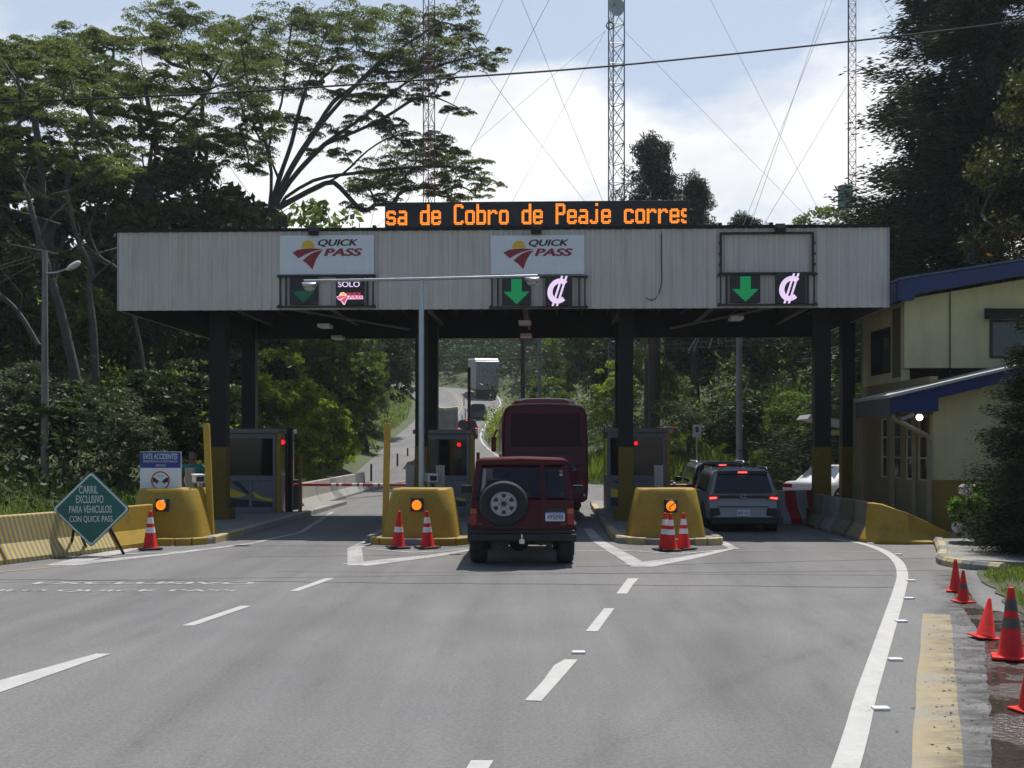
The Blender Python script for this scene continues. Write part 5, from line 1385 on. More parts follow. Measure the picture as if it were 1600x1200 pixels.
# tail door panel lines, plate, lights, bumper, spare
mb = MB(); mb.b2(.335, .349, -.004, .01, .66, 1.14); mb.b2(-.70, .70, -.004, .01, .655, .668); mb.b2(-.705, -.693, -.004, .01, .66, 1.14); mb.b2(.693, .705, -.004, .01, .66, 1.14); mb.build('door_gap', m_black, body)
mb = MB(); mb.b2(.40, .66, -.02, .005, .93, 1.01); mb.build('handle_recess', m_black, jp, bevel=.01)
mb = MB(); mb.b2(.37, .68, -.03, -.004, .77, .925); pt = mb.build('number_plate', m_plate, jp, bevel=.006)
text('lettering', '495898', m_platetx, pt, .525, .80, .085, -.032, width=.25, bold=.02)
mb = MB(); mb.b2(.37, .68, -.031, -.0302, .905, .92); mb.build('plate_band', m_bluesign, pt)
for s in (-1, 1):
    mb = MB(); mb.b2(s * .715, s * .825, -.03, .05, .70, 1.0); tl = mb.build('tail_light', m_brakedim, jp, bevel=.012)
    mb = MB(); mb.b2(s * .72, s * .82, -.036, -.03, .90, .985); mb.build('indicator_lens', M('amber_dull', (.35, .10, .02), .3), tl)
    mb = MB(); mb.b2(s * .62, s * .70, -.012, 0, .71, .74); mb.build('reflector', m_brakedim, jp)
mb = MB(); mb.b2(-.86, .86, -.16, .02, .44, .56); mb.b2(-.84, .84, -.12, .05, .56, .62); mb.b2(-.86, -.6, -.14, .0, .34, .44) if False else None; mb.build('bumper', m_plastic, jp, bevel=.02)
mb = MB(); mb.b2(-.04, .04, -.22, -.1, .40, .48); mb.cyl((0, -.2, .48), (0, -.2, .56), .022, n=10); mb.build('tow_hitch', m_chrome, jp)
sx, sz, sr = -.285, 1.08, .385
mb = MB(); mb.xf(Matrix.Translation((sx, -.17, sz)) @ Matrix.Rotation(R(90), 4, 'X'))
mb.lathe([(.205, -.08), (.28, -.11), (sr - .03, -.11), (sr, -.07), (sr, .07), (sr - .03, .11), (.28, .125), (.205, .09)], n=36); sp = mb.build('spare_wheel', m_rubber, jp, smooth=40)
mb = MB(); mb.xf(Matrix.Translation((sx, -.17, sz)) @ Matrix.Rotation(R(90), 4, 'X'))
mb.lathe([(.01, .105), (.07, .115), (.14, .105), (.180, .108), (.192, .128), (.206, .128), (.207, .06), (.01, .03)], n=40)
rim_ = mb.build('rim', m_alloy, sp, smooth=30)
mb = MB(); mb.xf(Matrix.Translation((sx, -.17, sz)) @ Matrix.Rotation(R(90), 4, 'X'))
for k in range(6):
    a = 2 * math.pi * (k + .5) / 6; c, s = math.cos(a), math.sin(a)
    mb.loft([[(c * r - s * h, s * r + c * h, z) for r, h in ((.105, -.020), (.160, -.042), (.171, 0), (.160, .042), (.105, .020))] for z in (.09, .119)])
mb.build('rim_holes', m_black, rim_)
mb = MB(); mb.xf(Matrix.Translation((sx, -.17, sz)) @ Matrix.Rotation(R(90), 4, 'X')); mb.cyl((0, 0, .105), (0, 0, .14), .045, n=16)
for k in range(6): a = 2 * math.pi * k / 6; mb.cyl((.075 * math.cos(a), .075 * math.sin(a), .1), (.075 * math.cos(a), .075 * math.sin(a), .132), .012, n=8)
mb.build('hub', m_black, sp)
mb = MB(); mb.b2(sx - .1, sx + .1, -.1, .0, sz - .12, sz + .12); mb.build('spare_bracket', m_black, jp)
mb = MB(); mb.cyl((-.60, -.02, 1.28), (-.45, -.012, 1.16), .008, n=6); mb.box((-.62, -.016, 1.30), (.02, .012, .28), ry=R(28)); mb.build('rear_wiper', m_black, jp)
mb = MB(); mb.b2(.60, .645, .07, .078, 1.60, 1.64); mb.b2(.60, .645, .055, .063, 1.545, 1.585); mb.build('sticker', M('sticker', (.6, .35, .2), .6), jp)
for x in (-.70, .70):
    for y in (.55, 3.0): wheel(jp, x, y, .36, .27)
mb = MB(); mb.cyl((-.7, .55, .36), (.7, .55, .36), .05, n=10); mb.sphere((-.05, .5, .36), .16, 8); mb.b2(-.52, .52, .1, .5, .40, .60); mb.cyl((-.3, .0, .40), (-.3, .7, .42), .1, n=12); mb.cyl((.3, -.02, .42), (.3, 1.0, .42), .07, n=12); mb.b2(-.48, -.38, -.02, .1, .3, .5); mb.b2(.38, .48, -.02, .1, .3, .5); mb.b2(-.55, .55, .5, 3, .42, .56); mb.build('underbody', m_plastic, jp, smooth=40)
for s in (-1, 1):
    mb = MB(); mb.b2(s * .83, s * .88, .15, .98, .66, .72); mb.b2(s * .83, s * .87, .1, .2, .4, .7); mb.b2(s * .83, s * .87, 2.55, 3.4, .62, .72); mb.build('fender_flare', m_plastic, jp, bevel=.015)
    mb = MB(); mb.b2(s * .82, s * 1.0, 2.42, 2.46, 1.16, 1.19); mb.box((s * 1.0, 2.4, 1.22), (.2, .07, .16)); mb.build('door_mirror', m_plastic, jp, bevel=.015)

# --- red coach
B = gr(853, 806)
bus = thing('coach_bus', 'dark red coach with a big black rear window leaving the middle lane', 'bus', (B.x, 31.6, 0), R(1.3))
W = 1.25; ht = 3.26
def bsec(y, k=1.0, top=ht, rk=None):
    w = W * k
    return (y, [(0, .38), (w * .9, .38), (w * .98, .46), (w, .7), (w, 1.5), (w * .995, 2.3), (w * .975, top - .32), (w * .93, top - .14), (w * .84, top - .05), (w * .5, top), (0, top + .02)], rk)
rake = lambda z: max(0, (z - 1.6)) * .10
mb = MB(); mb.loft(shell([bsec(0, .955, ht - .07, rake), bsec(.05, .985, ht - .03, rake), bsec(.16, 1.0, ht, rake), bsec(3, 1, ht), bsec(11.2, 1, ht), bsec(11.7, .97, ht - .08), bsec(11.85, .92, ht - .2)])); bb = mb.build('body', m_busred, bus, smooth=35)
mb = MB(); sec = lambda y, k: (y, [(0, ht - .05), (.95 * k, ht - .05), (.88 * k, ht + .11 * k), (.7 * k, ht + .17 * k), (0, ht + .19 * k)], None)
mb.loft(shell([sec(.55, .8), sec(.9, 1), sec(3.2, 1), sec(3.6, .8)])); ac = mb.build('roof_unit', M('roof_unit_pink', (.42, .07, .08), .4, var=.1), bus, smooth=40)
mb = MB(); mb.b2(-.32, .32, .60, .66, ht + .07, ht + .135); mb.build('roof_vent', m_black, ac, bevel=.01)
rw = lambda x, z, o: (x, rake(z) - o + .012, z)
def rpanel(x0, x1, z0, z1, mat, name, o=.012, par=None, bev=.0, xt=None):
    xt = xt or 1.0
    q = [rw(x0, z0, o), rw(x1, z0, o), rw(x1 * xt, z1, o), rw(x0 * xt, z1, o)]
    mb = MB(); mb.loft([q, [(a, b + o + .01, c) for a, b, c in q]]); return mb.build(name, mat, par or bus, bevel=bev)
m_busglass = M('bus_rear_glass', (.040, .003, .008), .15, var=.3, spec=.15)
rpanel(-1.02, 1.02, 2.0, 2.96, m_busglass, 'rear_window', .02, bev=.01, xt=.97)
rpanel(-.98, .98, 1.80, 1.86, m_black, 'trim_strip', .012); rpanel(-1.05, 1.05, 1.42, 1.50, m_black, 'engine_grille', .012)
rpanel(-.92, .92, .75, 1.38, M('engine_door_paint', (.11, .003, .013), .4, var=.1, spec=.2), 'engine_door', .014, bev=.01)
mb = MB(); mb.b2(-.90, .90, -.03, .0, .46, .56); mb.build('rear_bumper', m_black, bus, bevel=.01)
for s in (-1, 1):
    mb = MB(); mb.b2(s * 1.02, s * 1.16, -.02, .06, .74, 1.10); mb.build('tail_light', m_brakedim, bus, bevel=.02)
    mb = MB(); mb.b2(s * 1.10, s * 1.15, -.015, .06, .55, .62); mb.build('reflector', m_reflect, bus)
mb = MB(); mb.prism([(.72, 1.44), (.84, 1.40), (.92, 1.34), (.86, 1.28), (.74, 1.30), (.80, 1.36)], -.016, -.012); mb.sphere((.80, -.012, 1.47), .035, 6, (1, .2, 1)); mb.build('bus_emblem', M('emblem_blue', (.12, .16, .24), .5), bus)
for x in (-1.1, 1.1):
    for y in (2.9, 9.2): wheel(bus, x, y, .5, .3)
mb = MB(); mb.b2(-1.0, 1.0, .3, 11, .24, .40); mb.b2(-1.05, 1.05, .2, .3, .22, .42); mb.build('underbody', m_plastic, bus)
for s in (-1, 1):
    mb = MB(); mb.b2(s * 1.248, s * 1.262, 1.0, 11.0, 1.75, 2.75); mb.build('side_windows', m_busglass, bus)
    mb = MB(); mb.tube([(s * 1.2, 11.5, 2.6), (s * 1.32, 11.9, 2.65), (s * 1.42, 12.0, 2.4)], .04, 8); mi = mb.build('mirror_arm', m_busred, bus)
    mb = MB(); mb.box((s * 1.44, 12.0, 2.08), (.2, .14, .62)); mb.build('mirror', m_busred, mi, bevel=.05)

# --- generic modern car body
def modern(name, label, loc, rz, W, L, Ht, paint, kind='suv', detail=True, lit=True, group=None, zb=.24, cat='car'):
    t = thing(name, label, cat, loc, rz, group)
    w = W / 2; belt = Ht * .60; r = .33
    if kind == 'suv':
        st = [(0, .93, belt * .92, .82, .0), (.06, .98, belt, .86, .0), (.45, 1.0, belt, 1.0, 0), (L * .50, 1, belt, 1.0, 0)]
        rk = lambda z: max(0, z - belt) * .42
        def sec(y, k, zt, wr, rr): # body + roof in one outline
            a = w * k
            return (y, [(0, zb), (a * .86, zb), (a * .97, zb + .09), (a, zb + .30), (a * 1.0, belt * .80), (a * .965, belt), (a * .84, Ht - .19), (a * .79, Ht - .10), (a * .68, Ht - .035), (a * .45, Ht - .005), (0, Ht)], rk)
        rings = shell([sec(0, .90, 0, 0, 0), sec(.03, .945, 0, 0, 0), sec(.10, .975, 0, 0, 0), sec(.28, 1, 0, 0, 0), sec(1.2, 1, 0, 0, 0)])
        rk2 = lambda z: -max(0, z - belt) * .75
        def sec2(y, k, rk): a = w * k; return (y, [(0, zb), (a * .86, zb), (a * .97, zb + .09), (a, zb + .30), (a, belt * .80), (a * .965, belt), (a * .84, Ht - .19), (a * .79, Ht - .10), (a * .68, Ht - .035), (a * .45, Ht - .005), (0, Ht)], rk)
        rings += shell([sec2(L * .68, 1, rk2)])
        def hood(y, k, zt): a = w * k; return (y, [(0, zb), (a * .86, zb), (a * .97, zb + .09), (a, zb + .30), (a, belt * .80), (a * .94, zt - .06), (a * .90, zt - .03), (a * .84, zt - .01), (a * .7, zt), (a * .45, zt + .01), (0, zt + .02)], None)
        rings += shell([hood(L * .70, 1, belt), hood(L * .93, .96, belt - .10), hood(L, .85, belt - .28)])
    else:                                  # saloon
        def hood(y, k, zt): a = w * k; return (y, [(0, zb), (a * .86, zb), (a * .97, zb + .08), (a, zb + .27), (a, belt * .82), (a * .95, zt - .05), (a * .88, zt - .01), (a * .7, zt), (a * .5, zt + .008), (0, zt + .012)], None)
        def cab(y, k, zt, wr): a = w * k; return (y, [(0, zb), (a * .86, zb), (a * .97, zb + .08), (a, zb + .27), (a, belt * .82), (a * .96, belt), (a * wr, zt - .12), (a * (wr - .08), zt - .04), (a * .5, zt - .005), (0, zt)], None)
        rings = shell([hood(0, .93, belt - .06), hood(.06, .97, belt + .02), hood(.2, 1, belt + .05), hood(.62, 1, belt + .06), cab(1.30, 1, Ht - .03, .82), cab(1.6, 1, Ht, .80), cab(2.5, 1, Ht, .80), cab(2.7, 1, Ht - .04, .81), hood(3.45, 1, belt + .03), hood(L * .95, .95, belt - .1), hood(L, .85, belt - .22)])
    mb = MB(); mb.loft(rings); body = mb.build('body', paint, t, smooth=38)
    if kind == 'suv':
        q = lambda x, z, o: (x, max(0, z - belt) * .42 - o + .03, z)
        def panel(poly, mat, nm, o=.035, par=None, bev=0):
            a = [q(x, z, o) for x, z in poly]; mb = MB(); mb.loft([a, [(x, y + o + .06, z) for x, y, z in a]]); return mb.build(nm, mat, par or t, bevel=bev)
        gz0, gz1 = belt + .02, Ht - .13
        panel([(-w * .80, gz0), (w * .80, gz0), (w * .68, gz1), (-w * .68, gz1)], m_glassd, 'rear_window', .04, bev=.012)
        panel([(-w * .70, gz1 + .01), (w * .70, gz1 + .01), (w * .64, gz1 + .065), (-w * .64, gz1 + .065)], m_plastic, 'spoiler', .12, bev=.02)
        panel([(-.11, gz1 + .02), (.11, gz1 + .02), (.10, gz1 + .05), (-.10, gz1 + .05)], m_brake if lit else m_brakedim, 'high_brake_light', .13)
        panel([(-w * .78, belt - .09), (w * .78, belt - .09), (w * .82, belt - .035), (-w * .82, belt - .035)], m_plastic, 'garnish', .028)
        for s in (-1, 1):
            tl = panel([(s * w * .62, belt - .10), (s * w * .93, belt - .14), (s * w * .95, belt - .01), (s * w * .70, belt - .03)], m_brakedim, 'tail_light', .045)
            panel([(s * w * .72, belt - .105), (s * w * .92, belt - .12), (s * w * .92, belt - .075), (s * w * .73, belt - .07)], m_brake if lit else m_brakedim, 'brake_light', .055, tl)
            panel([(s * w * .66, zb + .33), (s * w * .90, zb + .33), (s * w * .93, zb + .22), (s * w * .88, zb + .12), (s * w * .62, zb + .17)], m_plastic, 'bumper_vent', .036)
            mb = MB(); mb.tube([(s * w * .76, .50, Ht - .03), (s * w * .77, .62, Ht + .015), (s * w * .77, 1.9, Ht + .02), (s * w * .75, 2.1, Ht - .03)], .018, 6); mb.build('roof_rail', m_chrome if paint is not m_darkcar else m_galv, t)
            mb = MB(); gp = [(s * (w * .965 + (w * .84 - w * .965) * (z - belt) / (Ht - .19 - belt) + .006), y, z) for y, z in ((.30, belt + .04), (L * .60, belt + .03), (L * .52, Ht - .18), (.46, Ht - .2))]
            mb.loft([gp, [(x - s * .02, y, z) for x, y, z in gp]]); mb.build('side_window', m_glassd, t)
            mb = MB(); mb.box((s * (w + .09), L * .60, belt + .06), (.2, .1, .15)); mb.build('door_mirror', m_plastic, t, bevel=.03)
        panel([(-w * .90, zb + .12), (w * .90, zb + .12), (w * .90, zb - .04), (-w * .90, zb - .04)], m_plastic, 'lower_bumper', .05, bev=.02)
        panel([(-w * .7, belt - .30), (w * .7, belt - .30), (w * .7, belt - .285), (-w * .7, belt - .285)], m_black, 'tailgate_gap', .0335)
        if detail:
            pl_ = panel([(-.15, zb + .15), (.15, zb + .15), (.15, zb + .29), (-.15, zb + .29)], m_plate, 'number_plate', .05)
            text('lettering', '867 142', m_platetx, pl_, 0, zb + .185, .07, -.024, width=.25, bold=.015)
            mb = MB(); n = 20
            for rx_, rz_, cx in ((.075, .05, 0), (.03, .05, 0)): mb.tube([(rx_ * math.cos(2 * math.pi * i / n), -.012, belt - .05 + rz_ * math.sin(2 * math.pi * i / n)) for i in range(n + 1)], .008, 6)
            mb.build('emblem', m_chrome, t)
            mb = MB(); mb.cyl((.02, .62, Ht), (.0, .50, Ht + .2), .008, n=6); mb.cyl((.02, .64, Ht - .01), (.02, .6, Ht + .02), .022, n=8); mb.build('roof_aerial', m_black, t)
            mb = MB(); mb.cyl((.0, .04, belt + .06), (.32, .06, belt + .09), .01, n=6); mb.build('rear_wiper', m_black, t)
    else:
        for s in (-1, 1):
            mb = MB(); mb.b2(s * w * .50, s * w * .93, -.01, .05, belt - .16, belt - .02); mb.build('tail_light', m_brakedim, t, bevel=.03)
            a = lambda y, z: (s * (w * .96 + (w * .80 - w * .96) * (z - belt) / (Ht - .12 - belt) + .012), y, z)
            mb = MB(); gp = [a(.98, belt + .07), a(1.72, belt + .06), a(1.72, Ht - .11), a(1.28, Ht - .13)]; mb.loft([gp, [(x - s * .03, y, z) for x, y, z in gp]]); mb.build('side_window', m_glassd, t)
            mb = MB(); gp = [a(1.80, belt + .06), a(3.1, belt + .06), a(2.72, Ht - .12), a(1.80, Ht - .11)]; mb.loft([gp, [(x - s * .03, y, z) for x, y, z in gp]]); mb.build('side_window', m_glassd, t)
            mb = MB(); mb.box((s * (w + .07), 3.0, belt + .1), (.16, .1, .12)); mb.build('door_mirror', paint, t, bevel=.02)
            mb = MB(); mb.b2(s * (w - .002), s * (w + .012), .5, L - .6, .50, .55); mb.b2(s * (w - .002), s * (w + .015), 2.05, 2.2, .70, .73); mb.build('side_moulding', m_plastic if False else paint, t)
        q = [(-w * .74, .72, belt + .08), (w * .74, .72, belt + .08), (w * .64, 1.26, Ht - .06), (-w * .64, 1.26, Ht - .06)]
        mb = MB(); mb.loft([[(x, y - .03, z + .02) for x, y, z in q], q]); mb.build('rear_window', M('pale_reflecting_glass', (.10, .12, .15), .04, spec=.9), t)
        mb = MB(); mb.b2(-.2, .2, -.012, 0, .5, .62); mb.build('number_plate', m_plate, t); mb = MB(); mb.b2(-w * .9, w * .9, -.03, .1, .30, .46); mb.build('rear_bumper', paint, t, bevel=.03)
    for x in (-w + .12, w - .12):
        for y in (.72, L - .78): wheel(t, x, y, r, .22)
    for s in (-1, 1):
        for y in (.72, L - .78):
            mb = MB(); mb.xf(Matrix.Translation((s * (w - .005), y, r)) @ Matrix.Rotation(R(90), 4, 'Y')); mb.lathe([(.01, -.02), (r + .06, -.02), (r + .06, .012), (.01, .012)], n=24); mb.build('wheel_arch', m_plastic, t)
    mb = MB(); mb.b2(-w * .85, w * .85, .1, L - .2, zb - .06, zb + .1); mb.build('underbody', m_plastic, t)
    return t
S1 = gr(1161, 832)
modern('suv', 'silver high car with lit brake lights waiting in the right lane', (S1.x, 25.4, 0), R(-3), 1.70, 4.0, 1.50, m_silver)
S2 = at(1129, 0, 31.4)
modern('suv', 'dark blue high car with roof rails just ahead of the silver one', (S2.x, 31.3, 0), R(-2), 1.78, 4.3, 1.56, m_darkcar)
q = at(1250, 0, 34.6)
modern('saloon_car', 'white saloon parked beyond the red and white block behind the right columns', (q.x - .1, 33.8, .02), R(-50), 1.68, 4.3, 1.40, m_whitecar, kind='saloon')
# far uphill traffic
q = at(741, 688, 90); modern('suv', 'black car nearest on the uphill road, half hidden by the maroon post', (q.x - .55, 90, zroad(90) + .0), R(6), 1.75, 4.3, 1.6, m_darkcar, detail=False, lit=True, group='cars climbing the far road')
q = at(747, 660, 110); modern('suv', 'grey blue car following the white topped truck uphill', (q.x, 110, zroad(110)), R(4), 1.8, 4.5, 1.72, M('slate_paint', (.06, .075, .10), .3, coat=.5), detail=False, lit=False, group='cars climbing the far road')
# box truck with white roof edge
d = 132; q = at(761, 0, d); z = zroad(131.5)
t = thing('box_truck', 'tall grey box truck with a bright white roof edge climbing the far road', 'truck', (q.x, d, z + .05), R(9)); t.rotation_euler[0] = R(5)
top = at(0, 561, d).z - z
m_boxgrey = M('truck_box_grey', (.20, .22, .24), .6, var=.15, stain=((.08, .08, .08), .4, 1.0))
mb = MB(); mb.b2(-1.4, 1.4, 0, 8.2, 1.1, top - .4); bx = mb.build('cargo_box', m_boxgrey, t, bevel=.03)
mb = MB(); mb.prismx([(-.03, top - .4), (0.0, top - .4), (8.2, top - .4), (8.2, top - .1), (1.2, top + .02), (-.03, top - .38)], -1.42, 1.42); mb.build('white_roof', m_white, t)
mb = MB(); [mb.b2(x - .015, x + .015, -.03, -.001, 1.15, top - .5) for x in (-.95, -.5, 0, .5, .95)]; [mb.b2(-1.35, 1.35, -.03, -.001, zz, zz + .03) for zz in (1.5, 2.6, 3.4)]; mb.build('door_bars', M('door_bar_grey', (.10, .11, .12), .5), bx)
mb = MB(); mb.b2(-1.35, 1.35, .0, 8.3, .8, 1.1); mb.b2(-1.3, 1.3, -.05, .05, .55, .8); mb.build('chassis', m_plastic, t)
mb = MB(); mb.b2(-1.2, 1.2, 8.35, 10.2, .7, 2.9); mb.build('cab', m_white, t, bevel=.1)
for x in (-1.1, 1.1):
    for y in (1.3, 2.5, 9.2): wheel(t, x, y, .5, .35)
# open dump truck coming down behind the middle booth
d = 66; a = at(645, 0, d); b = at(719, 0, d); z = zroad(d)
t = thing('dump_truck', 'pale dump body truck standing behind the middle toll booth', 'truck', ((a.x + b.x) / 2, d, z), R(3))
hw = 1.30; top = at(0, 641, d).z - z
mb = MB(); m_dump = M('dump_body_paint', (.34, .34, .30), .6, var=.15, stain=((.16, .13, .1), .5, 1.0))
mb.b2(-hw, hw, 0, .1, 1.0, top); mb.b2(-hw, -hw + .1, .1, 5, 1.0, top); mb.b2(hw - .1, hw, .1, 5, 1, top); mb.b2(-hw, hw, 4.9, 5, 1, top + .2); mb.b2(-hw, hw, .1, 5, .95, 1.1); bx = mb.build('dump_body', m_dump, t)
mb = MB(); [mb.b2(x - .05, x + .05, -.06, 0, 1.1, top - .1) for x in (-hw + .08, -.4, .4, hw - .08)]; mb.b2(-hw, hw, -.07, 0, top - .75, top - .65); mb.build('ribs', m_dump, bx)
mb = MB(); mb.tube([(-hw, -.02, top + .06), (-.6, -.03, top + .20), (.5, -.02, top + .05), (hw, -.02, top + .14)], .10, 8); mb.build('rolled_tarpaulin', M('tarp_beige', (.50, .45, .32), .8, var=.2), t)
mb = MB(); mb.b2(-1.15, 1.15, 5.2, 7.0, .7, 2.7); mb.build('cab', m_white, t, bevel=.12)
mb = MB(); mb.b2(-.5, .5, .1, 6.8, .6, .95); mb.build('chassis', m_plastic, t)
mb = MB(); mb.b2(1.2, 1.5, 5.9, 6.0, 2.3, 2.35); mb.box((1.5, 5.9, 2.1), (.22, .1, .5)); mb.build('mirror', m_white, t)
for x in (-1.05, 1.05):
    for y in (1.0, 2.2, 6.1): wheel(t, x, y, .5, .34)
# ------------------------------------------------------------------ vegetation
def leafmesh(name, C, S, rng, aspect=.45, up=.6, mat=None, dirs=None, droop=0.0):
    """C: (N,3) leaf centres, S: (N,) lengths -> mesh of pointed leaf faces"""
    n = len(C)
    if dirs is None:
        nr = rng.normal(size=(n, 3)); nr /= np.linalg.norm(nr, axis=1, keepdims=True)
        nr[:, 2] += up; nr /= np.linalg.norm(nr, axis=1, keepdims=True)
        t = np.cross(nr, rng.normal(size=(n, 3))); t /= np.linalg.norm(t, axis=1, keepdims=True) + 1e-9
    else:
        t = dirs + rng.normal(size=(n, 3)) * .25; t /= np.linalg.norm(t, axis=1, keepdims=True) + 1e-9
        nr = np.cross(t, rng.normal(size=(n, 3))); nr /= np.linalg.norm(nr, axis=1, keepdims=True) + 1e-9
    b = np.cross(nr, t)
    L_ = S[:, None] * .5; Wd = L_ * aspect
    V = np.empty((n, 4, 3))
    V[:, 0] = C - t * L_; V[:, 1] = C + b * Wd + t * L_ * .15; V[:, 2] = C + t * L_ ; V[:, 3] = C - b * Wd + t * L_ * .15
    V[:, 2, 2] -= droop * S; V[:, 0, 2] -= droop * S * .4
    me = bpy.data.meshes.new(name)
    me.vertices.add(n * 4); me.vertices.foreach_set('co', V.astype('f').ravel())
    me.loops.add(n * 4); me.loops.foreach_set('vertex_index', np.arange(n * 4, dtype='i'))
    me.polygons.add(n); me.polygons.foreach_set('loop_start', np.arange(0, n * 4, 4, dtype='i'))
    me.update(calc_edges=True)
    if mat: me.materials.append(mat)
    return me
def in_ell(rng, n, c, r, shell=.0):
    v = rng.normal(size=(n, 3)); v /= np.linalg.norm(v, axis=1, keepdims=True)
    k = rng.random(n) ** (1 / 3.0); k = shell + (1 - shell) * k
    return np.asarray(c) + v * k[:, None] * np.asarray(r)
class Skel:
    def __init__(s, pts, r0):
        s.P = [np.array(p, float) for p in pts]; s.par = [-1] + list(range(len(pts) - 1)); s.r0 = r0; s.tips = []
    def attach(s, t, rng, wig=.06, nseg=4, first=0):
        t = np.array(t, float); P = np.array(s.P)
        d = np.linalg.norm(P - t, axis=1); pen = np.maximum(0, P[:, 2] - t[2] + .15 * d) * 1.6
        i = int(np.argmin(d + pen + (np.arange(len(P)) < first) * 1e3))
        a = s.P[i]; pa = s.P[s.par[i]] if s.par[i] >= 0 else a - np.array((0, 0, 1.0))
        dirn = a - pa; dirn = dirn / (np.linalg.norm(dirn) + 1e-9)
        L_ = np.linalg.norm(t - a)
        c = a + dirn * L_ * .38 + np.array((0, 0, .06 * L_))
        prev = i
        for k in range(1, nseg + 1):
            u = k / nseg; p = (1 - u) ** 2 * a + 2 * u * (1 - u) * c + u * u * t
            if k < nseg: p = p + rng.normal(size=3) * wig * L_ * .4
            s.P.append(p); s.par.append(prev); prev = len(s.P) - 1
        s.tips.append(prev)
    def mesh(s, name, mat, rt=.012, ex=2.3, sides=6):
        n = len(s.P); a = np.zeros(n); ch = [0] * n
        for i in range(n):
            if s.par[i] >= 0: ch[s.par[i]] += 1
        for i in range(n - 1, -1, -1):
            if ch[i] == 0: a[i] += rt ** ex
            if s.par[i] >= 0: a[s.par[i]] += a[i]
        r = a ** (1 / ex); k = s.r0 / r[0]; r = rt + (r - rt) * (s.r0 - rt) / max(1e-6, r[0] - rt)
        mb = MB()
        for i in range(n):
            p = s.par[i]
            if p >= 0 and np.linalg.norm(s.P[i] - s.P[p]) > 1e-4:
                mb.cyl(s.P[p], s.P[i], min(r[p], r[i] * 1.35), r[i], sides, cap=False)
        return mb.mesh(name, mat, smooth=60)
def mkobj(name, me, parent): o = bpy.data.objects.new(name, me); COL.objects.link(o); o.parent = parent; return o

lm_dark = leafmat('leaf_dark', (.014, .026, .008), (.052, .088, .024), .28, .55, spec=.25)
lm_mid = leafmat('leaf_mid', (.034, .060, .012), (.14, .20, .042), .48, .55, spec=.25)
lm_bright = leafmat('leaf_bright', (.075, .115, .014), (.30, .35, .06), .58, .55, spec=.25)
lm_feather = leafmat('leaf_feathery', (.045, .062, .018), (.135, .172, .048), .52, .6, spec=.2)
lm_cyp = leafmat('leaf_cypress', (.010, .017, .009), (.036, .055, .024), .18, .7, spec=.15)
lm_pine = leafmat('leaf_pine', (.014, .024, .014), (.042, .060, .030), .18, .6, spec=.2)
lm_gold = leafmat('leaf_gold', (.018, .028, .006), (.075, .075, .014), .40, .5, tip=(.34, .20, .03), spec=.3)
lm_grass = leafmat('grass_blade', (.06, .10, .014), (.20, .27, .05), .45, .55, spec=.25)
lm_silver = leafmat('leaf_greyish', (.030, .048, .018), (.115, .15, .07), .32, .5, spec=.3)

# --- one builder for round headed trees
def broad_tree(rng, h, r, trunk_h, ncl, per, leaf, mat, bark, squash=.8, lumps=7, low=0.0):
    """returns (trunk mesh, crown mesh) centred on the base"""
    cz = h - r * squash
    L_ = [((0, 0, cz), (r * .8, r * .8, r * squash))]
    for _ in range(lumps):
        a = rng.random() * 6.28; q = r * (.35 + .4 * rng.random())
        L_.append(((math.cos(a) * q, math.sin(a) * q, cz + rng.uniform(-.65 - low, .45) * r * squash), (r * rng.uniform(.34, .5), r * rng.uniform(.34, .5), r * squash * rng.uniform(.28, .45))))
    T = []
    for k in range(ncl):
        c, rr = L_[rng.integers(len(L_))] if k > ncl * .25 else L_[0]
        T.append(in_ell(rng, 1, c, rr, .6)[0])
    T = np.array(T); T = T[T[:, 2] > .25]
    lean = rng.normal(size=2) * .04 * h
    sk = Skel([(0, 0, -.3), (lean[0] * .3, lean[1] * .3, trunk_h * .5), (lean[0], lean[1], trunk_h), (lean[0] * .7, lean[1] * .7, trunk_h + (cz - trunk_h) * .5)], .035 * h ** .85 + .03)
    o = np.argsort(np.linalg.norm(T - np.array((0, 0, trunk_h)), axis=1))
    for i in o[::3]: sk.attach(T[i], rng)
    C, S = [], []
    for t in T:
        rad = r * rng.uniform(.13, .24)
        n = int(per * rng.uniform(.5, 1.4))
        C.append(in_ell(rng, n, t, (rad, rad, rad * .62))); S.append(leaf * rng.uniform(.6, 1.35, n))
    C = np.concatenate(C); S = np.concatenate(S)
    return sk.mesh('trunk', bark), leafmesh('crown', C, S, rng, .5, .5, mat)
def plant_tree(name, label, cat, meshes, x, y, s=1.0, sz=None, rz=0, group=None, z=None):
    t = thing(name, label, cat, (x, y, (hterr(x, y) if z is None else z) - .05), rz, group)
    t.scale = (s, s, sz or s)
    mkobj('trunk', meshes[0], t); mkobj('crown', meshes[1], t)
    return t
rng = np.random.default_rng(7)
V_dark = [broad_tree(rng, 12, 4.2, 4.0, 150, 70, .42, lm_dark, m_bark, .95, low=.3) for _ in range(3)]
V_mid = [broad_tree(rng, 10, 3.6, 2.6, 140, 70, .36, lm_mid, m_bark, 1.05, low=.4) for _ in range(3)]
V_bri = [broad_tree(rng, 8, 3.0, 1.6, 120, 75, .30, lm_bright, m_bark, 1.1, low=.5) for _ in range(2)]
V_gry = [broad_tree(rng, 7, 2.6, 1.4, 110, 75, .24, lm_silver, m_bark, 1.15, low=.5)]

def smooth_pts3(p, n=5):
    o = []
    for i in range(len(p) - 1):
        q = [p[max(0, min(len(p) - 1, i + k))] for k in (-1, 0, 1, 2)]
        o += [tuple(cat(*q, j / n)) for j in range(n)]
    return o + [tuple(p[-1])]
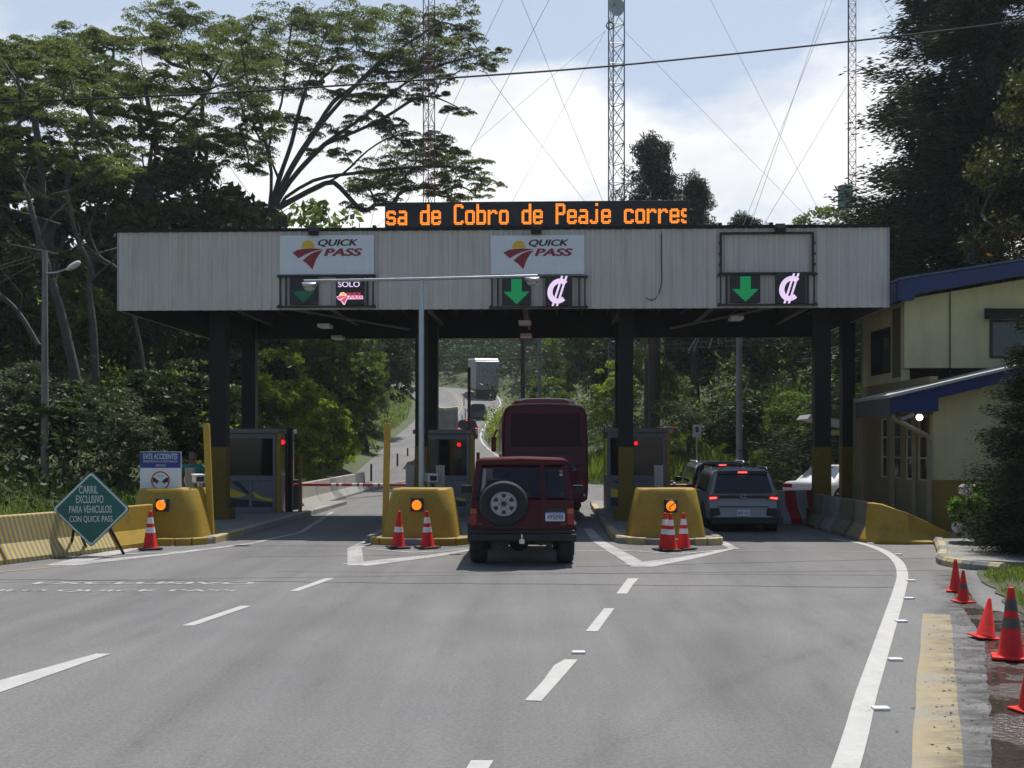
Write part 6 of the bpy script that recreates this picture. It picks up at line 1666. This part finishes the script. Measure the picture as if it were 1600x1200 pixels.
# --- hero spreading tree: pads of feathery foliage placed where the photograph shows them
def spreading(label, fork_px, d, base_px, pads, r0, seed, leaf=.165, per=350, mat=None, extra=[], limbs=[]):
    rg = np.random.default_rng(seed)
    b = at(base_px[0], base_px[1], d); bx, by = b.x, d
    bz = hterr(bx, by) - .2
    t = thing('spreading_tree', label, 'tree', (bx, by, bz))
    o = np.array((bx, by, bz))
    fk = np.array(at(fork_px[0], fork_px[1], d)) - o
    sk = Skel([(0, 0, -.2), fk * .35 + np.array((.1, 0, 0)), fk * .7, fk], r0)
    T = []
    for (px, py, rp, dd, fl_) in pads:
        T.append((np.array(at(px, py, d + dd)) - o, rp / F * d, fl_))
    for pts, dd in limbs:                 # main limbs follow their line in the photograph
        P_ = smooth_pts3([np.array(at(x, y, d + dd * k / len(pts))) - o for k, (x, y) in enumerate(pts)], 3)
        q = int(np.argmin([np.linalg.norm(np.array(P_[0]) - p) for p in sk.P]))
        for p in P_[1:]: sk.P.append(np.array(p)); sk.par.append(q); q = len(sk.P) - 1
    for px, py, dd in extra: sk.attach(np.array(at(px, py, d + dd)) - o, rg, .05, 5, first=2)
    T.sort(key=lambda q: np.linalg.norm(q[0] - fk))
    C, S = [], []
    for c, rp, fl_ in T:
        sk.attach(c - np.array((0, 0, rp * fl_ * .4)), rg, .05, 5, first=2)
        m = max(4, int((rp / .55) ** 1.6 * 4.4))
        for k in range(m):                # sub-sprays inside a pad
            s_ = in_ell(rg, 1, c, (rp * 1.12, rp * 1.3, rp * fl_ * .62), .2)[0]
            if k % 2 == 0: sk.attach(s_, rg, .08, 3, first=4)
            rr = rp * rg.uniform(.18, .40)
            n = int(per * rg.uniform(.5, 1.3) * .42)
            P = in_ell(rg, n, s_, (rr * 1.25, rr * 1.25, rr * .17)); P[:, 2] -= ((P[:, 0] - s_[0]) ** 2 + (P[:, 1] - s_[1]) ** 2) / (rr * 3.4)
            C.append(P); S.append(leaf * rg.uniform(.55, 1.3, n))
    mkobj('trunk', sk.mesh('trunk', m_barkm, .012, 2.05), t)
    mkobj('crown', leafmesh('crown', np.concatenate(C), np.concatenate(S), rg, .34, 1.1, mat or lm_feather, droop=.12), t)
    return t
rr = random.Random(3)
def padfill(poly, n, r0, r1, dd=4, fl_=.34, seed=0):
    """scatter pads inside a photo-space polygon"""
    q = random.Random(seed); o = []
    xs_ = [p[0] for p in poly]; ys_ = [p[1] for p in poly]
    while len(o) < n:
        x, y = q.uniform(min(xs_), max(xs_)), q.uniform(min(ys_), max(ys_)); c = False; j = len(poly) - 1
        for i in range(len(poly)):
            if (poly[i][1] > y) != (poly[j][1] > y) and x < (poly[j][0] - poly[i][0]) * (y - poly[i][1]) / (poly[j][1] - poly[i][1]) + poly[i][0]: c = not c
            j = i
        if c and all((x - a[0]) ** 2 + ((y - a[1]) * 1.6) ** 2 > (r0 * .9) ** 2 for a in o[-40:]): o.append((x, y, q.uniform(r0, r1), q.uniform(-dd, dd), fl_))
        r0 *= .9995
    return o
hero = [(770, 84, 26, 1, .3), (735, 92, 34, 0, .3), (690, 82, 42, -1, .3), (712, 36, 36, 1, .3), (728, 6, 30, 2, .35), (660, 22, 46, 0, .35), (600, 30, 50, 2, .35), (548, 22, 48, -2, .35), (500, 36, 44, 1, .35), (455, 20, 46, 0, .35), (410, 40, 44, 2, .35), (640, 60, 44, 2, .3), (590, 78, 44, -1, .3),
        (530, 70, 44, 3, .35), (480, 88, 40, -2, .35), (430, 100, 40, 1, .35), (620, 108, 40, 1, .28), (566, 112, 34, 0, .3), (506, 122, 34, 2, .3), (668, 138, 30, 0, .28), (640, 152, 26, 1, .28), (596, 146, 34, 0, .28), (540, 150, 34, 1, .3), (470, 140, 34, 2, .3),
        (716, 168, 26, 1, .3), (690, 150, 16, 0, .3), (574, 186, 34, 0, .28), (610, 192, 24, 1, .28), (520, 206, 32, 0, .28), (470, 190, 32, 1, .28), (540, 240, 26, 0, .28), (500, 236, 24, 1, .28), (618, 200, 36, 0, .26), (660, 216, 40, -1, .28), (700, 232, 30, 0, .28), (640, 254, 44, -1, .3), (590, 262, 42, 1, .3), (690, 262, 40, 0, .28), (736, 270, 34, 0, .28), (745, 255, 26, 2, .28), (690, 240, 40, 2, .28), (650, 232, 40, 3, .28), (610, 285, 40, 2, .3), (700, 305, 30, 2, .28), (560, 285, 30, 3, .28), (740, 300, 26, 1, .28), (755, 100, 26, 2, .28), (700, 60, 36, 3, .3), (735, 60, 26, 0, .3), (660, 100, 40, 3, .28), (640, 90, 40, 1, .28), (690, 120, 26, 2, .28), (560, 50, 44, 4, .35), (520, 100, 40, 4, .3), (580, 140, 34, 3, .28), (450, 60, 44, 4, .35),
        (760, 288, 22, -1, .26), (710, 290, 34, 1, .28), (650, 290, 40, 0, .3), (580, 296, 34, 1, .3), (560, 322, 26, 0, .3), (610, 316, 26, 0, .3), (400, 140, 38, 1, .35), (420, 180, 34, -1, .3), (380, 90, 44, 2, .4), (360, 45, 40, 2, .35)]
spreading('wide feathery tree spreading over the left of the canopy against the white sky', (418, 345), 58, (398, 470), hero, .32, 11, limbs=[([(418, 345), (436, 280), (455, 225), (470, 165), (492, 100), (510, 50)], 1), ([(418, 345), (446, 280), (486, 215), (540, 150), (600, 90), (655, 40), (690, 20)], -1),
    ([(418, 345), (452, 285), (508, 225), (572, 180), (640, 125), (700, 98), (762, 85)], 0), ([(418, 345), (424, 270), (405, 185), (385, 120), (392, 50)], 2), ([(486, 215), (520, 160), (560, 130), (620, 80), (680, 40), (720, 12)], 1),
    ([(418, 345), (380, 290), (340, 230), (318, 170), (320, 110)], -2), ([(425, 330), (480, 300), (535, 272), (575, 235), (620, 212), (690, 215)], 0), ([(430, 320), (490, 282), (560, 270), (640, 262), (720, 262), (765, 285)], -1), ([(436, 280), (420, 230), (440, 160), (450, 80), (460, 20)], 2), ([(508, 225), (590, 190), (660, 150), (710, 165)], 0)])
p2 = padfill([(-40, 60), (60, 40), (200, 50), (230, 20), (330, 10), (400, 60), (420, 160), (390, 260), (300, 290), (180, 280), (60, 300), (-40, 300)], 74, 34, 52, 5, .36, 2)
spreading('broad feathery tree with twin pale limbs at the upper left', (228, 300), 52, (215, 520), p2, .40, 12, limbs=[([(228, 300), (222, 240), (215, 190), (200, 140), (180, 90)], 1), ([(228, 300), (240, 210), (252, 140), (275, 70), (305, 10)], 2), ([(228, 300), (170, 220), (120, 150), (60, 90), (10, 65)], -1), ([(240, 210), (290, 180), (330, 130), (360, 70)], 0), ([(222, 240), (150, 180), (110, 120), (100, 70)], 1)])
p3 = padfill([(-80, 90), (60, 70), (160, 110), (170, 240), (110, 340), (-60, 360)], 40, 36, 52, 4, .38, 5)
spreading('feathery tree with leaning pale trunk at the far left edge', (70, 380), 44, (140, 560), p3, .34, 13, limbs=[([(70, 380), (66, 300), (60, 220), (40, 150), (0, 90)], 0), ([(70, 380), (100, 300), (120, 220), (130, 150)], 1), ([(66, 300), (20, 250), (-30, 200)], -1)])
# bare pale leaning trunks in the left wood
def bare(label, pts, d, r, seed):
    rg = np.random.default_rng(seed)
    P = [at(x, y, d) for x, y in pts]; o = P[0].copy(); o.z = hterr(o.x, o.y) - .2
    S = smooth_pts3([np.array(p - o) for p in P]); n = len(S)
    mb = MB(); mb.tube(S, [r * (1 - .65 * k / n) for k in range(n)], 8)
    for k in range(6):
        i = rg.integers(n // 3, n - 1); a = S[i]; mb.tube([a, Vector(a) + Vector((rg.normal() * .8, rg.normal() * .5, .6)), Vector(a) + Vector((rg.normal() * 1.6, rg.normal() * .8, 1.5))], [r * .3, r * .2, r * .08], 5)
    t = thing('bare_tree', label, 'tree', o)
    mkobj('trunk', mb.mesh('trunk', m_barkm, 60), t)
bare('pale bare trunk leaning left behind the white street lamp head', [(125, 620), (98, 500), (75, 420), (55, 350), (42, 300)], 38, .20, 1)
bare('pale crooked trunk standing straight between street lamp and canopy', [(150, 640), (146, 520), (138, 450), (142, 420), (120, 370), (105, 300)], 40, .17, 2)
bare('slim pale trunk leaning from the lower middle to the far left edge', [(60, 540), (30, 490), (0, 460), (-40, 430)], 36, .10, 3)
bare('slender curved pale branch trunk beside the left end of the canopy', [(230, 620), (215, 520), (190, 430), (155, 400), (140, 365)], 42, .10, 4)

# --- conifers
def cypress(rg, h, r, nb, per, leaf, mat, bark, tops=.06, sp=.8):
    C, S, D = [], [], []
    sk = Skel([(0, 0, -.3), (0, 0, h * .25), (0, 0, h * .5), (0, 0, h * .75), (0, 0, h * .98)], .022 * h)
    for k in range(nb):
        f = rg.random() ** 1.15; z = h * (.04 + .95 * f); a = rg.random() * 6.283
        rad = r * (1 - f) ** .72 * rg.uniform(.62, 1.12) + r * tops
        tip = np.array((math.cos(a) * rad, math.sin(a) * rad, z + rad * rg.uniform(-.22, .05)))
        root = np.array((0, 0, min(h * .97, z + rad * .25)))
        if k % 2 == 0: i = len(sk.P); sk.P += [root * .999 + (tip - root) * .05, (root + tip) / 2 + np.array((0, 0, -.04 * rad)), tip]; sk.par += [min(4, int(f * 4.2)), i, i + 1]
        n = int(per * (.45 + .9 * rad / r))
        u = rg.random(n) ** .55
        P = root + (tip - root) * u[:, None]; P[:, 2] -= .10 * rad * np.sin(u * 3.14)
        P[:, 2] += .22 * rad * np.maximum(0, u - .75) * 2
        wd = ((.10 + .16 * (1 - u)) * rad + .12 * min(1, h / 12)) * sp
        P += rg.normal(size=(n, 3)) * wd[:, None] * np.array((.75, .75, .38))
        C.append(P); S.append(leaf * rg.uniform(.6, 1.4, n))
        dv = (tip - root) / np.linalg.norm(tip - root) + np.array((0, 0, .25))
        D.append(np.repeat(dv[None], n, 0))
    return sk.mesh('trunk', bark, .02), leafmesh('crown', np.concatenate(C), np.concatenate(S), rg, .22, .3, mat, dirs=np.concatenate(D))
rg = np.random.default_rng(21)
cy1 = cypress(rg, 27, 7.4, 330, 760, .24, lm_cyp, m_barkd)
plant_tree('cypress_tree', 'huge dark cypress filling the upper right corner behind the building', 'tree', cy1, 18.4, 42, z=-.2)
cy2 = cypress(rg, 21, 5.6, 240, 640, .23, lm_cyp, m_barkd)
plant_tree('cypress_tree', 'dark cypress in front of the huge one, its boughs nearest the right mast', 'tree', cy2, 16.8, 38, z=-.2, rz=1.0)
cy3 = cypress(rg, 6.0, 2.0, 300, 620, .075, lm_cyp, m_barkd, .12)
plant_tree('cypress_shrub', 'small dark conifer shrub hiding the right end of the building', 'tree', cy3, 9.95, 19.6, .80, .90, z=.05)
plant_tree('cypress_shrub', 'second dark conifer shrub cut off by the right edge of the view', 'tree', cy3, 11.4, 20.6, 1.05, .95, z=.05, rz=2)
cy4 = cypress(rg, 20, 4.6, 180, 480, .25, lm_cyp, m_barkd)
plant_tree('cypress_tree', 'smaller dark cypress at the right edge behind the gable roof', 'tree', cy4, 24, 44, z=-.2)
def pine(rg, h, r, nb, per, leaf, mat):
    C, S = [], []
    sk = Skel([(0, 0, -.3), (0, 0, h * .4), (0, 0, h * .6), (0, 0, h * .8), (0, 0, h * .97)], .02 * h)
    for k in range(nb):
        f = rg.random(); z = h * (.30 + .69 * f); a = rg.random() * 6.283
        rad = r * (1 - f * .97) ** .6 * rg.uniform(.35, 1.1)
        tip = np.array((math.cos(a) * rad, math.sin(a) * rad, z + .1 * rad)); sk.attach(tip, rg, .04, 3)
        for q in range(3):
            c = tip + rg.normal(size=3) * .30; n = int(per)
            C.append(in_ell(rg, n, c, (.5, .5, .42), .2)); S.append(leaf * rg.uniform(.6, 1.3, n))
    return sk.mesh('trunk', m_barkd, .018), leafmesh('crown', np.concatenate(C), np.concatenate(S), rg, .22, .2, mat)
pi1 = pine(rg, 20, 3.0, 190, 60, .34, lm_pine)
def pt_px(name, label, meshes, px, ytop, d, hm, cat='tree', z=None, **k):
    a = at(px, ytop, d); z = hterr(a.x, d) if z is None else z
    s = (a.z - z) / hm
    t = plant_tree(name, label, cat, meshes, a.x, d, k.pop('s', s), s, **k)
    return t
pt_px('pine_tree', 'tall dark pine rising right of the central mast above the message board', pi1, 1022, 218, 66, 20, s=.98)
pt_px('pine_tree', 'shorter pine just right of the end of the message board', pi1, 1086, 280, 64, 20, s=.7, rz=2)
pt_px('pine_tree', 'low spiky pine top left of the right mast behind the canopy edge', pi1, 1165, 338, 70, 20, s=.8, rz=1)
# broadleaf with golden new leaves
gt = broad_tree(rg, 15, 4.0, 4, 190, 110, .19, lm_gold, m_barkd, 1.15)
q = at(1675, 0, 33); plant_tree('golden_tree', 'tree with golden leaf tips at the upper right edge before the cypress', 'tree', gt, q.x, 33, .92, z=.2)

# --- broadleaf woods, trees one can tell apart
W_ = [ # px, ytop, d, variants, scale-x factor, label
 (40, 215, 46, V_dark, 1.5, 'dark glossy tree low at the left edge behind the street light'),
 (150, 250, 50, V_dark, 1.55, 'dense dark tree behind the crooked pale trunk'),
 (265, 235, 54, V_dark, 1.5, 'dense dark tree behind the left end of the canopy'),
 (345, 285, 56, V_dark, 1.4, 'dark tree behind the foot of the spreading tree'),
 (470, 292, 64, V_mid, 1.5, 'round green crown just above the left logo sign'),
 (-40, 330, 40, V_dark, 1.4, 'dark tree at the very left edge of the wood'),
 (90, 380, 44, V_mid, 1.3, 'mid green tree behind the post of the left street light'),
 (200, 420, 46, V_dark, 1.3, 'dark tree directly behind the blue accident sign'),
 (320, 430, 50, V_dark, 1.3, 'dark tree behind the first canopy column'),
 (30, 560, 33, V_gry, 1.2, 'greyish leafy bush tree behind the striped barrier'),
 (190, 610, 32, V_gry, 1.0, 'greyish bush tree behind the green diamond sign'),
 (100, 640, 33, V_dark, .8, 'low dark bush tree left of the green diamond sign'),
 (270, 560, 36, V_dark, 1.0, 'dark bush tree right behind the person'),
 (420, 455, 60, V_mid, 1.3, 'green tree seen between the two left columns'),
 (430, 540, 50, V_bri, 1.1, 'bright green tree above the left toll booth roof'),
 (490, 500, 66, V_mid, 1.2, 'mid green tree on the bank above the left boom'),
 (535, 490, 76, V_mid, 1.1, 'leafy tree on the bank above the tall yellow post'),
 (572, 470, 90, V_dark, 1.0, 'dark tree on the bank left of the street light pole, behind the leafy one'),
 (500, 600, 56, V_bri, 1.1, 'bright feathery bush tree on the slope behind the boom'),
 (530, 625, 62, V_bri, .8, 'sunlit bush tree at the edge of the uphill road'),
 (470, 640, 50, V_bri, .9, 'sunlit bush tree nearest the bare barriers'),
 (575, 590, 76, V_gry, .7, 'greyish bush tree halfway up the bank'),
 (690, 470, 182, V_dark, 2.2, 'dark tree at the bend of the far road, left of the truck'),
 (745, 462, 186, V_dark, 2.2, 'dark tree straight above the white topped truck'),
 (800, 470, 178, V_dark, 2.1, 'dark tree right of the white topped truck'),
 (850, 475, 140, V_dark, 1.6, 'tree behind the pale leaning pole right of the truck'),
 (630, 455, 190, V_dark, 2.4, 'dark far tree left of the bend, behind the street light pole'),
 (660, 440, 205, V_dark, 2.6, 'tall dark far tree behind the left side of the bend'),
 (720, 440, 208, V_dark, 2.6, 'tall dark far tree filling the gap over the bend'),
 (775, 440, 206, V_dark, 2.6, 'tall dark far tree behind the roof of the truck'),
 (835, 440, 200, V_dark, 2.6, 'tall dark far tree behind the dark pole over the bus'),
 (890, 500, 92, V_mid, 1.4, 'olive tree above the right end of the bus roof'),
 (930, 490, 80, V_dark, 1.4, 'tree left of the third column in the right wood'),
 (860, 585, 72, V_mid, .9, 'low tree just left of the bus roof unit'),
 (1030, 500, 72, V_mid, 1.3, 'tree right of the third column with sunlit leaves'),
 (1090, 470, 66, V_dark, 1.3, 'dark tree left of the grey concrete pole'),
 (1170, 460, 62, V_dark, 1.35, 'dark tree behind the grey concrete pole'),
 (1240, 440, 64, V_mid, 1.3, 'tree between the pole and the right columns'),
 (1310, 420, 60, V_dark, 1.4, 'dark tree behind the two right columns'),
 (1075, 620, 54, V_gry, .9, 'greyish bush behind the give way triangle'),
 (1160, 610, 50, V_dark, .9, 'dark bush behind the two high cars'),
 (1245, 610, 48, V_mid, .9, 'bush behind the white saloon'),
 (960, 560, 70, V_bri, 1.0, 'bright green tree left of the right toll booth'),
 (1215, 338, 84, V_mid, 1.7, 'green crown above the empty sign frame'),
 (1290, 318, 82, V_mid, 1.6, 'green crown beside the drum antenna'),
 (1130, 352, 88, V_dark, 1.5, 'low crown between the pines above the canopy edge'),
 (1380, 330, 70, V_dark, 1.8, 'dark tree behind the right end of the canopy'),
]
hs_ = {id(V_dark): 12, id(V_mid): 10, id(V_bri): 8, id(V_gry): 7}
nm = {id(V_dark): 'dark_tree', id(V_mid): 'leafy_tree', id(V_bri): 'bright_tree', id(V_gry): 'grey_leaf_tree'}
for i, (px, yt, d, V, sx, lab) in enumerate(W_):
    a = at(px, yt, d); z = hterr(a.x, d); s = max(.25, (a.z - z) / hs_[id(V)])
    s2 = min(max(s, .5), sx)
    plant_tree(nm[id(V)], lab, 'tree', V[i % len(V)], a.x, d, s2, s, rz=i * 1.3)

# --- undergrowth nobody could count
def undergrowth(n, fx, per, leaf, hmin, hmax, mat, seed, name='undergrowth', rad=(.5, 1.4)):
    rg = np.random.default_rng(seed); C, S = [], []
    k = 0
    while k < n:
        p = fx(rg)
        if p is None: continue
        x, y = p; z = hterr(x, y); h = rg.uniform(hmin, hmax); r_ = rg.uniform(*rad); m = int(per * rg.uniform(.5, 1.3)); k += 1
        for q in range(3):
            c = np.array((x + rg.normal() * r_ * .5, y + rg.normal() * r_ * .5, z + h * rg.uniform(.3, .9)))
            P = in_ell(rg, m // 3, c, (r_ * .7, r_ * .7, h * .45), .35); C.append(P); S.append(leaf * rg.uniform(.6, 1.4, len(P)))
    C = np.concatenate(C); S = np.concatenate(S)
    o = bpy.data.objects.new(name, leafmesh(name, C, S, rg, .42, .5, mat)); COL.objects.link(o); tag(o, kind='stuff'); return o
def zone(x0, x1, y0, y1, cond=None):
    def f(rg):
        x, y = rg.uniform(x0, x1), rg.uniform(y0, y1)
        return (x, y) if (cond is None or cond(x, y)) else None
    return f
xl_ = lambda y: np.interp(y, FYA, FLA)
xr_ = lambda y: np.interp(y, FYA, FRA)
undergrowth(330, zone(-34, -9, 26, 60, lambda x, y: x < xl_(y) - 2.2), 130, .20, .8, 3.2, lm_dark, 31)
undergrowth(360, zone(-30, -8, 42, 100, lambda x, y: x < xl_(y) - (3.0 if y < 60 else 5.5)), 150, .22, .8, 3.0, lm_bright, 32)
undergrowth(200, zone(-30, -8, 36, 95, lambda x, y: x < xl_(y) - (2.5 if y < 55 else 6)), 130, .22, .6, 2.4, lm_mid, 33)
undergrowth(300, zone(-2, 34, 52, 95, lambda x, y: x > xr_(y) + (4.5 if y < 66 else .6)), 140, .24, .8, 3.4, lm_mid, 34)
undergrowth(200, zone(6, 40, 50, 80, lambda x, y: x > xr_(y) + 6), 130, .22, .8, 3.0, lm_dark, 35)
undergrowth(90, zone(-2.5, 2.5, 58, 98, lambda x, y: x > xr_(y) + .5 and x < xr_(y) + 3.2), 150, .20, .8, 2.2, lm_bright, 36)
undergrowth(480, zone(-60, 40, 140, 215, lambda x, y: y > 174 or (x > np.interp(y, [140, 150, 168], [1, -1, -20]))), 90, .7, 3, 9, lm_dark, 37, rad=(2, 4.5))
undergrowth(160, zone(-60, -12, 95, 165, lambda x, y: x < xl_(min(y, 128)) - 6 and (y < 138 or x < -70)), 120, .5, 2, 6, lm_mid, 38, rad=(1.5, 3))
undergrowth(120, zone(-1, 40, 95, 165, lambda x, y: x > xr_(min(y, 130)) + 2.5), 120, .5, 2, 6, lm_dark, 39, rad=(1.5, 3))
undergrowth(420, zone(-34, 12, 172, 190, lambda x, y: y > 174 or x < -60), 100, .6, 3, 8, lm_dark, 61, rad=(1.5, 3.2))
undergrowth(420, zone(-36, 16, 128, 174, lambda x, y: x > np.interp(y, [128, 140, 147, 160, 168, 174], [1.5, .8, -2.0, -13, -33, -40])), 100, .5, 1.5, 4.5, lm_dark, 62, rad=(1.2, 2.4))
undergrowth(300, zone(-32, -12, 62, 132, lambda x, y: xl_(y) - 20 < x < xl_(y) - 6.0), 130, .28, .8, 3.0, lm_mid, 63)
# --- grass
def grass(n, fx, h, seed, mat=lm_grass, z0=0.0, asp=.09, zf=None):
    rg = np.random.default_rng(seed); P = []
    while len(P) < n:
        p = fx(rg)
        if p is not None: P.append(p)
    P = np.array(P); Z = np.array([zf(x, y) if zf else hterr(x, y) for x, y in P])
    hh = h * rg.uniform(.4, 1.3, n); D = np.stack([rg.normal(size=n) * .35, rg.normal(size=n) * .35, np.ones(n)], 1)
    C = np.stack([P[:, 0], P[:, 1], Z + hh * .42 + z0], 1)
    o = bpy.data.objects.new('grass', leafmesh('grass', C, hh, rg, asp, 0, mat, dirs=D)); COL.objects.link(o); tag(o, kind='stuff'); return o
grass(16000, zone(-18, -8.3, 16, 34, lambda x, y: x < np.interp(y, [12, 18.7, 22.4, 24, 34], [-11.7, -9.2, -7.9, -8.4, -9.0])), .42, 41, asp=.05)
grass(32000, zone(-26, -6, 44, 134, lambda x, y: xl_(y) - 10 < x < xl_(y) - .7), .42, 42, asp=.12)
grass(26000, zone(0, 26, 43, 60, lambda x, y: x > xr_(y) + .3), 1.15, 43, asp=.05)
def lawnf(rg):
    y = rg.uniform(11.2, 18.0); e = np.interp(y, [10, 11.5, 13, 15, 17, 18], [6.0, 6.3, 6.2, 6.75, 7.35, 8.2]); x = e + abs(rg.normal()) * 2.2
    if math.sin(x * 3.1 + 1) + math.sin(y * 2.3 + x) + rg.normal() * .5 < -.9: return None
    return (x, y) if x < 13 else None
grass(15000, lawnf, .085, 44, asp=.16, zf=lambda x, y: .015)
blobpoly([(6.3, 11.5), (6.1, 13), (6.7, 15), (7.3, 17), (8.1, 18.3), (9.7, 17.2), (22, 18), (22, 8), (9, 9.5)], .016, 'lawn', M('lawn_soil', (.05, .055, .028), .95, var=.5, scale=5, stain=((.16, .13, .09), .6, 1.5)), jit=.05)
# --- hydrangea
hy = thing('hydrangea', 'bright green hydrangea bush with pale pink flower heads by the building', 'bush', (9.2, 21.5, .1))
rg = np.random.default_rng(51)
T = in_ell(rg, 46, (0, 0, .62), (.50, .45, .52), .5); T = T[T[:, 2] > .12]
sk = Skel([(0, 0, 0), (0, 0, .12), (.02, 0, .25)], .05)
for t_ in T[::2]: sk.attach(t_, rg)
mkobj('stems', sk.mesh('stems', m_bark, .008), hy)
mkobj('leaves', leafmesh('leaves', np.concatenate([in_ell(rg, 26, t_, (.17, .17, .13)) for t_ in T]), rg.uniform(.09, .19, 26 * len(T)), rg, .62, .8, leafmat('leaf_hydrangea', (.05, .11, .012), (.18, .30, .05), .4, .35)), hy)
m_flow = M('flower_pink', (.50, .40, .46), .7, var=.25, scale=25)
for x, y, z, s in ((-.36, -.2, 1.08, .10), (-.52, -.3, .34, .11), (-.34, -.36, .26, .12), (-.25, -.2, 1.02, .07)):
    mb = MB()
    for k in range(60):
        v = Vector(rg.normal(size=3)).normalized() * s; a = v.orthogonal().normalized() * s * .28; b = v.cross(a).normalized() * s * .28; c = Vector((x, y, z)) + v
        mb.face([c + a, c + b, c - a, c - b])
    mb.build('flower_head', m_flow, hy)
# ------------------------------------------------------------------ air
mb = MB(); mb.b2(-268, 268, -24, 430, -1.4, 53)
hm = bpy.data.materials.new('haze'); hm.use_nodes = True
t = hm.node_tree; t.nodes.remove(t.nodes['Principled BSDF'])
pv = N(t, 'ShaderNodeVolumePrincipled', Density=0.0003); pv.inputs['Color'].default_value = (.86, .92, 1.0, 1); pv.inputs['Anisotropy'].default_value = .3
t.links.new(pv.outputs[0], t.nodes['Material Output'].inputs['Volume'])
tag(mb.build('haze', hm), kind='stuff')
